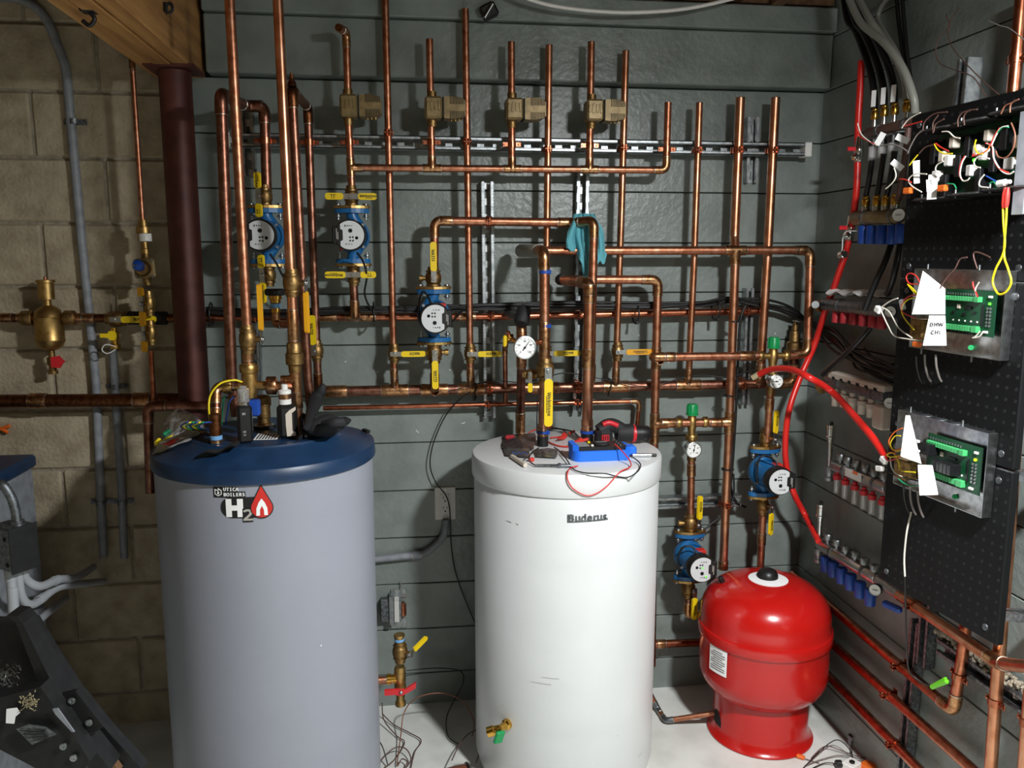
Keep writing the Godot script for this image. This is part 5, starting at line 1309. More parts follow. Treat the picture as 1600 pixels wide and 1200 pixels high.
func wall_bits() -> void:
	var up := Vector3.UP
	# outlet with its conduit
	var p := P(695.5, 786, 0.0)
	var t := thing("power_outlet", "cream duplex power outlet on the board wall between the tanks", "outlet", p)
	var pl := obj(B.new().box(p + Vector3(0, 0, 0.003), Vector3(0.072, 0.116, 0.007), Basis(), 0.002), "cover_plate", M.white_plastic, t)
	obj(B.new().box(p + Vector3(0, 0, 0.0075), Vector3(0.034, 0.068, 0.003), Basis(), 0.0006), "receptacle", M.white_plastic, t)
	for s in [-1.0, 1.0]:
		for q in [[-0.0065, 0.004, 0.002, 0.009], [0.0065, 0.004, 0.002, 0.0075], [0.0, -0.008, 0.005, 0.005]]:
			obj(B.new().box(p + Vector3(q[0], s * 0.018 + q[1], 0.0092), Vector3(q[2], q[3], 0.0008)), "slot", M.hole_black, pl)
		obj(B.new().cyl(p + Vector3(0, s * 0.049, 0.0055), p + Vector3(0, s * 0.049, 0.0075), 0.003, 8), "screw", M.steel, pl)
	run("conduit", "grey conduit from the power outlet running behind the grey tank", PL([[697, 812, 0.016], [694, 840, 0.016], [664, 866, 0.016], [560, 877, 0.016]]), 0.0122, {"m": M.conduit, "fit": false, "bend": 0.09, "cat": "conduit", "fm": M.conduit, "coup": [[2, 0.12, 0.03]]})
	# transformer plate by the grey tank
	p = P(617, 951, 0.0)
	t = thing("transformer", "bare control transformer on a metal bracket beside the grey tank", "transformer", p)
	for q in [[623, 927, 0.055, 0.03], [623, 974, 0.055, 0.034]]:
		obj(B.new().box(P(q[0], q[1], 0.004), Vector3(q[2], q[3], 0.005), Basis(), 0.001), "bracket", M.zinc, t)
	obj(B.new().box(P(612, 951, 0.025), Vector3(0.016, 0.1, 0.045), Basis(), 0.001), "side_plate", M.zinc, t)
	obj(B.new().box(P(602, 952, 0.02), Vector3(0.03, 0.08, 0.03), Basis(), 0.002), "box", M.zinc_dull, t)
	for k in 6:
		obj(B.new().box(P(621, 951, 0.02) + Vector3(-0.008 + k * 0.004, 0, 0.006), Vector3(0.0034, 0.075, 0.04), Basis(), 0.0004), "lamination", M.white_plastic if k < 4 else M.zinc, t)
	obj(B.new().box(P(630, 952, 0.025), Vector3(0.022, 0.05, 0.036), Basis(), 0.008), "coil", M.copper_red, t)
	wire(t, PL([[624, 921, 0.01], [627, 915, 0.012], [625, 908, 0.01]]), 0.0015, M.wire_grey)
	# drain assembly on the grey tank's side
	var z := 0.36
	var c := P(625, 1060, z)
	run("drain_stub", "short copper stub from the grey tank to the drain tee", [P(575, 1064, z), P(612, 1062, z)], 0.0125, {"m": M.copper, "coup": [[0, 0.9, 0.02]]})
	t = thing("drain_tee", "brass drain tee with a red butterfly handle and hose end", "valve", c)
	obj(B.new().lathe(c + up * 0.04, -up, [[0.0, 0.0], [0.015, 0.0], [0.0175, 0.01], [0.0175, 0.05], [0.016, 0.056], [0.018, 0.06], [0.018, 0.08], [0.0135, 0.09], [0.0125, 0.115], [0.0165, 0.117], [0.0165, 0.128], [0.012, 0.128], [0.0, 0.124]], 18), "body", M.brass, t)
	obj(B.new().lathe(c, Vector3.LEFT, [[0.014, 0.0], [0.0145, 0.028], [0.0165, 0.029], [0.0165, 0.04], [0.012, 0.04]], 16), "branch", M.brass_bright, t)
	var hp := c + Vector3(0.003, -0.022, 0.026)
	obj(B.new().prism(poly([[-0.05, -0.013], [-0.02, -0.012], [0.0, -0.018], [0.02, -0.008], [0.044, 0.005], [0.046, 0.022], [0.03, 0.014], [0.012, 0.002], [-0.012, 0.004], [-0.05, 0.004]]), hp, Vector3.RIGHT, up, 0.009), "butterfly_handle", M.red_plastic, t)
	obj(B.new().ball(hp + Vector3(0, -0.004, 0.011), 0.006, 10), "handle_nut", M.steel, t)
	t = ball_valve("ball_valve", "brass ball valve with a raised yellow lever on the drain tee", P(625, 1018, z), up, Vector3(0.8, 0.0, 0.6), 0.0125, 0.2, 0.09, "", {"L": 0.07, "w": 0.014, "drain": Vector3(0.9, -0.1, 0.4).normalized()})
	var tp := P(624, 1003, z)
	obj(B.new().lathe(tp, up, [[0.013, 0.0], [0.0145, 0.002], [0.0145, 0.016], [0.017, 0.018], [0.017, 0.024], [0.0, 0.026]], 14), "top_plug", M.brass, t)
	obj(B.new().cyl(tp + up * 0.004, tp + up * 0.012, 0.0152, 14), "tape", M.tape_blue, t)
	# black cable bundle over the main
	var base := [[322, 484, 0.092], [430, 488, 0.092], [560, 484, 0.09], [640, 483, 0.088], [700, 481, 0.088], [760, 479, 0.09], [880, 477, 0.088], [1000, 480, 0.088], [1090, 474, 0.084], [1140, 470, 0.075], [1190, 473, 0.07], [1235, 486, 0.07], [1268, 506, 0.07]]
	var tail := [[1302, 528, 0.05], [1335, 556, 0.05], [1370, 580, 0.05], [1430, 598, 0.05]]
	for k in 7:
		var pts := []
		for q in base: pts.append(P(q[0], q[1], q[2]) + Vector3(0, rng.randf_range(-0.008, 0.008) + (k - 3) * 0.0022, rng.randf_range(-0.006, 0.008)))
		for q in tail: pts.append(X(q[0], q[1], q[2]) + Vector3(rng.randf_range(-0.01, 0.01), (k - 3) * 0.009 + rng.randf_range(-0.01, 0.01), 0))
		cord("bundle_cable", "black cable in the bundle along the horizontal main", pts, 0.0045, M.black_cable, "cable", "black cables bundled along the main")
	for q in [[330, 491, "column"], [584, 490, "hanging pump"], [993, 489, "towel"], [1118, 484, "thick freestanding risers"]]:
		var tp2 := P(q[0], q[1], 0.075)
		var tie := thing("cable_tie", "black cable tie round the bundle near the " + q[2], "cable tie", tp2)
		var lp := []
		for i in 13:
			var a := TAU * i / 12
			lp.append(tp2 + Vector3(0.002 * sin(a), cos(a) * 0.036, sin(a) * 0.036))
		obj(B.new().tube(lp, 0.0028, 6), "band", M.black_plastic, tie)
		obj(B.new().box(tp2 + Vector3(0, -0.03, 0.024), Vector3(0.009, 0.012, 0.008), Basis(), 0.001), "lock_head", M.black_plastic, tie)
	for q in [[1147, 502, 0.128, 0.015, "black cable tie on the thick riser below the cable bend"], [1139, 618, 0.128, 0.015, "black cable tie on the thick riser level with the thick main"], [1135, 733, 0.128, 0.015, "black cable tie on the thick riser right of the lower dial gauge"]]:
		var a := P(q[0], q[1], q[2])
		var tie := thing("cable_tie", q[4], "cable tie", a)
		obj(B.new().lathe(a - up * 0.003, up, [[q[3], 0.0], [q[3] + 0.002, 0.0], [q[3] + 0.002, 0.006], [q[3], 0.006]], 16), "band", M.black_plastic, tie)
		obj(B.new().box(a + Vector3(q[3] + 0.003, 0, 0.006), Vector3(0.012, 0.007, 0.008), Basis(), 0.001), "lock_head", M.black_plastic, tie)
	for q in [[572, 612, "second"], [743, 612, "first"], [1002, 605, "last"]]:
		pass
	for q in [[741, 606, "tall strut"], [951, 600, "towel"]]:
		var a := P(q[0], q[1], 0.07)
		var tie := thing("cable_tie", "black cable tie round the thick main near the " + q[2], "cable tie", a)
		var lp := []
		for i in 13:
			var an := TAU * i / 12
			lp.append(a + Vector3(0.006 * sin(an * 2), cos(an) * 0.03 - 0.012, sin(an) * 0.026))
		obj(B.new().tube(lp, 0.0026, 6), "band", M.black_plastic, tie)
	cord("power_cable", "thin black cable hanging past the power outlet", PL([[735, 612, 0.1], [718, 624, 0.09], [696, 650, 0.04], [678, 690, 0.03], [672, 725, 0.03], [680, 752, 0.03], [697, 775, 0.03], [703, 800, 0.03], [705, 850, 0.02], [712, 895, 0.02], [730, 945, 0.02], [750, 990, 0.02]]), 0.0022, M.black_cable)
	cord("sensor_wire", "thin black wire strung along the thick main to the mixing valve", PL([[700, 612, 0.1], [770, 596, 0.11], [830, 598, 0.1], [880, 583, 0.1], [940, 592, 0.1], [1010, 604, 0.1], [1060, 592, 0.1], [1100, 586, 0.1], [1140, 590, 0.11], [1180, 578, 0.1], [1230, 585, 0.06]]), 0.0016, M.black_cable)
	cord("sensor_wire", "thin black wire dropping down the blue-tied pipe onto the white tank", PL([[841, 608, 0.37], [839, 650, 0.37], [839, 676, 0.37]]), 0.0018, M.black_cable)
	cord("pump_cord", "black cord curling from the hanging pump to the main", PL([[558, 395, 0.24], [568, 410, 0.2], [573, 432, 0.16], [570, 460, 0.13], [580, 483, 0.1], [592, 488, 0.09]]), 0.0033, M.black_cable)
	cord("pump_cord", "black cord running from the half-hidden pump behind the bright riser", PL([[422, 397, 0.24], [432, 412, 0.22], [440, 428, 0.2], [452, 450, 0.15], [462, 478, 0.1]]), 0.0033, M.black_cable)
	cord("pump_cord", "black cord looping round the upside-down pump to the bundle", PL([[674, 476, 0.262], [668, 462, 0.24], [660, 456, 0.2], [655, 475, 0.19], [656, 500, 0.19], [666, 515, 0.23], [680, 517, 0.25], [697, 510, 0.2], [712, 497, 0.14], [724, 484, 0.1]]), 0.0033, M.black_cable)
	cord("pump_cord", "black cord arching over the pump by the red hose", PL([[1217, 738, 0.25], [1212, 722, 0.24], [1198, 713, 0.2], [1187, 716, 0.19], [1183, 735, 0.19], [1184, 755, 0.18]]), 0.0033, M.black_cable)
	cord("pump_cord", "black cord from the pump with lit lights up to the thick riser", PL([[1090, 868, 0.23], [1082, 855, 0.21], [1068, 855, 0.2], [1060, 868, 0.19], [1060, 890, 0.19]]), 0.0033, M.black_cable)
	cord("riser_cable", "black cable running down behind the thick riser to the lower pump", PL([[1165, 478, 0.09], [1157, 500, 0.09], [1153, 560, 0.09], [1150, 640, 0.09], [1145, 720, 0.09], [1142, 760, 0.09], [1150, 785, 0.08], [1165, 792, 0.06]]), 0.0045, M.black_cable)
	cord("riser_cable", "black cable arcing from the thick riser to the pump flange", PL([[1146, 740, 0.1], [1146, 775, 0.11], [1135, 800, 0.12], [1112, 818, 0.12], [1096, 832, 0.13]]), 0.0035, M.black_cable)
	# floor clutter between the tanks
	var fl := [
		["brown thermostat wire arching from the grey tank to the white tank", M.wire_brown, [[597, 1098, 0.1], [600, 1125, 0.03], [620, 1150, 0.01], [632, 1160, 0.01], [618, 1185, 0.01], [600, 1200, 0.01]]],
		["copper-coloured wire arching across the gap between the tanks", M.copper_wire, [[620, 1196, 0.012], [626, 1150, 0.03], [632, 1112, 0.08], [652, 1090, 0.13], [690, 1083, 0.14], [722, 1095, 0.11], [740, 1125, 0.05], [738, 1150, 0.01]]],
		["brown wire kinked over the floor slab", M.wire_brown, [[597, 1115, 0.02], [615, 1132, 0.01], [640, 1145, 0.01], [658, 1157, 0.01], [648, 1175, 0.01], [642, 1200, 0.01]]],
		["brown wire coiled in tight loops beside the wire spool", M.wire_brown, [[592, 1196, 0.01], [600, 1182, 0.02], [618, 1168, 0.03], [634, 1170, 0.03], [642, 1185, 0.02], [636, 1198, 0.01]]],
		["brown wire looping onto the wire spool", M.wire_brown, [[706, 1188, 0.06], [720, 1160, 0.05], [738, 1143, 0.04], [756, 1143, 0.04], [752, 1165, 0.03], [744, 1192, 0.05]]],
		["black wire curving up the wall shadow between the tanks", M.black_cable, [[635, 1048, 0.15], [680, 1044, 0.15], [718, 1048, 0.14], [724, 1065, 0.12], [712, 1090, 0.04], [698, 1120, 0.01], [700, 1150, 0.01], [716, 1162, 0.01]]],
		["dark wire leaning against the foot of the grey tank", M.black_cable, [[572, 1196, 0.02], [580, 1165, 0.06], [588, 1154, 0.08], [598, 1168, 0.05], [606, 1196, 0.01]]],
		["short brown wire bent in a hook beside the spool", M.wire_brown, [[622, 1196, 0.01], [628, 1186, 0.02], [636, 1190, 0.02], [632, 1200, 0.01]]],
	]
	for q in fl:
		var pts := []
		for a in q[2]: pts.append(Y(a[0], a[1], a[2]))
		cord("loose_wire", q[0], pts, 0.0019, q[1], "wire")
	var s := Y(702, 1222, 0.03)
	t = thing("wire_spool", "spool wound with reddish brown wire on the floor", "spool", Vector3(s.x, 0, s.z))
	var pr := [[0.0, -0.055], [0.028, -0.055]]
	for k in 22:
		pr.append([0.034, -0.055 + k * 0.005]); pr.append([0.0315, -0.0525 + k * 0.005])
	pr.append([0.028, 0.056]); pr.append([0.0, 0.056])
	var sax := Vector3(1, 0, -0.25).normalized()
	obj(B.new().lathe(Vector3(s.x, 0.038, s.z), sax, pr, 30), "winding", M.copper_wire, t)
	for g in [-1.0, 1.0]:
		var o: Vector3 = Vector3(s.x, 0.038, s.z) + sax * g * 0.059
		obj(B.new().cyl(o - sax * 0.002, o + sax * 0.002, 0.038 if g > 0 else 0.034, 28, 0.001), "flange", M.black_plastic, t)
	# clutter in front of the red tank
	var cr := [
		["thin black wire loop on the floor by the red tank, tallest of the tangle", M.black_cable, [[1255, 1200, 0.01], [1275, 1180, 0.02], [1298, 1160, 0.03], [1312, 1157, 0.04], [1328, 1172, 0.03], [1335, 1195, 0.01]]],
		["thin black wire running from the wall joint into the floor tangle", M.black_cable, [[1380, 1138, 0.01], [1345, 1142, 0.01], [1333, 1150, 0.015], [1331, 1175, 0.02], [1336, 1198, 0.02]]],
		["thin dark wire snaking past the white adapter", M.wire_brown, [[1268, 1184, 0.01], [1290, 1166, 0.02], [1320, 1175, 0.01], [1350, 1184, 0.01], [1372, 1178, 0.01], [1396, 1188, 0.01], [1380, 1198, 0.01], [1352, 1194, 0.01]]],
		["grey wire lying across the floor by the red tank", M.wire_grey, [[1258, 1196, 0.01], [1285, 1186, 0.01], [1315, 1180, 0.01], [1350, 1188, 0.01], [1384, 1198, 0.01]]],
		["black lead of the white adapter on the floor", M.black_cable, [[1270, 1200, 0.01], [1290, 1192, 0.01], [1312, 1194, 0.015]]],
	]
	for q in cr:
		var pts := []
		for a in q[2]: pts.append(Y(a[0], a[1], a[2]))
		cord("loose_wire", q[0], pts, 0.0016, q[1], "wire")
	var ap := Y(1330, 1196, 0.015)
	t = thing("power_adapter", "small white adapter block with a black knob on the floor", "adapter", Vector3(ap.x, 0, ap.z))
	obj(B.new().box(Vector3(ap.x, 0.014, ap.z), Vector3(0.05, 0.026, 0.04), Basis(up, 0.5), 0.003), "body", M.white_plastic, t)
	obj(B.new().cyl(Vector3(ap.x - 0.026, 0.016, ap.z - 0.01), Vector3(ap.x - 0.045, 0.016, ap.z - 0.012), 0.012, 12, 0.002), "knob", M.black_plastic, t)
	obj(B.new().cyl(Vector3(ap.x, 0.026, ap.z + 0.004), Vector3(ap.x, 0.032, ap.z + 0.004), 0.009, 6), "nut", M.black_plastic, t)
	ap = Y(1356, 1199, 0.01)
	t = thing("orange_block", "small orange block beside the white adapter", "block", Vector3(ap.x, 0, ap.z))
	obj(B.new().box(Vector3(ap.x, 0.011, ap.z), Vector3(0.04, 0.022, 0.04), Basis(up, 0.4), 0.003), "body", M.wire_orange, t)
	ap = Y(1251, 1182, 0.008)
	t = thing("wire_nut", "small orange wire connector beside the red tank's skirt", "connector", Vector3(ap.x, 0, ap.z))
	obj(B.new().box(Vector3(ap.x, 0.007, ap.z), Vector3(0.026, 0.012, 0.014), Basis(up, -0.7), 0.003), "body", M.wire_orange, t)
	obj(B.new().cyl(Vector3(ap.x + 0.01, 0.006, ap.z + 0.01), Vector3(ap.x + 0.045, 0.004, ap.z + 0.035), 0.0015, 6), "lead", M.wire_brown, t)
	ap = Y(1333, 1150, 0.03)
	t = thing("pipe_offcut", "short grey pipe offcut standing at the wall joint", "pipe", Vector3(ap.x, 0, ap.z))
	obj(B.new().lathe(Vector3(ap.x, 0.0, ap.z), up, [[0.013, 0.0], [0.015, 0.0], [0.015, 0.032], [0.012, 0.032], [0.012, 0.005]], 14), "tube", M.conduit, t)

func dial(parent: Node3D, p: Vector3, nrm: Vector3, r: float) -> void:
	var o := obj(B.new().lathe(p - nrm * 0.012, nrm, [[0.0, 0.0], [r, 0.0], [r, 0.012], [r * 0.9, 0.013], [r * 0.9, 0.0115], [0.0, 0.0115]], 20), "dial_thermometer", M.dial_white, parent)
	obj(B.new().lathe(p - nrm * 0.013, nrm, [[r * 1.0, 0.0], [r * 1.06, 0.0], [r * 1.06, 0.014], [r * 1.0, 0.014]], 20), "bezel", M.black_plastic, o)
	obj(B.new().box(p + nrm * 0.0012, Vector3(r * 0.9, 0.0015, 0.0006), basis_y(Vector3.UP, nrm)), "needle", M.print_black, o)
func manifold(label: String, a: Vector3, b: Vector3, r: float, m: Material) -> Node3D:
	var t := thing("heating_manifold", label, "manifold", a)
	var d := (b - a).normalized()
	var L := a.distance_to(b)
	obj(B.new().lathe(a, d, [[0.0, 0.0], [r * 0.92, 0.0], [r, 0.003], [r, L - 0.003], [r * 0.92, L], [0.0, L]], 20), "barrel", m, t)
	for e in [0.25, 0.8]:
		var p := a.lerp(b, e)
		obj(B.new().box(Vector3((p.x + XR) / 2 + 0.004, p.y, p.z), Vector3(XR - p.x, 0.012, 0.016), Basis(), 0.001), "bracket", M.zinc_dull, t)
		obj(B.new().lathe(p - d * 0.006, d, [[r, 0.0], [r + 0.002, 0.0], [r + 0.002, 0.012], [r, 0.012]], 18), "band", M.zinc_dull, t)
	return t
func right_wall() -> void:
	var up := Vector3.UP
	var d := 0.075
	var nv := Vector3(-0.75, 0.1, 0.66).normalized()
	# 1: top manifold with clear flow cups
	var t := manifold("dark manifold with clear cups and brass nuts under the gray hoses", X(1356, 208, d), X(1432, 190, d), 0.014, M.wire_brown)
	for q in [[1367, 181], [1382, 176], [1398, 173], [1417, 168]]:
		var p := X(q[0], q[1], d)
		union_nut(t, p, up, 0.0125, 0.022, M.brass_bright, "compression_nut")
		union_nut(t, p + up * 0.016, up, 0.0105, 0.008, M.brass_bright, "compression_nut")
		obj(B.new().cyl(p - up * 0.01, p - up * 0.05, 0.006, 10), "stem", M.steel, t)
		obj(B.new().cyl(p - up * 0.035, p - up * 0.041, 0.011, 10), "collar", M.steel, t)
		obj(B.new().lathe(p - up * 0.125, up, [[0.0, 0.0], [0.0105, 0.0], [0.0115, 0.003], [0.0115, 0.042], [0.009, 0.042], [0.009, 0.004], [0.0, 0.004]], 14), "clear_cup", M.clear, t)
		obj(B.new().cyl(p - up * 0.085, p - up * 0.065, 0.013, 12, 0.001), "cup_collar", M.black_plastic, t)
	# 2: blue-capped manifold
	t = manifold("steel manifold with four blue caps and brass nuts", X(1336, 341, d), X(1416, 337, d), 0.021, M.bronze_box)
	for q in [[1353, 317], [1370, 316], [1384, 315], [1399, 314]]:
		var p := X(q[0], q[1], d)
		union_nut(t, p, up, 0.013, 0.022, M.brass_bright, "compression_nut")
		union_nut(t, p + up * 0.015, up, 0.0105, 0.008, M.brass_bright, "compression_nut")
		obj(B.new().cyl(p - up * 0.025, p - up * 0.01, 0.0115, 12), "stem", M.steel, t)
	for q in [[1349, 366], [1362, 366], [1378, 366], [1395, 366], [1408, 364]]:
		var p := X(q[0], q[1], d)
		obj(B.new().lathe(p - up * 0.028, up, [[0.0, 0.0], [0.013, 0.0], [0.015, 0.003], [0.016, 0.05], [0.014, 0.053], [0.0, 0.053]], 12), "blue_cap", M.blue_plastic, t)
	obj(B.new().cyl(X(1414, 337, d), X(1428, 337, d), 0.023, 18, 0.002), "end_cap", M.bronze_box, t)
	dial(t, X(1404, 336, d + 0.035), nv, 0.017)
	# 3: red-capped steel manifold
	t = manifold("steel manifold with six red caps and a white rag on top", X(1289, 475, d), X(1402, 487, d), 0.0205, M.zinc_dull)
	for q in [[1307, 494], [1320, 495], [1334, 497], [1349, 499], [1364, 501], [1378, 503]]:
		var p := X(q[0], q[1], d)
		obj(B.new().lathe(p - up * 0.02, up, [[0.0, 0.0], [0.0125, 0.0], [0.0135, 0.003], [0.0135, 0.03], [0.0115, 0.033], [0.0115, 0.042], [0.0, 0.042]], 12), "red_cap", M.dark_red_plastic, t)
	union_nut(t, X(1281, 478, d), Vector3.BACK, 0.02, 0.03, M.brass)
	obj(B.new().cyl(X(1276, 476, d), X(1274, 476, d + 0.04), 0.012, 12), "side_port", M.zinc, t)
	dial(t, X(1391, 487, d + 0.03), nv, 0.015)
	var rag := thing("white_rag", "white folded paper strip lying along the red-capped manifold", "rag", X(1345, 460, d))
	var ra := X(1301, 461, d)
	var rb := X(1389, 464, d)
	obj(B.new().grid(26, 6, func(u: float, w: float) -> Vector3: return ra.lerp(rb, u) + Vector3((w - 0.5) * -0.045, 0.012 - 0.03 * (w - 0.5) * (w - 0.5) * 4 * 0.3 + 0.005 * sin(u * 22.0 + w * 3.0), 0), 0.004), "strip", M.paper, rag)
	# 4: white-capped manifold
	t = manifold("steel manifold with white caps and a white actuator box", X(1294, 594, d), X(1388, 620, d), 0.0185, M.zinc_dull)
	for q in [[1306, 622], [1319, 624], [1332, 629], [1347, 634], [1361, 639]]:
		var p := X(q[0], q[1], d)
		obj(B.new().lathe(p - up * 0.025, up, [[0.0, 0.0], [0.012, 0.0], [0.0125, 0.024], [0.0145, 0.026], [0.0145, 0.04], [0.01, 0.042], [0.01, 0.055], [0.0, 0.055]], 14), "white_cap", M.cream_plastic, t)
	obj(B.new().box(X(1382, 651, d + 0.01), Vector3(0.05, 0.07, 0.05), Basis(), 0.006), "actuator", M.cream_plastic, t)
	dial(t, X(1390, 630, d + 0.035), nv, 0.0155)
	union_nut(t, X(1283, 606, d), Vector3(0, -0.4, 1), 0.016, 0.03, M.brass)
	var sa := X(1301, 585, d)
	var sb := X(1389, 608, d)
	var sl := obj(B.new().box((sa + sb) / 2, Vector3(0.034, 0.022, sa.distance_to(sb)), Basis.looking_at(sb - sa), 0.004), "wiring_strip", M.cream_plastic, t)
	for k in 6:
		obj(B.new().box(sa.lerp(sb, 0.12 + k * 0.15) + Vector3(-0.0165, -0.006, 0), Vector3(0.003, 0.008, 0.016), Basis.looking_at(sb - sa)), "strip_gap", M.hole_black, sl)
	# 5: flow-meter manifold
	t = manifold("nickel manifold with red collars over clear flow tubes", X(1303, 727, d), X(1388, 764, d), 0.0175, M.steel)
	obj(B.new().box(X(1333, 742, d + 0.019), Vector3(0.002, 0.026, 0.09), Basis.looking_at(X(1388, 764, d) - X(1303, 727, d)), 0.0005), "white_label", M.white_plastic, t)
	obj(B.new().box(X(1336, 739, d + 0.021), Vector3(0.002, 0.009, 0.026), Basis.looking_at(X(1388, 764, d) - X(1303, 727, d)), 0.0005), "red_label", M.wire_orange, t)
	for q in [[1314, 716], [1325, 721], [1339, 726], [1353, 733], [1367, 740], [1383, 746]]:
		var p := X(q[0], q[1], d)
		obj(B.new().lathe(p - up * 0.022, up, [[0.007, 0.0], [0.007, 0.014], [0.0125, 0.016], [0.0125, 0.034], [0.01, 0.037], [0.0, 0.037]], 14), "balancing_cap", M.zinc, t)
	for q in [[1308, 744], [1321, 752], [1336, 760], [1350, 768], [1363, 775], [1379, 783]]:
		var p := X(q[0], q[1], d)
		obj(B.new().lathe(p - up * 0.01, up, [[0.007, 0.0], [0.0125, 0.0], [0.0125, 0.014], [0.008, 0.016], [0.007, 0.024]], 14), "red_collar", M.red_plastic, t)
		obj(B.new().lathe(p - up * 0.055, up, [[0.0, 0.0], [0.0085, 0.0], [0.009, 0.046], [0.006, 0.046], [0.006, 0.004], [0.0, 0.004]], 12), "flow_tube", M.clear, t)
		obj(B.new().cyl(p - up * 0.05, p - up * 0.01, 0.002, 6), "float_rod", M.white_plastic, t)
	vent(t, X(1298, 685, d), X(1296, 738, d))
	# 6: blue cubes manifold at the pipe
	t = manifold("nickel manifold with six blue caps ending in a copper pipe", X(1282, 851, d), X(1372, 906, d), 0.0185, M.steel)
	obj(B.new().cyl(X(1370, 905, d), X(1405, 930, d), 0.016, 18, 0.001), "end_piece", M.zinc, t)
	for q in [[1294, 839], [1308, 848], [1322, 858], [1337, 867], [1351, 877], [1367, 888]]:
		var p := X(q[0], q[1], d)
		obj(B.new().lathe(p - up * 0.026, up, [[0.006, 0.0], [0.007, 0.016], [0.0135, 0.018], [0.0135, 0.034], [0.011, 0.037], [0.0, 0.037]], 14), "balancing_cap", M.zinc, t)
	for q in [[1290, 880], [1302, 888], [1315, 898], [1329, 908], [1344, 920], [1360, 932]]:
		var p := X(q[0], q[1], d)
		obj(B.new().lathe(p - up * 0.027, up, [[0.0, 0.0], [0.0145, 0.0], [0.0155, 0.003], [0.017, 0.046], [0.015, 0.05], [0.0, 0.05]], 10), "blue_cap", M.blue_plastic, t)
	dial(t, X(1367, 922, d + 0.03), nv, 0.0165)
	vent(t, X(1282, 808, d), X(1279, 866, d))
	obj(B.new().box(X(1394, 948, d + 0.03), Vector3(0.02, 0.018, 0.06), Basis(up, 0.3), 0.005), "isolating_handle", M.blue_plastic, t)
	# red-handled fill valves on the red hose
	for q in [[1342, 235, "upper"], [1329, 358, "lower"]]:
		var p := X(q[0], q[1], d)
		var f := thing("fill_valve", "chrome fill valve with a red tab, %s of two on the red hose" % q[2], "valve", p)
		obj(B.new().lathe(p - up * 0.035, up, [[0.008, 0.0], [0.011, 0.002], [0.011, 0.02], [0.0135, 0.024], [0.0135, 0.046], [0.011, 0.05], [0.009, 0.074], [0.0, 0.074]], 14), "body", M.chrome, f)
		obj(B.new().box(p + Vector3(-0.024, 0.004, 0.0), Vector3(0.024, 0.012, 0.006), Basis(), 0.002), "red_tab", M.red_plastic, f)
		obj(B.new().cyl(p + Vector3(0, -0.01, 0), p + Vector3(-0.02, -0.024, 0.006), 0.009, 12, 0.002), "side_port", M.chrome, f)
	wire(get_node("fill_valve_001"), XL([[1338, 361, d + 0.01], [1322, 362, d + 0.02], [1317, 372, d + 0.02], [1316, 388, d + 0.02], [1314, 396, d + 0.02]]), 0.0018, M.white_plastic, "cap_strap")
	obj(B.new().cyl(X(1313, 399, d + 0.02), X(1320, 397, d + 0.02), 0.012, 12, 0.002), "dangling_cap", M.chrome, get_node("fill_valve_001"))
	# hoses
	cord("red_hose", "red hose running down the corner past the manifolds", XL([[1346, 95, d], [1344, 140, d], [1341, 190, d], [1340, 250, d], [1338, 300, d], [1332, 345, d], [1324, 385, d], [1306, 440, d], [1288, 490, d]]) + PL([[1272, 540, 0.16], [1250, 590, 0.16], [1233, 640, 0.18], [1227, 690, 0.18], [1229, 730, 0.18], [1240, 770, 0.18], [1258, 805, 0.17]]) + [X(1279, 846, 0.09)], 0.0103, M.pex_red, "hose")
	cord("red_hose", "bright red hose arching from the mixing valve to the pegboard", [P(1186, 585, 0.2), P(1205, 577, 0.25), P(1235, 577, 0.35), P(1265, 590, 0.45), X(1300, 612, 0.14), X(1335, 650, 0.15), X(1362, 682, 0.16), X(1385, 715, 0.17)], 0.0105, M.pex_red, "hose")
	var he := thing("hose_end", "olive green cut end of the arched red hose", "hose", P(1186, 585, 0.2))
	obj(B.new().cyl(P(1175, 591, 0.19), P(1187, 584, 0.2), 0.0098, 14), "tip", M.chip_wood, he)
	for k in 4:
		var top := [[1318, -12], [1322, -14], [1328, -16], [1334, -16]]
		var mid := [[1338, 50], [1350, 52], [1362, 50], [1374, 52]]
		var low := [[1358, 105], [1371, 100], [1386, 98], [1402, 95]]
		var nut := [[1366, 172], [1381, 168], [1397, 164], [1416, 158]]
		var m: Material = M.pex_black if k < 3 else M.pex_grey
		cord("supply_hose", ["black hose curving down from the ceiling to the brass nut beside the red hose", "black hose curving down from the ceiling between two other black hoses", "black hose curving down from the ceiling next to the gray hose"][k] if k < 3 else "gray hose curving down from the ceiling to the last brass nut", XL([[top[k][0], top[k][1], 0.1], [mid[k][0] - 14, mid[k][1] - 20, 0.1], [mid[k][0], mid[k][1], 0.09], [low[k][0], low[k][1], d], [nut[k][0] - 1, nut[k][1] - 30, d], [nut[k][0], nut[k][1], d]]), 0.0105, m, "hose", "black hoses from the ceiling" if k < 3 else "")
		if k < 3:
			var pa := X(nut[k][0] - 1, nut[k][1] - 18, d + 0.011)
			var lb := thing("hose_tag", "white tag on the black ceiling hose " + ["beside the red hose", "between two other black hoses", "next to the gray hose"][k], "tag", pa, "white hose tags")
			obj(B.new().box(pa, Vector3(0.001, 0.045, 0.014), Basis(up, 0.5), 0.0003), "tag", M.paper, lb)
	cord("supply_hose", "gray hose sweeping over the black ones to the top control box", XL([[1322, -14, 0.13], [1345, 35, 0.13], [1380, 65, 0.12], [1410, 105, 0.11], [1427, 150, 0.1], [1430, 176, 0.09]]), 0.0105, M.pex_grey, "hose")
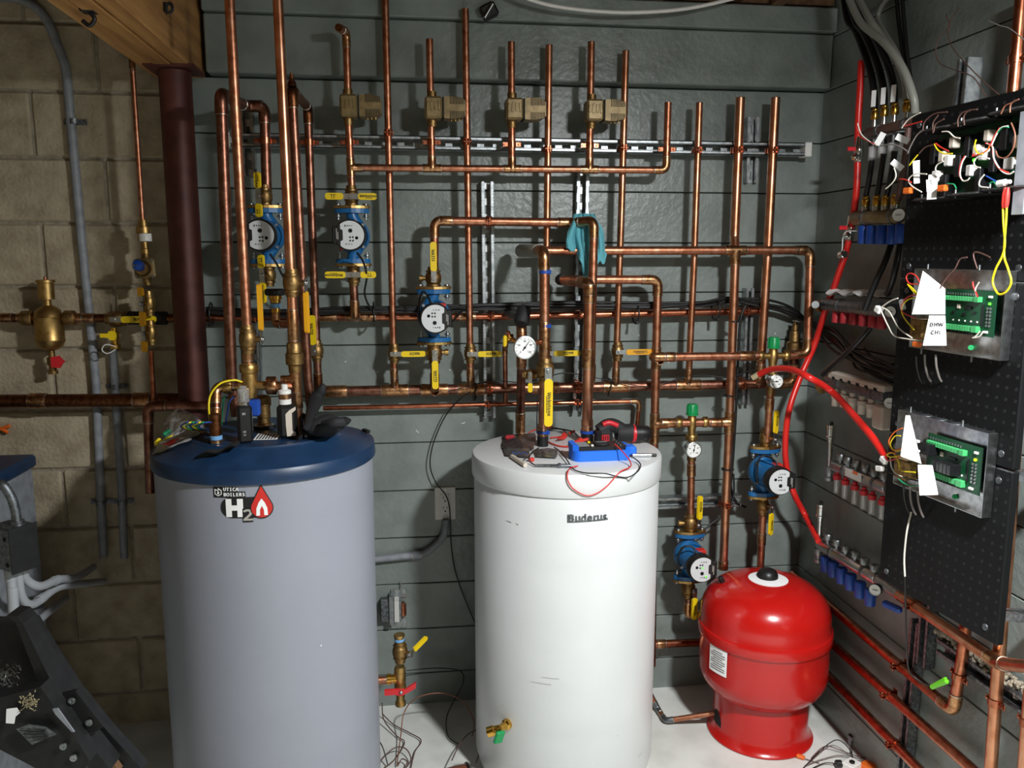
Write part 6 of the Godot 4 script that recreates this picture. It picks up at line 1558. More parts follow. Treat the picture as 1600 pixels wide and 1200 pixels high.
	cord("supply_hose", "thin gray cable looping behind the hoses under the ceiling", XL([[1392, -8, 0.04], [1378, 8, 0.04], [1372, 28, 0.04], [1382, 50, 0.05], [1400, 80, 0.06], [1418, 120, 0.07]]), 0.007, M.pex_grey, "hose")
	for k in 2:
		cord("ceiling_drop_cable", "black cable dropping from the ceiling behind the control boxes", XL([[1400 + k * 9, -14, 0.02], [1405 + k * 8, 40, 0.02], [1412 + k * 6, 90, 0.02], [1420 + k * 5, 140, 0.02]]), 0.006, M.black_cable, "cable", "ceiling drop cables")
	for q in [[[1363, 246], [1358, 280], [1352, 310]], [[1381, 240], [1375, 280], [1370, 308]], [[1398, 236], [1392, 275], [1385, 307]]]:
		cord("link_hose", "black hose between the clear cups and the blue-capped manifold", XL([[q[0][0], q[0][1], d], [q[1][0], q[1][1], d], [q[2][0], q[2][1], d]]), 0.0085, M.pex_black, "hose", "black link hoses")
	cord("link_hose", "dark brown hose beside the top control box", XL([[1420, 200, 0.09], [1415, 240, 0.09], [1408, 290, 0.09], [1403, 312, d]]), 0.009, M.wire_brown, "hose")
	cord("link_hose", "long black hose from the blue caps crossing the red-capped manifold", XL([[1392, 382, d], [1382, 410, 0.1], [1366, 445, 0.12], [1351, 484, 0.13]]), 0.0088, M.pex_black, "hose")
	cord("link_hose", "black hose behind the long one from the blue caps", XL([[1406, 380, d], [1401, 410, 0.09], [1394, 440, 0.09], [1386, 460, 0.08]]), 0.0088, M.pex_black, "hose")
	cord("link_hose", "black hose running from the red caps down to the black bundle", XL([[1360, 512, d], [1345, 530, 0.09], [1325, 550, 0.1], [1285, 585, 0.11]]), 0.0085, M.pex_black, "hose")
	for q in [[[1330, 553], [1338, 575], [1365, 582], [1405, 580]], [[1345, 556], [1362, 570], [1385, 577], [1408, 572]], [[1350, 545], [1368, 562], [1392, 570], [1410, 562]]]:
		cord("loop_cable", "black cable looped above the white-capped manifold", XL([[q[0][0], q[0][1], 0.04], [q[1][0], q[1][1], 0.04], [q[2][0], q[2][1], 0.04], [q[3][0], q[3][1], 0.04]]), 0.004, M.black_cable, "cable", "looped cables on the right wall")
	# low pipes along the right wall
	var e := 0.041
	var fr := Vector3.LEFT
	run("copper_wall_pipe", "uppermost of the three low copper pipes, turning up at an elbow", [Vector3(XR - e, 0.437, 0.05), X(1490, 1112, e), X(1506, 1010, e), X(1597, -10, e) ], R1, {"m": M.copper_red, "front": fr, "clamps": [[0, 0.74, "front"], [1, 0.55, "side"], [2, 0.91, "side"]], "fm": M.fitting})
	run("copper_wall_pipe", "middle of the three low copper pipes along the right wall", [Vector3(XR - e, 0.312, 0.05), X(1530, 1212, e)], R1, {"m": M.copper_red, "front": fr, "clamps": [[0, 0.62, "front"]]})
	run("copper_wall_pipe", "lowest of the three low copper pipes along the right wall", [Vector3(XR - e, 0.202, 0.05), X(1455, 1222, e)], R1, {"m": M.copper_red, "front": fr, "clamps": [[0, 0.8, "front"]]})
	var g := 0.085
	run("copper_wall_pipe", "copper pipe from the blue-capped manifold bending past the pegboard foot", [X(1404, 930, g), X(1560, 1036, g), X(1640, 1046, g + 0.09)], R1, {"m": M.copper_bright, "front": fr, "clamps": [[0, 0.18, "front"]], "bend": 0.05})
	run("copper_riser", "bright copper pipe standing right of the pegboard with its clamp", [X(1600, 500, 0.05), X(1575, 850, 0.05), X(1556, 1090, 0.05), X(1546, 1230, 0.05)], R1, {"m": M.copper_bright, "front": fr, "fit": false, "clamps": [[2, 0.05, "side"]]})
	run("copper_riser", "copper pipe at the right edge with a clamp low down", [X(1610, 1080, 0.05), X(1598, 1240, 0.05)], R1, {"m": M.copper_bright, "front": fr, "clamps": [[0, 0.3, "side"]]})
	strut("strut_rail", "steel strut running along the right wall behind the two clamps", X(1478, 1008, 0.003), X(1640, 1120, 0.003), fr, 0.028, {"m": M.zinc_dull})
	strut("strut_upright", "low steel strut crossed by the three wall pipes", X(1443, 970, 0.002), X(1418, 1230, 0.002), fr, 0.028, {"m": M.zinc_dull, "w": 0.036})
	strut("strut_upright", "short steel strut beside the ledge of debris", X(1460, 940, 0.002), X(1452, 1040, 0.002), fr, 0.028, {"m": M.zinc_dull})
	strut("strut_upright", "bright steel strut standing above the top control box", X(1528, 92, 0.03), X(1518, 180, 0.03), fr, 0.04, {"m": M.zinc})
	var ld := thing("debris_ledge", "ledge of crumbled mortar debris under the pegboard", "rubble", X(1520, 1000, 0.01))
	var db := B.new()
	for k in 120:
		var s := rng.randf_range(0.006, 0.02)
		var q := X(1468, 990, 0.012).lerp(X(1620, 1095, 0.012), rng.randf()) + Vector3(rng.randf_range(-0.012, 0.006), rng.randf_range(-0.012, 0.016), 0)
		db.box(q, Vector3(s, s * 0.7, s), Basis.from_euler(Vector3(rng.randf() * 3, rng.randf() * 3, 0)), s * 0.2)
	var dd := obj(db, "rubble", M.debris, ld)
	dd.set_meta("kind", "stuff")
	cord("hanging_lead", "white to black lead hanging in front of the pegboard to a green clip", XL([[1414, 900, 0.2], [1415, 950, 0.19], [1417, 1020, 0.16], [1422, 1050, 0.13], [1440, 1066, 0.11], [1455, 1072, 0.1]]), 0.0024, M.black_cable)
	wire(get_node("hanging_lead"), XL([[1424, 800, 0.19], [1417, 830, 0.2], [1413, 870, 0.2], [1414, 901, 0.2]]), 0.0024, M.wire_white, "white_length")
	var gc := thing("green_clip", "bright green crocodile clip on the uppermost low pipe", "clip", X(1470, 1066, 0.1))
	var g0 := X(1455, 1074, 0.1)
	var g1 := X(1481, 1064, 0.1)
	obj(B.new().box((g0 + g1) / 2, Vector3(0.012, 0.012, g0.distance_to(g1)), Basis.looking_at(g1 - g0), 0.004), "boot", M.lime_plastic, gc)
	obj(B.new().box((g0 + g1) / 2 + Vector3(0, 0.007, 0), Vector3(0.009, 0.006, g0.distance_to(g1) * 0.8), Basis.looking_at(g1 - g0 + Vector3(0, 0.008, 0)), 0.002), "jaw", M.lime_plastic, gc)
func vent(t: Node3D, a: Vector3, b: Vector3) -> void:
	# automatic air vent standing on a manifold's end, fill cock below
	var up := Vector3.UP
	obj(B.new().lathe(a, up, [[0.0, -0.012], [0.0095, -0.012], [0.0095, 0.0], [0.0145, 0.002], [0.0145, 0.006], [0.0125, 0.008], [0.0125, 0.034], [0.0145, 0.036], [0.0145, 0.044], [0.0, 0.046]], 14), "air_vent", M.chrome, t)
	obj(B.new().cyl(a + up * 0.044, a + up * 0.054, 0.006, 8), "vent_cap", M.black_plastic, t)
	obj(B.new().cyl(a, Vector3(a.x, b.y, b.z), 0.0075, 12), "riser", M.chrome, t)
	obj(B.new().lathe(b + up * 0.02, -up, [[0.0, 0.0], [0.014, 0.0], [0.015, 0.004], [0.015, 0.018], [0.011, 0.02], [0.011, 0.034], [0.015, 0.036], [0.015, 0.046], [0.0, 0.046]], 14), "fill_cock", M.zinc, t)

func pegboard() -> void:
	var d := 0.15
	var z0 := 0.785
	var z1 := 1.19
	var xf := XR - d
	for k in 3:
		var y0 := 0.725 + k * 0.4
		var t := thing("pegboard_panel", ["black perforated steel pegboard panel under the lower circuit box", "black perforated steel pegboard panel carrying the lower circuit box", "black perforated steel pegboard panel behind the upper circuit boxes"][k], "pegboard", Vector3(xf, y0, (z0 + z1) / 2))
		obj(B.new().box(Vector3(xf + 0.01, y0 + 0.199, (z0 + z1) / 2), Vector3(0.02, 0.397, z1 - z0), Basis(), 0.003), "sheet", M.pegboard, t)
		var hb := B.new()
		for i in 15:
			for j in 16:
				var c := Vector3(xf, y0 + 0.022 + i * 0.0254, z0 + 0.012 + j * 0.0254)
				hb.lathe(c, Vector3.LEFT, [[0.0045, 0.0], [0.0036, 0.0007], [0.0028, 0.0003], [0.0, 0.0002]], 6)
		var h := obj(hb, "peg_holes", M.hole_black, t)
		h.set_meta("kind", "stuff")
		for q in [[0.03, 0.03], [0.37, 0.03], [0.03, 0.37], [0.37, 0.37]]:
			obj(B.new().lathe(Vector3(xf, y0 + q[1], z0 + q[0]), Vector3.LEFT, [[0.008, 0.0], [0.0075, 0.002], [0.003, 0.003], [0.0, 0.0025]], 12), "mounting_screw", M.zinc_dull, t)
	for y in [0.78, 1.1, 1.5, 1.86]:
		var s := strut("wall_strut", "steel strut arm holding the pegboard off the right wall, %s" % {0.78: "lowest", 1.1: "second from the bottom", 1.5: "second from the top", 1.86: "topmost"}[y], Vector3(XR - 0.045 if false else XR - 0.005, y, z1 + 0.03), Vector3(xf + 0.022, y, z1 - 0.02), Vector3.UP, 0.02, {"m": M.zinc_dull, "w": 0.03})
	circuit_box("open steel box holding a green circuit board, upper of the two", [1423, 418], [1573, 426], [1427, 543], [1561, 563], [[1479, 451], [1557, 455], [1554, 530], [1474, 516]], [[[1442, 423, 0.245], [1477, 451, 0.2], [1477, 491, 0.2], [1425, 491, 0.25]], [[1452, 493, 0.23], [1477, 493, 0.2], [1479, 540, 0.2], [1442, 540, 0.24]]], false)
	circuit_box("open steel box holding a green circuit board, lower of the two", [1403, 640], [1546, 678], [1396, 757], [1532, 806], [[1440, 671], [1537, 702], [1530, 780], [1458, 744]], [[[1415, 649, 0.245], [1422, 649, 0.24], [1440, 725, 0.2], [1407, 713, 0.25]], [[1434, 726, 0.23], [1457, 727, 0.2], [1466, 773, 0.2], [1437, 774, 0.24]]], true)
	top_box()
	# yellow test lead with red plugs
	cord("test_lead", "yellow test lead with red plugs hanging over the upper circuit box", XL([[1567, 322, 0.24], [1568, 350, 0.24], [1570, 380, 0.24], [1566, 400, 0.24], [1556, 420, 0.245], [1551, 440, 0.245], [1557, 456, 0.245], [1563, 460, 0.245], [1573, 455, 0.245], [1580, 440, 0.245], [1575, 420, 0.245], [1569, 400, 0.24], [1570, 370, 0.24], [1572, 345, 0.24], [1573, 322, 0.24]]), 0.0022, M.wire_yellow)
	var tl: Node3D = get_node("test_lead")
	for q in [[1567, 1568], [1574, 1572]]:
		obj(B.new().lathe(X(q[1], 325, 0.24), Vector3.UP, [[0.0, 0.0], [0.0035, 0.0], [0.005, 0.01], [0.005, 0.028], [0.003, 0.04], [0.0, 0.04]], 10), "plug", M.wire_red, tl)
func circuit_box(label: String, tl: Array, tr: Array, bl: Array, br: Array, pcb: Array, papers: Array, lower: bool) -> void:
	var d0 := 0.151
	var d1 := 0.176
	var a := X(tl[0], tl[1], d1)
	var b := X(tr[0], tr[1], d1)
	var c := X(bl[0], bl[1], d1)
	var e := X(br[0], br[1], d1)
	var za := (a.z + c.z) / 2
	var zb := (b.z + e.z) / 2
	var yt := (a.y + b.y) / 2
	var yb := (c.y + e.y) / 2
	var ym := (yt + yb) / 2
	var zm := (za + zb) / 2
	var x0 := XR - d0
	var t := thing("circuit_box", label, "control box", Vector3(x0, ym, zm))
	obj(B.new().box(Vector3(x0 - 0.001, ym, zm), Vector3(0.0015, yt - yb, zb - za)), "back_plate", M.box_steel, t)
	var dep := d1 - d0
	for q in [[yt, 0], [yb, 0]]:
		obj(B.new().box(Vector3(x0 - dep / 2, q[0], zm), Vector3(dep, 0.0015, zb - za)), "flange", M.box_steel, t)
	for q in [za, zb]:
		obj(B.new().box(Vector3(x0 - dep / 2, ym, q), Vector3(dep, yt - yb, 0.0015)), "flange", M.box_steel, t)
	for q in [[yt + 0.006, za + 0.03], [yt + 0.006, zb - 0.09], [yb - 0.006, za + 0.03], [yb - 0.006, zb - 0.09]]:
		obj(B.new().cyl(Vector3(x0 - dep + 0.012, q[0] - 0.009, q[1]), Vector3(x0 - dep + 0.012, q[0] + 0.006, q[1]), 0.0025, 8), "standoff_screw", M.zinc, t)
	if lower:
		for k in 3:
			obj(B.new().cyl(Vector3(x0 - dep / 2, yt + 0.0004, zm - 0.06 + k * 0.05), Vector3(x0 - dep / 2, yt + 0.0016, zm - 0.06 + k * 0.05), 0.013, 18), "knockout", M.zinc_dull, t)
	obj(B.new().cyl(X(1517 if not lower else 1492, 543 if not lower else 776, d0 + 0.004), X(1517 if not lower else 1492, 543 if not lower else 776, d0 + 0.008), 0.006, 10), "jewel", M.green_plastic, t)
	# board, with terminals along both long edges
	var dp := d0 + 0.014
	var p := []
	for q in pcb: p.append(X(q[0], q[1], dp))
	var bz0: float = (p[0].z + p[3].z) / 2
	var bz1: float = (p[1].z + p[2].z) / 2
	var by1: float = (p[0].y + p[1].y) / 2
	var by0: float = (p[2].y + p[3].y) / 2
	var xb := XR - dp
	var pb := obj(B.new().box(Vector3(xb, (by0 + by1) / 2, (bz0 + bz1) / 2), Vector3(0.0016, by1 - by0, bz1 - bz0)), "circuit_board", M.pcb_green, t, "green circuit board with terminal strips")
	var W := bz1 - bz0
	var Hh := by1 - by0
	var put := func(u: float, w: float, su: float, sw: float, out: float, m: Material, called: String) -> void:
		obj(B.new().box(Vector3(xb - out / 2, by0 + Hh * w, bz0 + W * u), Vector3(out, Hh * sw, W * su), Basis(), minf(out, 0.003) * 0.2), called, m, pb)
	for k in 12:
		put.call(0.06 + k * 0.052, 0.8, 0.046, 0.1, 0.011, M.terminal_green, "terminal")
		put.call(0.06 + k * 0.052, 0.14, 0.046, 0.12, 0.011, M.terminal_green, "terminal")
		put.call(0.06 + k * 0.052, 0.9, 0.02, 0.05, 0.004, M.zinc, "pin")
		put.call(0.06 + k * 0.052, 0.04, 0.03, 0.05, 0.006, M.chip_black, "pin_socket")
	put.call(0.7, 0.8, 0.08, 0.12, 0.013, M.terminal_green, "terminal_end")
	put.call(0.7, 0.14, 0.1, 0.14, 0.013, M.terminal_green, "terminal_end")
	for k in 6:
		for j in 2:
			put.call(0.86 + j * 0.055, 0.24 + k * 0.075, 0.03, 0.05, 0.004, M.zinc, "jumper_pin")
	put.call(0.89, 0.72, 0.03, 0.05, 0.004, M.led_green if not lower else M.led_yellow, "status_light")
	put.call(0.9, 0.87, 0.06, 0.05, 0.005, M.white_plastic, "connector")
	put.call(0.86, 0.1, 0.07, 0.05, 0.005, M.white_plastic, "connector")
	for q in [[0.3, 0.62, 0.06, 0.1], [0.5, 0.6, 0.12, 0.05], [0.2, 0.48, 0.05, 0.06], [0.42, 0.45, 0.06, 0.06], [0.62, 0.5, 0.05, 0.05], [0.78, 0.45, 0.02, 0.5]]:
		put.call(q[0], q[1], q[2], q[3], 0.004, M.chip_black if q[0] != 0.3 else M.cream_plastic, "chip")
	for k in 5:
		put.call(0.2 + k * 0.12, 0.3, 0.02, 0.04, 0.003, M.white_plastic, "mark")
	if lower:
		for k in 5: put.call(0.34 + k * 0.07, 0.4, 0.062, 0.22, 0.03, M.chip_black, "relay")
		put.call(0.12, 0.68, 0.2, 0.24, 0.03, M.chip_black, "relay_block")
	for q in papers:
		var pp := []
		for r in q: pp.append(X(r[0], r[1], r[2]))
		var nr: Vector3 = (pp[1] - pp[0]).cross(pp[3] - pp[0]).normalized()
		if nr.x > 0: nr = -nr
		var bk := []
		for r in pp: bk.append(r - nr * 0.0006)
		var pb2 := B.new().face(pp, nr).face(bk, -nr)
		for i in 4:
			pb2.face([pp[i], pp[(i + 1) % 4], bk[(i + 1) % 4], bk[i]], nr)
		var po := obj(pb2, "paper_note", M.paper, t)
		if q[0][0] == 1452:
			var ex: Vector3 = (pp[1] - pp[0]).normalized()
			var ey: Vector3 = nr.cross(ex)
			var cp: Vector3 = (pp[0] + pp[1] + pp[2] + pp[3]) / 4
			text("DHW", 0.009, po, cp + ey * 0.014 + nr * 0.003, ex, ey, M.print_black, "handwriting")
			text("CHL", 0.009, po, cp - ey * 0.004 + nr * 0.003, ex, ey, M.print_black, "handwriting")
	# transformer and black relay at the left
	var lx := zm - (zb - za) * 0.38
	obj(B.new().box(Vector3(x0 - 0.02, yb + (yt - yb) * 0.24, lx), Vector3(0.035, 0.05, 0.045), Basis(), 0.003), "transformer", M.brass_dull, t)
	obj(B.new().box(Vector3(x0 - 0.03, ym + 0.01, lx + 0.03), Vector3(0.03, 0.04, 0.03), Basis(), 0.002), "socket", M.chip_black, t)
	var dw := 0.21
	if not lower:
		for q in [[M.wire_red, [[1450, 454], [1440, 446], [1432, 432], [1422, 427], [1416, 433], [1421, 443], [1434, 444]]], [M.wire_yellow, [[1451, 457], [1445, 464], [1436, 462], [1427, 452], [1418, 444], [1426, 454], [1434, 462]]], [M.wire_red, [[1452, 465], [1430, 461], [1416, 466], [1408, 478], [1412, 489], [1430, 497]]], [M.wire_yellow, [[1452, 464], [1430, 465], [1416, 470], [1409, 483], [1413, 497], [1428, 515]]], [M.wire_white, [[1403, 466], [1392, 470], [1380, 478], [1374, 483]]], [M.wire_white, [[1378, 480], [1390, 488], [1404, 512], [1425, 528]]], [M.wire_white, [[1376, 484], [1388, 510], [1398, 525], [1420, 530], [1436, 532]]], [M.wire_brown, [[1458, 476], [1466, 456], [1478, 436], [1492, 420], [1500, 405], [1511, 402]]], [M.wire_white, [[1526, 464], [1524, 452], [1530, 441]]], [M.wire_red, [[1528, 464], [1521, 448], [1520, 440]]], [M.wire_brown, [[1527, 420], [1521, 400], [1524, 394], [1534, 396], [1547, 402]]], [M.wire_white, [[1531, 518], [1524, 526], [1520, 528], [1530, 526], [1536, 518]]]]:
			var pts := []
			for r in q[1]: pts.append([r[0], r[1], dw])
			wire(t, XL(pts), 0.0017, q[0])
		obj(B.new().box(X(1373, 484, dw), Vector3(0.014, 0.016, 0.02), Basis(Vector3.RIGHT, 0.4), 0.002), "wire_connector", M.white_plastic, t)
		obj(B.new().box(X(1410, 476, dw), Vector3(0.01, 0.026, 0.012), Basis(Vector3.RIGHT, -0.4), 0.002), "wire_connector", M.clear, t)
		obj(B.new().box(X(1433, 538, dw), Vector3(0.012, 0.012, 0.022), Basis(), 0.002), "wire_connector", M.wire_orange, t)
		for k in 2: obj(B.new().box(X(1456, [454, 464][k], dw), Vector3(0.007, 0.006, 0.018), Basis(), 0.001), "spade_sleeve", M.white_plastic, t)
	else:
		for q in [[M.wire_orange, [[1428, 690], [1418, 696], [1400, 703], [1392, 700], [1389, 688], [1398, 675], [1410, 669]]], [M.wire_yellow, [[1426, 691], [1412, 702], [1398, 704], [1391, 694], [1398, 682], [1407, 681]]], [M.wire_red, [[1428, 704], [1408, 712], [1390, 720], [1383, 714], [1390, 707], [1400, 708]]], [M.wire_yellow, [[1427, 706], [1410, 711], [1392, 714], [1386, 710], [1396, 708], [1404, 722], [1408, 735], [1430, 738]]], [M.wire_white, [[1391, 715], [1393, 730], [1400, 740], [1412, 746]]], [M.wire_green, [[1404, 748], [1414, 756], [1430, 759], [1444, 757]]], [M.black_cable, [[1382, 735], [1400, 742], [1420, 748], [1436, 752]]]]:
			var pts := []
			for r in q[1]: pts.append([r[0], r[1], dw])
			wire(t, XL(pts), 0.0017, q[0])
		obj(B.new().box(X(1381, 719, dw), Vector3(0.012, 0.014, 0.022), Basis(Vector3.RIGHT, 0.4), 0.002), "wire_connector", M.white_plastic, t)
		obj(B.new().box(X(1375, 732, dw), Vector3(0.012, 0.014, 0.024), Basis(Vector3.RIGHT, -0.2), 0.002), "wire_connector", M.white_plastic, t)
		for k in 2: obj(B.new().box(X(1432, [689, 704][k], dw), Vector3(0.007, 0.006, 0.018), Basis(), 0.001), "spade_sleeve", M.white_plastic, t)
	for k in 3:
		var q: Array = [[1432, 562], [1445, 560], [1462, 560]][k] if not lower else [[1412, 765], [1422, 768], [1434, 772]][k]
		wire(t, XL([[q[0], q[1] - 6, 0.19], [q[0] + 1, q[1] + 12, 0.18], [q[0] + 5, q[1] + 28, 0.165], [q[0] + 9, q[1] + 36, 0.155]]), 0.0028, M.wire_grey if k > 0 else M.black_cable, "cable_tail")
func top_box() -> void:
	var d := 0.16
	var t := thing("control_box", "row of three open black control boxes full of wires on the pegboard top", "control box", X(1500, 250, d))
	var fb := [[1436, 178, 1492], [1490, 178, 1545], [1545, 178, 1618]]
	for k in 3:
		var xa: float = [1436, 1489, 1543][k]
		var xb: float = [1491, 1545, 1622][k]
		var yt: float = [208, 196, 181][k]
		var yb: float = [313, 306, 298][k]
		var a := X(xa, yt, d + 0.06)
		var b := X(xb, yt, d + 0.06)
		var c := X(xa, yb, d + 0.06)
		var zm := (a.z + b.z) / 2
		var w := b.z - a.z
		obj(B.new().box(Vector3(XR - d - 0.004, (a.y + c.y) / 2, zm), Vector3(0.006, a.y - c.y, w - 0.004)), "board", M.pcb_green, t, "dark green circuit board")
		for y in [a.y, c.y]:
			obj(B.new().box(Vector3(XR - d - 0.033, y, zm), Vector3(0.066, 0.003, w + 0.006), Basis(), 0.001), "shelf_plate", M.black_plastic, t)
			var rim := []
			for i in 13:
				var an := -PI / 2 + PI * i / 12
				rim.append(Vector3(XR - d - 0.06 - cos(an) * 0.012, y + 0.002, zm + sin(an) * w * 0.46))
			obj(B.new().tube(rim, 0.0022, 6), "rim", M.zinc_dull, t)
			obj(B.new().cyl(Vector3(XR - d - 0.05, y - 0.004, a.z + 0.012), Vector3(XR - d - 0.05, y + 0.014, a.z + 0.012), 0.0028, 8), "standoff_screw", M.zinc, t)
		for q in [[0.12, 0.7], [0.5, 0.2], [0.85, 0.45]]:
			obj(B.new().box(Vector3(XR - d - 0.02, lerpf(c.y, a.y, q[1]), a.z + w * q[0]), Vector3(0.026, 0.05, w * 0.16), Basis(), 0.002), "relay", M.chip_black, t)
		for q in [[0.62, 0.55, M.white_plastic], [0.72, 0.8, M.cream_plastic], [0.3, 0.35, M.white_plastic], [0.45, 0.62, M.cream_plastic]]:
			obj(B.new().box(Vector3(XR - d - 0.03, lerpf(c.y, a.y, q[1]), a.z + w * q[0]), Vector3(0.02, 0.024, w * 0.14), Basis(), 0.002), "connector", q[2], t)
		for j in 5:
			obj(B.new().box(Vector3(XR - d - 0.01, lerpf(c.y, a.y, 0.85), a.z + w * (0.2 + j * 0.14)), Vector3(0.01, 0.012, w * 0.06)), "chip", M.chip_black, t)
		obj(B.new().ball(X([1462, 1502, 1592][k], [250, 254, 236][k], d + 0.02), 0.0035, 8), "status_light", M.led_green, t)
		if k == 2: obj(B.new().ball(X(1592, 241, d + 0.02), 0.0035, 8), "status_light", M.led_orange, t)
		if k == 1: obj(B.new().ball(X(1522, 250, d + 0.02), 0.0035, 8), "status_light", M.led_green, t)
	obj(B.new().box(X(1597, 255, d + 0.062), Vector3(0.003, 0.2, 0.03), Basis(), 0.001), "side_plate", M.conduit, t)
	for q in [[[1426, 252], [1437, 250], [1437, 286], [1428, 287]], [[1451, 273], [1466, 272], [1463, 311], [1448, 312]], [[1447, 281], [1458, 280], [1456, 300], [1448, 300]]]:
		var pts := []
		for r in q: pts.append(X(r[0], r[1], d + 0.075))
		obj(B.new().face(pts, Vector3(-0.6, 0, 0.8)).face([pts[0] + Vector3(0.001, 0, -0.001), pts[1] + Vector3(0.001, 0, -0.001), pts[2] + Vector3(0.001, 0, -0.001), pts[3] + Vector3(0.001, 0, -0.001)], Vector3(0.6, 0, -0.8)), "paper_note", M.paper, t)
	var dw := d + 0.08
	for q in [
		[M.wire_yellow, [[1460, 225], [1465, 234], [1475, 240], [1488, 240]]], [M.wire_red, [[1462, 224], [1470, 230], [1482, 236]]], [M.wire_white, [[1472, 206], [1482, 206], [1491, 214], [1500, 216]]],
		[M.wire_white, [[1468, 272], [1462, 266], [1464, 258], [1474, 252]]], [M.wire_white, [[1440, 300], [1424, 290], [1420, 280], [1430, 272], [1448, 272]]], [M.wire_white, [[1509, 244], [1503, 255], [1500, 272], [1504, 282], [1511, 282], [1515, 278]]],
		[M.wire_red, [[1507, 244], [1501, 256], [1499, 272], [1503, 281]]], [M.wire_yellow, [[1525, 218], [1523, 230], [1529, 240], [1536, 240]]], [M.wire_orange, [[1534, 240], [1543, 234], [1547, 226]]], [M.wire_red, [[1533, 240], [1520, 244], [1522, 240]]],
		[M.wire_white, [[1546, 248], [1530, 245], [1522, 252], [1524, 260], [1532, 262]]], [M.wire_green, [[1576, 199], [1567, 199], [1558, 208], [1551, 222]]], [M.wire_white, [[1575, 197], [1564, 200], [1556, 212], [1549, 228]]], [M.wire_red, [[1562, 200], [1554, 212], [1547, 228]]],
		[M.wire_red, [[1540, 224], [1550, 228], [1552, 245], [1560, 262], [1576, 270]]], [M.wire_white, [[1542, 224], [1551, 230], [1553, 248], [1564, 266], [1576, 272], [1584, 268]]], [M.copper_wire, [[1580, 192], [1586, 210], [1583, 232], [1572, 246], [1560, 245], [1556, 236]]],
		[M.wire_blue, [[1541, 275], [1550, 280], [1558, 284]]], [M.wire_white, [[1538, 273], [1531, 282], [1531, 291], [1544, 293]]], [M.wire_green, [[1480, 287], [1490, 288], [1494, 295]]], [M.wire_green, [[1546, 287], [1553, 284], [1556, 294]]],
		[M.wire_brown, [[1527, 171], [1514, 173], [1506, 182], [1507, 196]]], [M.wire_brown, [[1516, 173], [1504, 176], [1497, 186], [1497, 198]]], [M.copper_wire, [[1592, 155], [1580, 162], [1578, 176]]], [M.copper_wire, [[1580, 161], [1570, 166], [1564, 178]]],
		[M.wire_brown, [[1466, 180], [1458, 192], [1458, 208]]], [M.wire_brown, [[1475, 186], [1462, 194], [1459, 206]]], [M.wire_brown, [[1480, 175], [1460, 178], [1445, 190], [1442, 204]]], [M.wire_white, [[1409, 200], [1418, 188], [1430, 180], [1438, 176]]], [M.wire_red, [[1413, 197], [1425, 194], [1440, 190]]],
		[M.wire_red, [[1338, 196], [1343, 212], [1356, 220], [1368, 226]]], [M.wire_white, [[1340, 193], [1346, 210], [1360, 222], [1370, 227]]], [M.wire_grey, [[1375, 228], [1395, 226], [1408, 230], [1420, 238]]], [M.wire_white, [[1384, 295], [1394, 286], [1400, 275], [1397, 262]]], [M.wire_red, [[1424, 285], [1418, 282], [1412, 280], [1406, 280]]], [M.wire_yellow, [[1421, 258], [1427, 250], [1434, 242]]], [M.wire_brown, [[1436, 240], [1446, 230], [1460, 226]]], [M.wire_grey, [[1441, 204], [1432, 212], [1424, 226], [1418, 240]]]]:
		var pts := []
		for r in q[1]: pts.append([r[0], r[1], dw])
		wire(t, XL(pts), 0.0016, q[0])
	obj(B.new().box(X(1419, 298, dw), Vector3(0.012, 0.014, 0.024), Basis(), 0.002), "wire_connector", M.wire_orange, t)
	obj(B.new().box(X(1473, 294, dw), Vector3(0.012, 0.014, 0.024), Basis(), 0.002), "wire_connector", M.wire_orange, t)
	obj(B.new().lathe(X(1560, 287, dw), Vector3(0, 0.05, 1).normalized(), [[0.0, 0.0], [0.007, 0.0], [0.007, 0.018], [0.005, 0.02], [0.004, 0.03], [0.0, 0.03]], 12), "barrel_plug", M.white_plastic, t)
	for q in [[1375, 217, 0.5, "hanging beside the clear cups"], [1402, 258, -0.9, "leaning on a black link hose"], [1410, 217, -1.1, "folded under the gray hose end"]]:
		var p := X(q[0], q[1], 0.12)
		obj(B.new().box(p, Vector3(0.001, 0.034, 0.016), Basis(Vector3.UP, 0.7) * Basis(Vector3.RIGHT, q[2]), 0.0003), "paper_tag", M.paper, t)
	# stray brown wires over the box
	cord("stray_wire", "thin brown wire curling up the right wall above the control boxes", XL([[1478, 22, 0.05], [1484, 45, 0.05], [1470, 55, 0.06], [1462, 80, 0.06], [1470, 100, 0.07], [1500, 112, 0.09], [1522, 122, 0.1], [1540, 150, 0.12]]), 0.0013, M.wire_brown)
	cord("stray_wire", "thin brown wire slanting behind the bright strut above the boxes", XL([[1498, 12, 0.05], [1482, 40, 0.05], [1486, 70, 0.06], [1510, 100, 0.08], [1540, 130, 0.1], [1566, 152, 0.12]]), 0.0013, M.wire_brown)
	cord("stray_wire", "thin pale wire reaching towards the copper riser at the top right", XL([[1545, 33, 0.1], [1562, 40, 0.1], [1578, 45, 0.1], [1600, 62, 0.1]]), 0.0013, M.wire_grey)

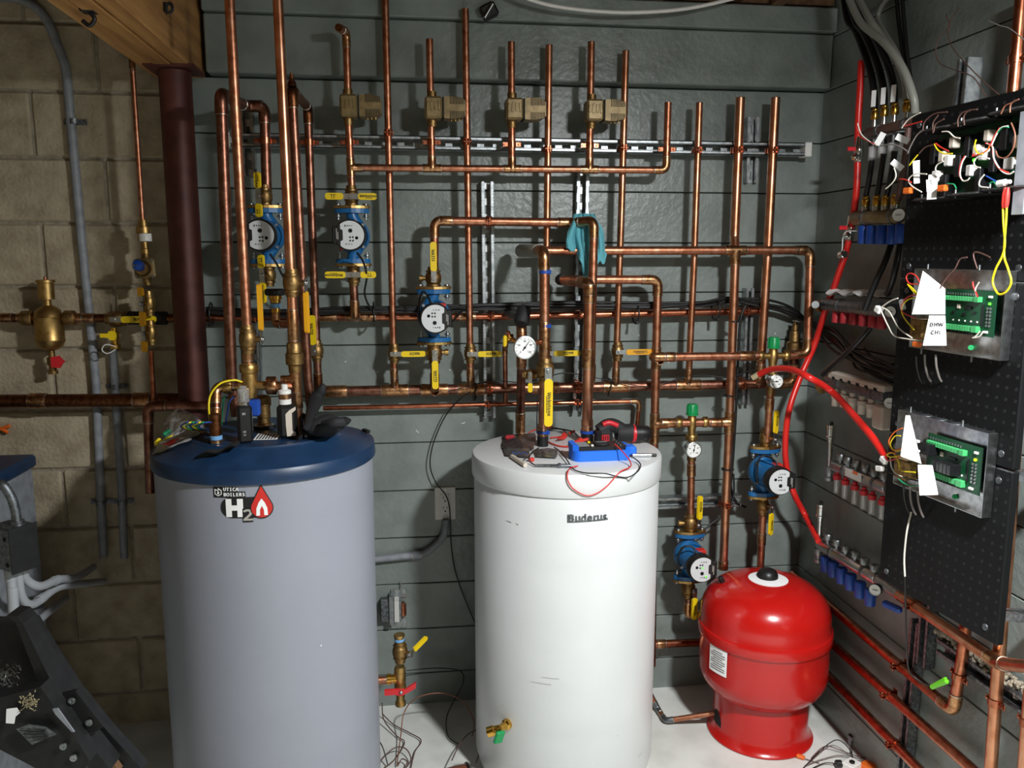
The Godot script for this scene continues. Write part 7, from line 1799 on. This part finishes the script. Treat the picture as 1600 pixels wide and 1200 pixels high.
func rag_noise(sd: int, f := 9.0) -> FastNoiseLite:
	var n := FastNoiseLite.new()
	n.seed = sd
	n.frequency = f
	n.fractal_octaves = 3
	return n
func crumple(t: Node3D, called: String, m: Material, c: Array, lift: float, amp: float, sd: int) -> MeshInstance3D:
	# a crumpled sheet between four corner points, bulging upwards
	var n := rag_noise(sd)
	return obj(B.new().grid(22, 18, func(u: float, w: float) -> Vector3:
		var p: Vector3 = c[0].lerp(c[1], u).lerp(c[3].lerp(c[2], u), w)
		var e := 16.0 * u * (1 - u) * w * (1 - w)
		return p + Vector3(n.get_noise_3d(p.x, p.y + 3, p.z) * amp * 0.6, lift * e + absf(n.get_noise_3d(p.x, p.y, p.z)) * amp, n.get_noise_3d(p.z, p.x, p.y + 7) * amp * 0.6), 0.0008), called, m, t)
func small_things() -> void:
	var up := Vector3.UP
	# --- teal towel over the pipe elbow ---
	var tw := thing("teal_towel", "teal terry towel draped over the bridging pipe", "towel", P(912, 348, 0.15))
	var edge := Curve.new()
	for q in [[0.0, 388], [0.1, 392], [0.22, 393], [0.32, 405], [0.45, 434], [0.62, 436], [0.72, 420], [0.85, 408], [0.94, 413], [1.0, 398]]: edge.add_point(Vector2(q[0], q[1] / 500.0))
	obj(B.new().grid(44, 34, func(u: float, w: float) -> Vector3:
		var top := lerpf(897.0, 930.0, u)
		var bot := lerpf(884.0, 948.0, u)
		var s := pow(w, 0.75)
		var px := lerpf(top, bot, s) + 2.0 * sin(w * 7.0 + u * 5.0)
		var py := lerpf(334.0 + 4.0 * absf(u - 0.45), edge.sample(u) * 500.0, w)
		var z := 0.15 + 0.012 * sin(u * 15.0 + w * 2.0) * (0.3 + w) + 0.006 * sin(u * 31.0 - w * 3.0) - 0.028 * pow(1.0 - w, 6.0)
		return P(px, py, z), 0.004), "front_drape", M.towel, tw)
	obj(B.new().grid(24, 18, func(u: float, w: float) -> Vector3:
		return P(lerpf(898, 930, u) + 4.0 * w * sin(u * 9.0), lerpf(334, 392, w), 0.122 - 0.024 * minf(w * 5.0, 1.0) + 0.006 * sin(u * 12.0)), 0.004), "back_drape", M.towel, tw)
	# --- things on the grey tank ---
	var h := 1.113
	var b1 := thing("wire_bag", "clear plastic bag of coiled coloured wires on the grey tank", "bag", Y(300, 668, h))
	crumple(b1, "plastic", M.bag_clear, [Y(256, 660, h - 0.01), Y(300, 655, h), Y(332, 684, h), Y(268, 690, h - 0.01)], 0.05, 0.03, 3)
	for q in [[M.wire_blue, 290, 0.0], [M.wire_yellow, 293, 0.4], [M.wire_green, 298, 0.2], [M.wire_blue, 304, 0.1], [M.wire_yellow, 308, 0.6], [M.wire_green, 313, 0.3], [M.wire_blue, 318, 0.5]]:
		var x: float = q[1]
		wire(b1, [Y(x + 14, 672, h + 0.01), Y(x + 4, 672, h + 0.02), Y(x - 6, 668, h + 0.045), Y(x - 6, 664, h + 0.065), Y(x + 4, 660, h + 0.078), Y(x + 12, 660, h + 0.07)], 0.0022, q[0])
	var b2 := thing("clip_bag", "clear plastic bag of crocodile clip leads at the edge of the grey tank's lid", "bag", Y(275, 690, 1.116))
	crumple(b2, "plastic", M.bag_clear, [Y(262, 676, 1.098), Y(312, 668, 1.108), Y(300, 690, 1.108), Y(236, 712, 1.078)], 0.02, 0.015, 8)
	for q in [[M.wire_yellow, [[252, 690], [270, 680], [292, 668], [306, 664], [310, 670], [300, 678]]], [M.wire_white, [[250, 692], [272, 683], [290, 674], [304, 668], [312, 676], [298, 682], [276, 686]]], [M.wire_red, [[256, 695], [268, 690], [280, 685]]], [M.wire_yellow, [[284, 676], [296, 668], [304, 672], [294, 678]]], [M.wire_white, [[258, 690], [280, 680], [296, 678], [306, 680]]]]:
		var pts := []
		for r in q[1]: pts.append(Y(r[0], r[1], 1.115))
		wire(b2, pts, 0.0022, q[0])
	for q in [[M.wire_green, 255, 680, 266, 672], [M.wire_yellow, 243, 694, 250, 686], [M.wire_orange, 302, 672, 316, 674], [M.wire_red, 262, 694, 274, 688]]:
		obj(B.new().cyl(Y(q[1], q[2], 1.108), Y(q[3], q[4], 1.118), 0.006, 8, 0.002), "clip_boot", q[0], b2)
	cord("yellow_wire", "yellow wire arching over the taped nipple on the grey tank", [Y(332, 676, h + 0.01), P(327, 650, 0.64), P(328, 620, 0.64), P(343, 600, 0.64), P(365, 594, 0.63), P(378, 597, 0.62)], 0.0026, M.wire_yellow, "wire")
	cord("loose_wire", "green and blue wire ends behind the black vaporizer", [Y(346, 664, h + 0.02), P(349, 626, 0.56), P(352, 619, 0.56)], 0.002, M.wire_green, "wire")
	cord("loose_wire", "blue wire slanting behind the black vaporizer", [Y(352, 664, h + 0.02), P(358, 630, 0.56), P(368, 618, 0.56)], 0.002, M.wire_blue, "wire")
	var v := Y(384, 691, h)
	var t := thing("vaporizer", "slim black vaporizer with a clear tank on the grey tank", "vaporizer", v)
	obj(B.new().box(v + up * 0.048, Vector3(0.036, 0.096, 0.03), Basis(up, 0.3), 0.006), "body", M.black_plastic, t)
	obj(B.new().cyl(v + up * 0.096, v + up * 0.105, 0.0135, 16, 0.001), "collar", M.chrome, t)
	obj(B.new().lathe(v + up * 0.105, up, [[0.0, 0.0], [0.0145, 0.0], [0.0145, 0.028], [0.0, 0.028]], 18), "tank", M.clear, t)
	obj(B.new().cyl(v + up * 0.107, v + up * 0.13, 0.006, 10), "coil_head", M.chrome, t)
	obj(B.new().lathe(v + up * 0.133, up, [[0.0145, 0.0], [0.0145, 0.004], [0.009, 0.006], [0.0085, 0.012], [0.0, 0.012]], 16), "mouthpiece", M.clear, t)
	for q in [[0.076, 0.008], [0.03, 0.007], [0.022, 0.006]]:
		obj(B.new().box(v + Basis(up, 0.3) * Vector3(-0.003, q[0], 0.0152), Vector3(q[1], q[1] * 0.7, 0.001), Basis(up, 0.3)), "button", M.zinc, t)
	obj(B.new().box(v + Basis(up, 0.3) * Vector3(0.0182, 0.055, 0.0), Vector3(0.0008, 0.05, 0.012), Basis(up, 0.3)), "side_print", M.print_grey, t)
	v = Y(450, 684, h)
	t = thing("vaporizer", "stout black vaporizer with a beige panel and white top", "vaporizer", v)
	var vb := Basis(up, 0.25)
	obj(B.new().box(v + up * 0.045, Vector3(0.05, 0.09, 0.036), vb, 0.01), "body", M.black_plastic, t)
	obj(B.new().prism(poly([[-0.004, 0.002], [0.018, 0.002], [0.018, 0.012], [0.01, 0.014], [0.01, 0.062], [0.02, 0.07], [0.02, 0.078], [0.004, 0.07], [-0.006, 0.06], [-0.006, 0.03]]), v + vb * Vector3(0, 0.006, 0.0178), vb.x, up, 0.0022), "side_panel", M.cream_plastic, t)
	obj(B.new().lathe(v + up * 0.09 + vb * Vector3(-0.004, 0, 0), up, [[0.0, 0.0], [0.0165, 0.0], [0.0165, 0.012], [0.0155, 0.013], [0.0, 0.013]], 18), "tank_base", M.white_plastic, t)
	obj(B.new().lathe(v + up * 0.103 + vb * Vector3(-0.004, 0, 0), up, [[0.0, 0.0], [0.0155, 0.0], [0.0155, 0.014], [0.0, 0.014]], 18), "tank_glass", M.fitting, t)
	obj(B.new().lathe(v + up * 0.117 + vb * Vector3(-0.004, 0, 0), up, [[0.0, 0.0], [0.017, 0.0], [0.0165, 0.008], [0.0085, 0.012], [0.0085, 0.022], [0.0065, 0.024], [0.0, 0.0235]], 18), "mouthpiece", M.white_plastic, t)
	# gloves
	t = thing("work_gloves", "pair of crumpled black work gloves on the back of the grey tank", "gloves", Y(505, 665, h))
	var g0 := Y(495, 668, h + 0.02)
	var gl := func(pts: Array, rr: Array, called: String) -> void:
		var path := smooth(pts, 5)
		var rad := []
		for i in path.size():
			var f := float(i) / (path.size() - 1) * (rr.size() - 1)
			var k := mini(int(f), rr.size() - 2)
			rad.append(lerpf(rr[k], rr[k + 1], f - k))
		obj(B.new().tube(path, rad, 12), called, M.glove, t)
	gl.call([Y(478, 672, h + 0.02), Y(492, 668, h + 0.03), Y(515, 664, h + 0.035), Y(535, 662, h + 0.03)], [0.004, 0.024, 0.03, 0.012], "palm")
	gl.call([Y(480, 668, h + 0.04), P(492, 628, 0.5), P(503, 608, 0.48), P(505, 600, 0.47)], [0.008, 0.02, 0.013, 0.003], "thumb")
	for k in 4:
		gl.call([Y(505, 662, h + 0.03 + k * 0.006), Y(522, 660, h + 0.032 + k * 0.008), Y(540, 658, h + 0.02 + k * 0.012), Y(548 - k * 3, 656, h + 0.02 + k * 0.014)], [0.008, 0.013, 0.012, 0.003], "finger")
	obj(B.new().grid(20, 10, func(u: float, w: float) -> Vector3: return Y(472, 676, h + 0.004).lerp(Y(540, 664, h + 0.02), u) + Vector3(0, 0.03 * sin(u * PI) * sin(w * PI) + 0.004 * sin(u * 17.0 + w * 5.0), (w - 0.5) * 0.1), 0.003), "cuff", M.glove, t)
	gl.call([Y(470, 684, h + 0.008), P(471, 655, 0.56), P(474, 648, 0.55), P(477, 655, 0.55), Y(478, 682, h + 0.008)], [0.004, 0.0045, 0.0045, 0.0045, 0.004], "glove_loop")
	t = thing("black_pad", "flat black rubber flap lying on the grey tank's lid", "pad", Y(345, 704, h))
	obj(B.new().grid(14, 6, func(u: float, w: float) -> Vector3: return Y(312, 712, 1.1).lerp(Y(372, 696, 1.116), u) + Vector3(0.0, 0.004 * sin(u * 9.0), (w - 0.5) * 0.06 * (0.4 + 0.6 * u)), 0.003), "flap", M.glove, t)
	# --- things on the white tank ---
	h = 1.0
	t = thing("antistatic_bag", "dark crumpled antistatic bag of parts on the white tank", "bag", Y(812, 686, h))
	crumple(t, "foil", M.bag_foil, [Y(787, 682, h + 0.002), Y(838, 677, h + 0.004), Y(836, 703, h + 0.004), Y(783, 702, h + 0.002)], 0.009, 0.011, 21)
	obj(B.new().box(Y(797, 683, h + 0.014), Vector3(0.03, 0.012, 0.02), Basis(up, -0.2), 0.003), "red_label", M.dark_red_plastic, t)
	t = thing("antistatic_bag", "silver crumpled foil bag with blue print beside the dark bag", "bag", Y(805, 706, h))
	crumple(t, "foil", M.zinc, [Y(786, 702, h + 0.002), Y(830, 700, h + 0.004), Y(826, 716, h + 0.003), Y(790, 713, h + 0.002)], 0.006, 0.009, 30)
	for k in 6:
		obj(B.new().box(Y(802 + k * 4, 707 + (k % 2) * 2, h + 0.016), Vector3(0.006, 0.002, 0.005), Basis(up, k * 0.7)), "blue_print", M.wire_blue, t)
	t = thing("antistatic_bag", "small shiny silver foil packet beside the black nipple", "bag", Y(855, 709, h))
	crumple(t, "foil", M.zinc, [Y(836, 704, h + 0.002), Y(872, 703, h + 0.003), Y(868, 716, h + 0.003), Y(838, 715, h + 0.002)], 0.008, 0.012, 40)
	t = thing("marker_pen", "cream coloured pen lying on the white tank", "pen", Y(812, 720, h))
	obj(B.new().cyl(Y(800, 713, h + 0.007), Y(821, 727, h + 0.007), 0.0065, 12, 0.001), "barrel", M.cream_plastic, t)
	t = thing("test_probe", "dark grey multimeter probe with a red tip guard on the white tank", "probe", Y(865, 727, h))
	obj(B.new().lathe(Y(893, 728, h + 0.006), Y(836, 727, h + 0.006) - Y(893, 728, h + 0.006), [[0.0, 0.0], [0.004, 0.0], [0.006, 0.01], [0.006, 0.03], [0.008, 0.032], [0.008, 0.036], [0.0045, 0.04], [0.0035, 0.1], [0.0, 0.102]], 12), "handle", M.zinc_dull, t)
	obj(B.new().box(Y(830, 718, h + 0.006), Vector3(0.018, 0.011, 0.013), Basis(up, 0.1), 0.003), "red_cap", M.wire_red, t)
	# multimeter
	var c := Y(936, 715, h)
	var mb := Basis(up, 0.03)
	t = thing("multimeter", "blue and black digital multimeter lying on the white tank", "multimeter", c)
	obj(B.new().prism(rrect(0.172, 0.088, 0.026, Vector2.ZERO, 6), c, mb.x, mb * Vector3(0, 0, -1), 0.03), "holster", M.meter_blue, t)
	obj(B.new().prism(poly([[-0.086, -0.03], [-0.07, -0.04], [-0.07, 0.04], [-0.086, 0.03]]), c + up * 0.03, mb.x, mb * Vector3(0, 0, -1), 0.016), "raised_end", M.meter_blue, t)
	obj(B.new().prism(poly([[0.068, -0.04], [0.085, -0.03], [0.085, 0.03], [0.068, 0.04]]), c + up * 0.03, mb.x, mb * Vector3(0, 0, -1), 0.007), "raised_end", M.meter_blue, t)
	obj(B.new().prism(rrect(0.15, 0.072, 0.01), c + up * 0.03 + mb * Vector3(-0.002, 0, 0), mb.x, mb * Vector3(0, 0, -1), 0.01), "case", M.black_plastic, t)
	obj(B.new().box(c + mb * Vector3(-0.052, 0.0408, -0.004), Vector3(0.036, 0.0016, 0.05), mb, 0.0004), "screen", M.conduit, t)
	obj(B.new().cyl(c + mb * Vector3(0.006, 0.039, 0), c + mb * Vector3(0.006, 0.046, 0), 0.024, 24, 0.002), "range_dial", M.black_rubber, t)
	obj(B.new().box(c + mb * Vector3(0.006, 0.047, 0), Vector3(0.034, 0.003, 0.006), mb, 0.001), "dial_grip", M.zinc_dull, t)
	for q in [[-0.026, -0.022, M.yellow], [-0.026, 0.02, M.white_plastic]]:
		obj(B.new().cyl(c + mb * Vector3(q[0], 0.039, q[1]), c + mb * Vector3(q[0], 0.0445, q[1]), 0.0045, 10, 0.001), "button", q[2], t)
	for k in 3:
		obj(B.new().cyl(c + mb * Vector3(0.056, 0.039, -0.022 + k * 0.022), c + mb * Vector3(0.056, 0.044, -0.022 + k * 0.022), 0.005, 10), "jack", M.zinc_dull, t)
		obj(B.new().cyl(c + mb * Vector3(0.056, 0.04, -0.022 + k * 0.022), c + mb * Vector3(0.056, 0.0445, -0.022 + k * 0.022), 0.003, 8), "jack_hole", M.hole_black, t)
	obj(B.new().box(c + mb * Vector3(0.097, 0.018, -0.012), Vector3(0.03, 0.026, 0.04), mb, 0.005), "probe_holder", M.meter_blue, t)
	cord("meter_lead", "red multimeter lead looping down over the white tank's rim", [Y(961, 694, h + 0.048), Y(975, 708, h + 0.03), Y(985, 722, h + 0.012), Y(984, 730, h + 0.006), C(968, 738, WT, 0.291), C(950, 758, WT, 0.291), C(932, 771, WT, 0.291), C(915, 774, WT, 0.291), C(896, 764, WT, 0.291), C(887, 750, WT, 0.291), Y(887, 738, h + 0.006), Y(892, 731, h + 0.006), Y(903, 728, h + 0.006)], 0.0018, M.wire_red)
	cord("meter_lead", "black multimeter lead curving along the white tank's rim", [Y(866, 699, h + 0.012), Y(876, 706, h + 0.01), Y(886, 719, h + 0.008), Y(896, 733, h + 0.005), Y(915, 739, h + 0.005), Y(945, 740, h + 0.005), C(962, 744, WT, 0.291), C(980, 746, WT, 0.291), Y(995, 738, h + 0.004), Y(1001, 727, h + 0.006), Y(994, 718, h + 0.01), Y(983, 712, h + 0.02)], 0.0018, M.black_cable)
	cord("meter_lead", "black lead looping from the foil bag across the white tank's lid", [Y(836, 727, h + 0.006), Y(829, 722, h + 0.008), Y(827, 714, h + 0.03), Y(832, 706, h + 0.03), Y(842, 700, h + 0.01)], 0.002, M.black_cable)
	cord("clip_lead", "red clip lead coiled behind the blue-tied pipe on the white tank", [Y(820, 682, h + 0.004), Y(832, 673, h + 0.004), Y(855, 668, h + 0.004), Y(878, 671, h + 0.004), Y(884, 677, h + 0.004), Y(876, 682, h + 0.004), Y(860, 684, h + 0.005)], 0.0024, M.wire_red)
	cord("clip_lead", "red clip lead running to the red crocodile clips", [Y(856, 690, h + 0.004), Y(870, 696, h + 0.004), Y(888, 698, h + 0.004), Y(904, 696, h + 0.004)], 0.0024, M.wire_red)
	cord("clip_lead", "black clip lead arching behind the blue-tied pipe", [Y(862, 669, h + 0.004), Y(880, 671, h + 0.006), Y(896, 675, h + 0.006), Y(904, 684, h + 0.005), Y(906, 692, h + 0.005)], 0.0024, M.black_cable)
	for q in [[870, 686, 890, 677, "upper"], [888, 693, 906, 689, "lower"]]:
		var a := Y(q[0], q[1], h + 0.01)
		var b := Y(q[2], q[3], h + 0.014)
		t = thing("crocodile_clip", "red crocodile clip on the white tank, %s of the pair" % q[4], "clip", a)
		var bx := (b - a).normalized()
		obj(B.new().prism(poly([[0.0, 0.0], [0.03, -0.008], [0.05, -0.006], [0.052, 0.004], [0.04, 0.012], [0.03, 0.006]]), a, bx, up, 0.008), "clip", M.wire_red, t)
		obj(B.new().cyl(b, b + bx * 0.03, 0.005, 8, 0.001), "boot", M.wire_red, t)
	# drill
	c = Y(944, 697, h)
	t = thing("cordless_drill", "black and red cordless drill lying behind the multimeter", "drill", c)
	var db := Basis(up, 0.06)
	var dpos := func(x: float, y: float, z: float) -> Vector3: return c + db * Vector3(x, y, z)
	obj(B.new().box(dpos.call(0.0, 0.028, -0.01), Vector3(0.05, 0.056, 0.055), db, 0.012), "battery", M.black_rubber, t)
	obj(B.new().box(dpos.call(-0.002, 0.026, 0.0185), Vector3(0.024, 0.026, 0.004), db, 0.003), "red_vent", M.red_plastic, t)
	for k in 3:
		obj(B.new().box(dpos.call(-0.009 + k * 0.007, 0.03, 0.0212), Vector3(0.0028, 0.014, 0.001), db), "vent_slot", M.hole_black, t)
	obj(B.new().tube(smooth([dpos.call(-0.012, 0.045, -0.012), dpos.call(0.012, 0.06, -0.014), dpos.call(0.035, 0.06, -0.016), dpos.call(0.06, 0.046, -0.016)], 5), 0.022, 14), "grip", M.black_rubber, t)
	obj(B.new().tube(smooth([dpos.call(-0.006, 0.068, 0.002), dpos.call(0.014, 0.074, 0.004), dpos.call(0.04, 0.064, 0.006)], 5), 0.008, 10), "red_stripe", M.red_plastic, t)
	obj(B.new().lathe(dpos.call(0.04, 0.036, -0.014), db.x, [[0.0, 0.0], [0.022, 0.002], [0.027, 0.012], [0.028, 0.055], [0.0, 0.055]], 22), "motor_housing", M.black_rubber, t)
	obj(B.new().lathe(dpos.call(0.09, 0.034, -0.013), db.x, [[0.027, 0.0], [0.0285, 0.002], [0.0285, 0.01], [0.026, 0.012]], 22), "red_ring", M.red_plastic, t)
	obj(B.new().lathe(dpos.call(0.1, 0.033, -0.012), db.x, [[0.026, 0.0], [0.026, 0.024], [0.023, 0.026], [0.023, 0.044], [0.019, 0.05], [0.012, 0.052], [0.012, 0.046], [0.0, 0.046]], 22), "chuck", M.black_plastic, t)
	t = thing("steel_probe", "short steel rod with a black tip in front of the drill chuck", "rod", Y(1008, 711, h))
	obj(B.new().cyl(Y(988, 711, h + 0.006), Y(1018, 711, h + 0.006), 0.0055, 12, 0.001), "rod", M.steel, t)
	obj(B.new().cyl(Y(1017, 711, h + 0.006), Y(1026, 711, h + 0.006), 0.0045, 10, 0.001), "tip", M.black_plastic, t)
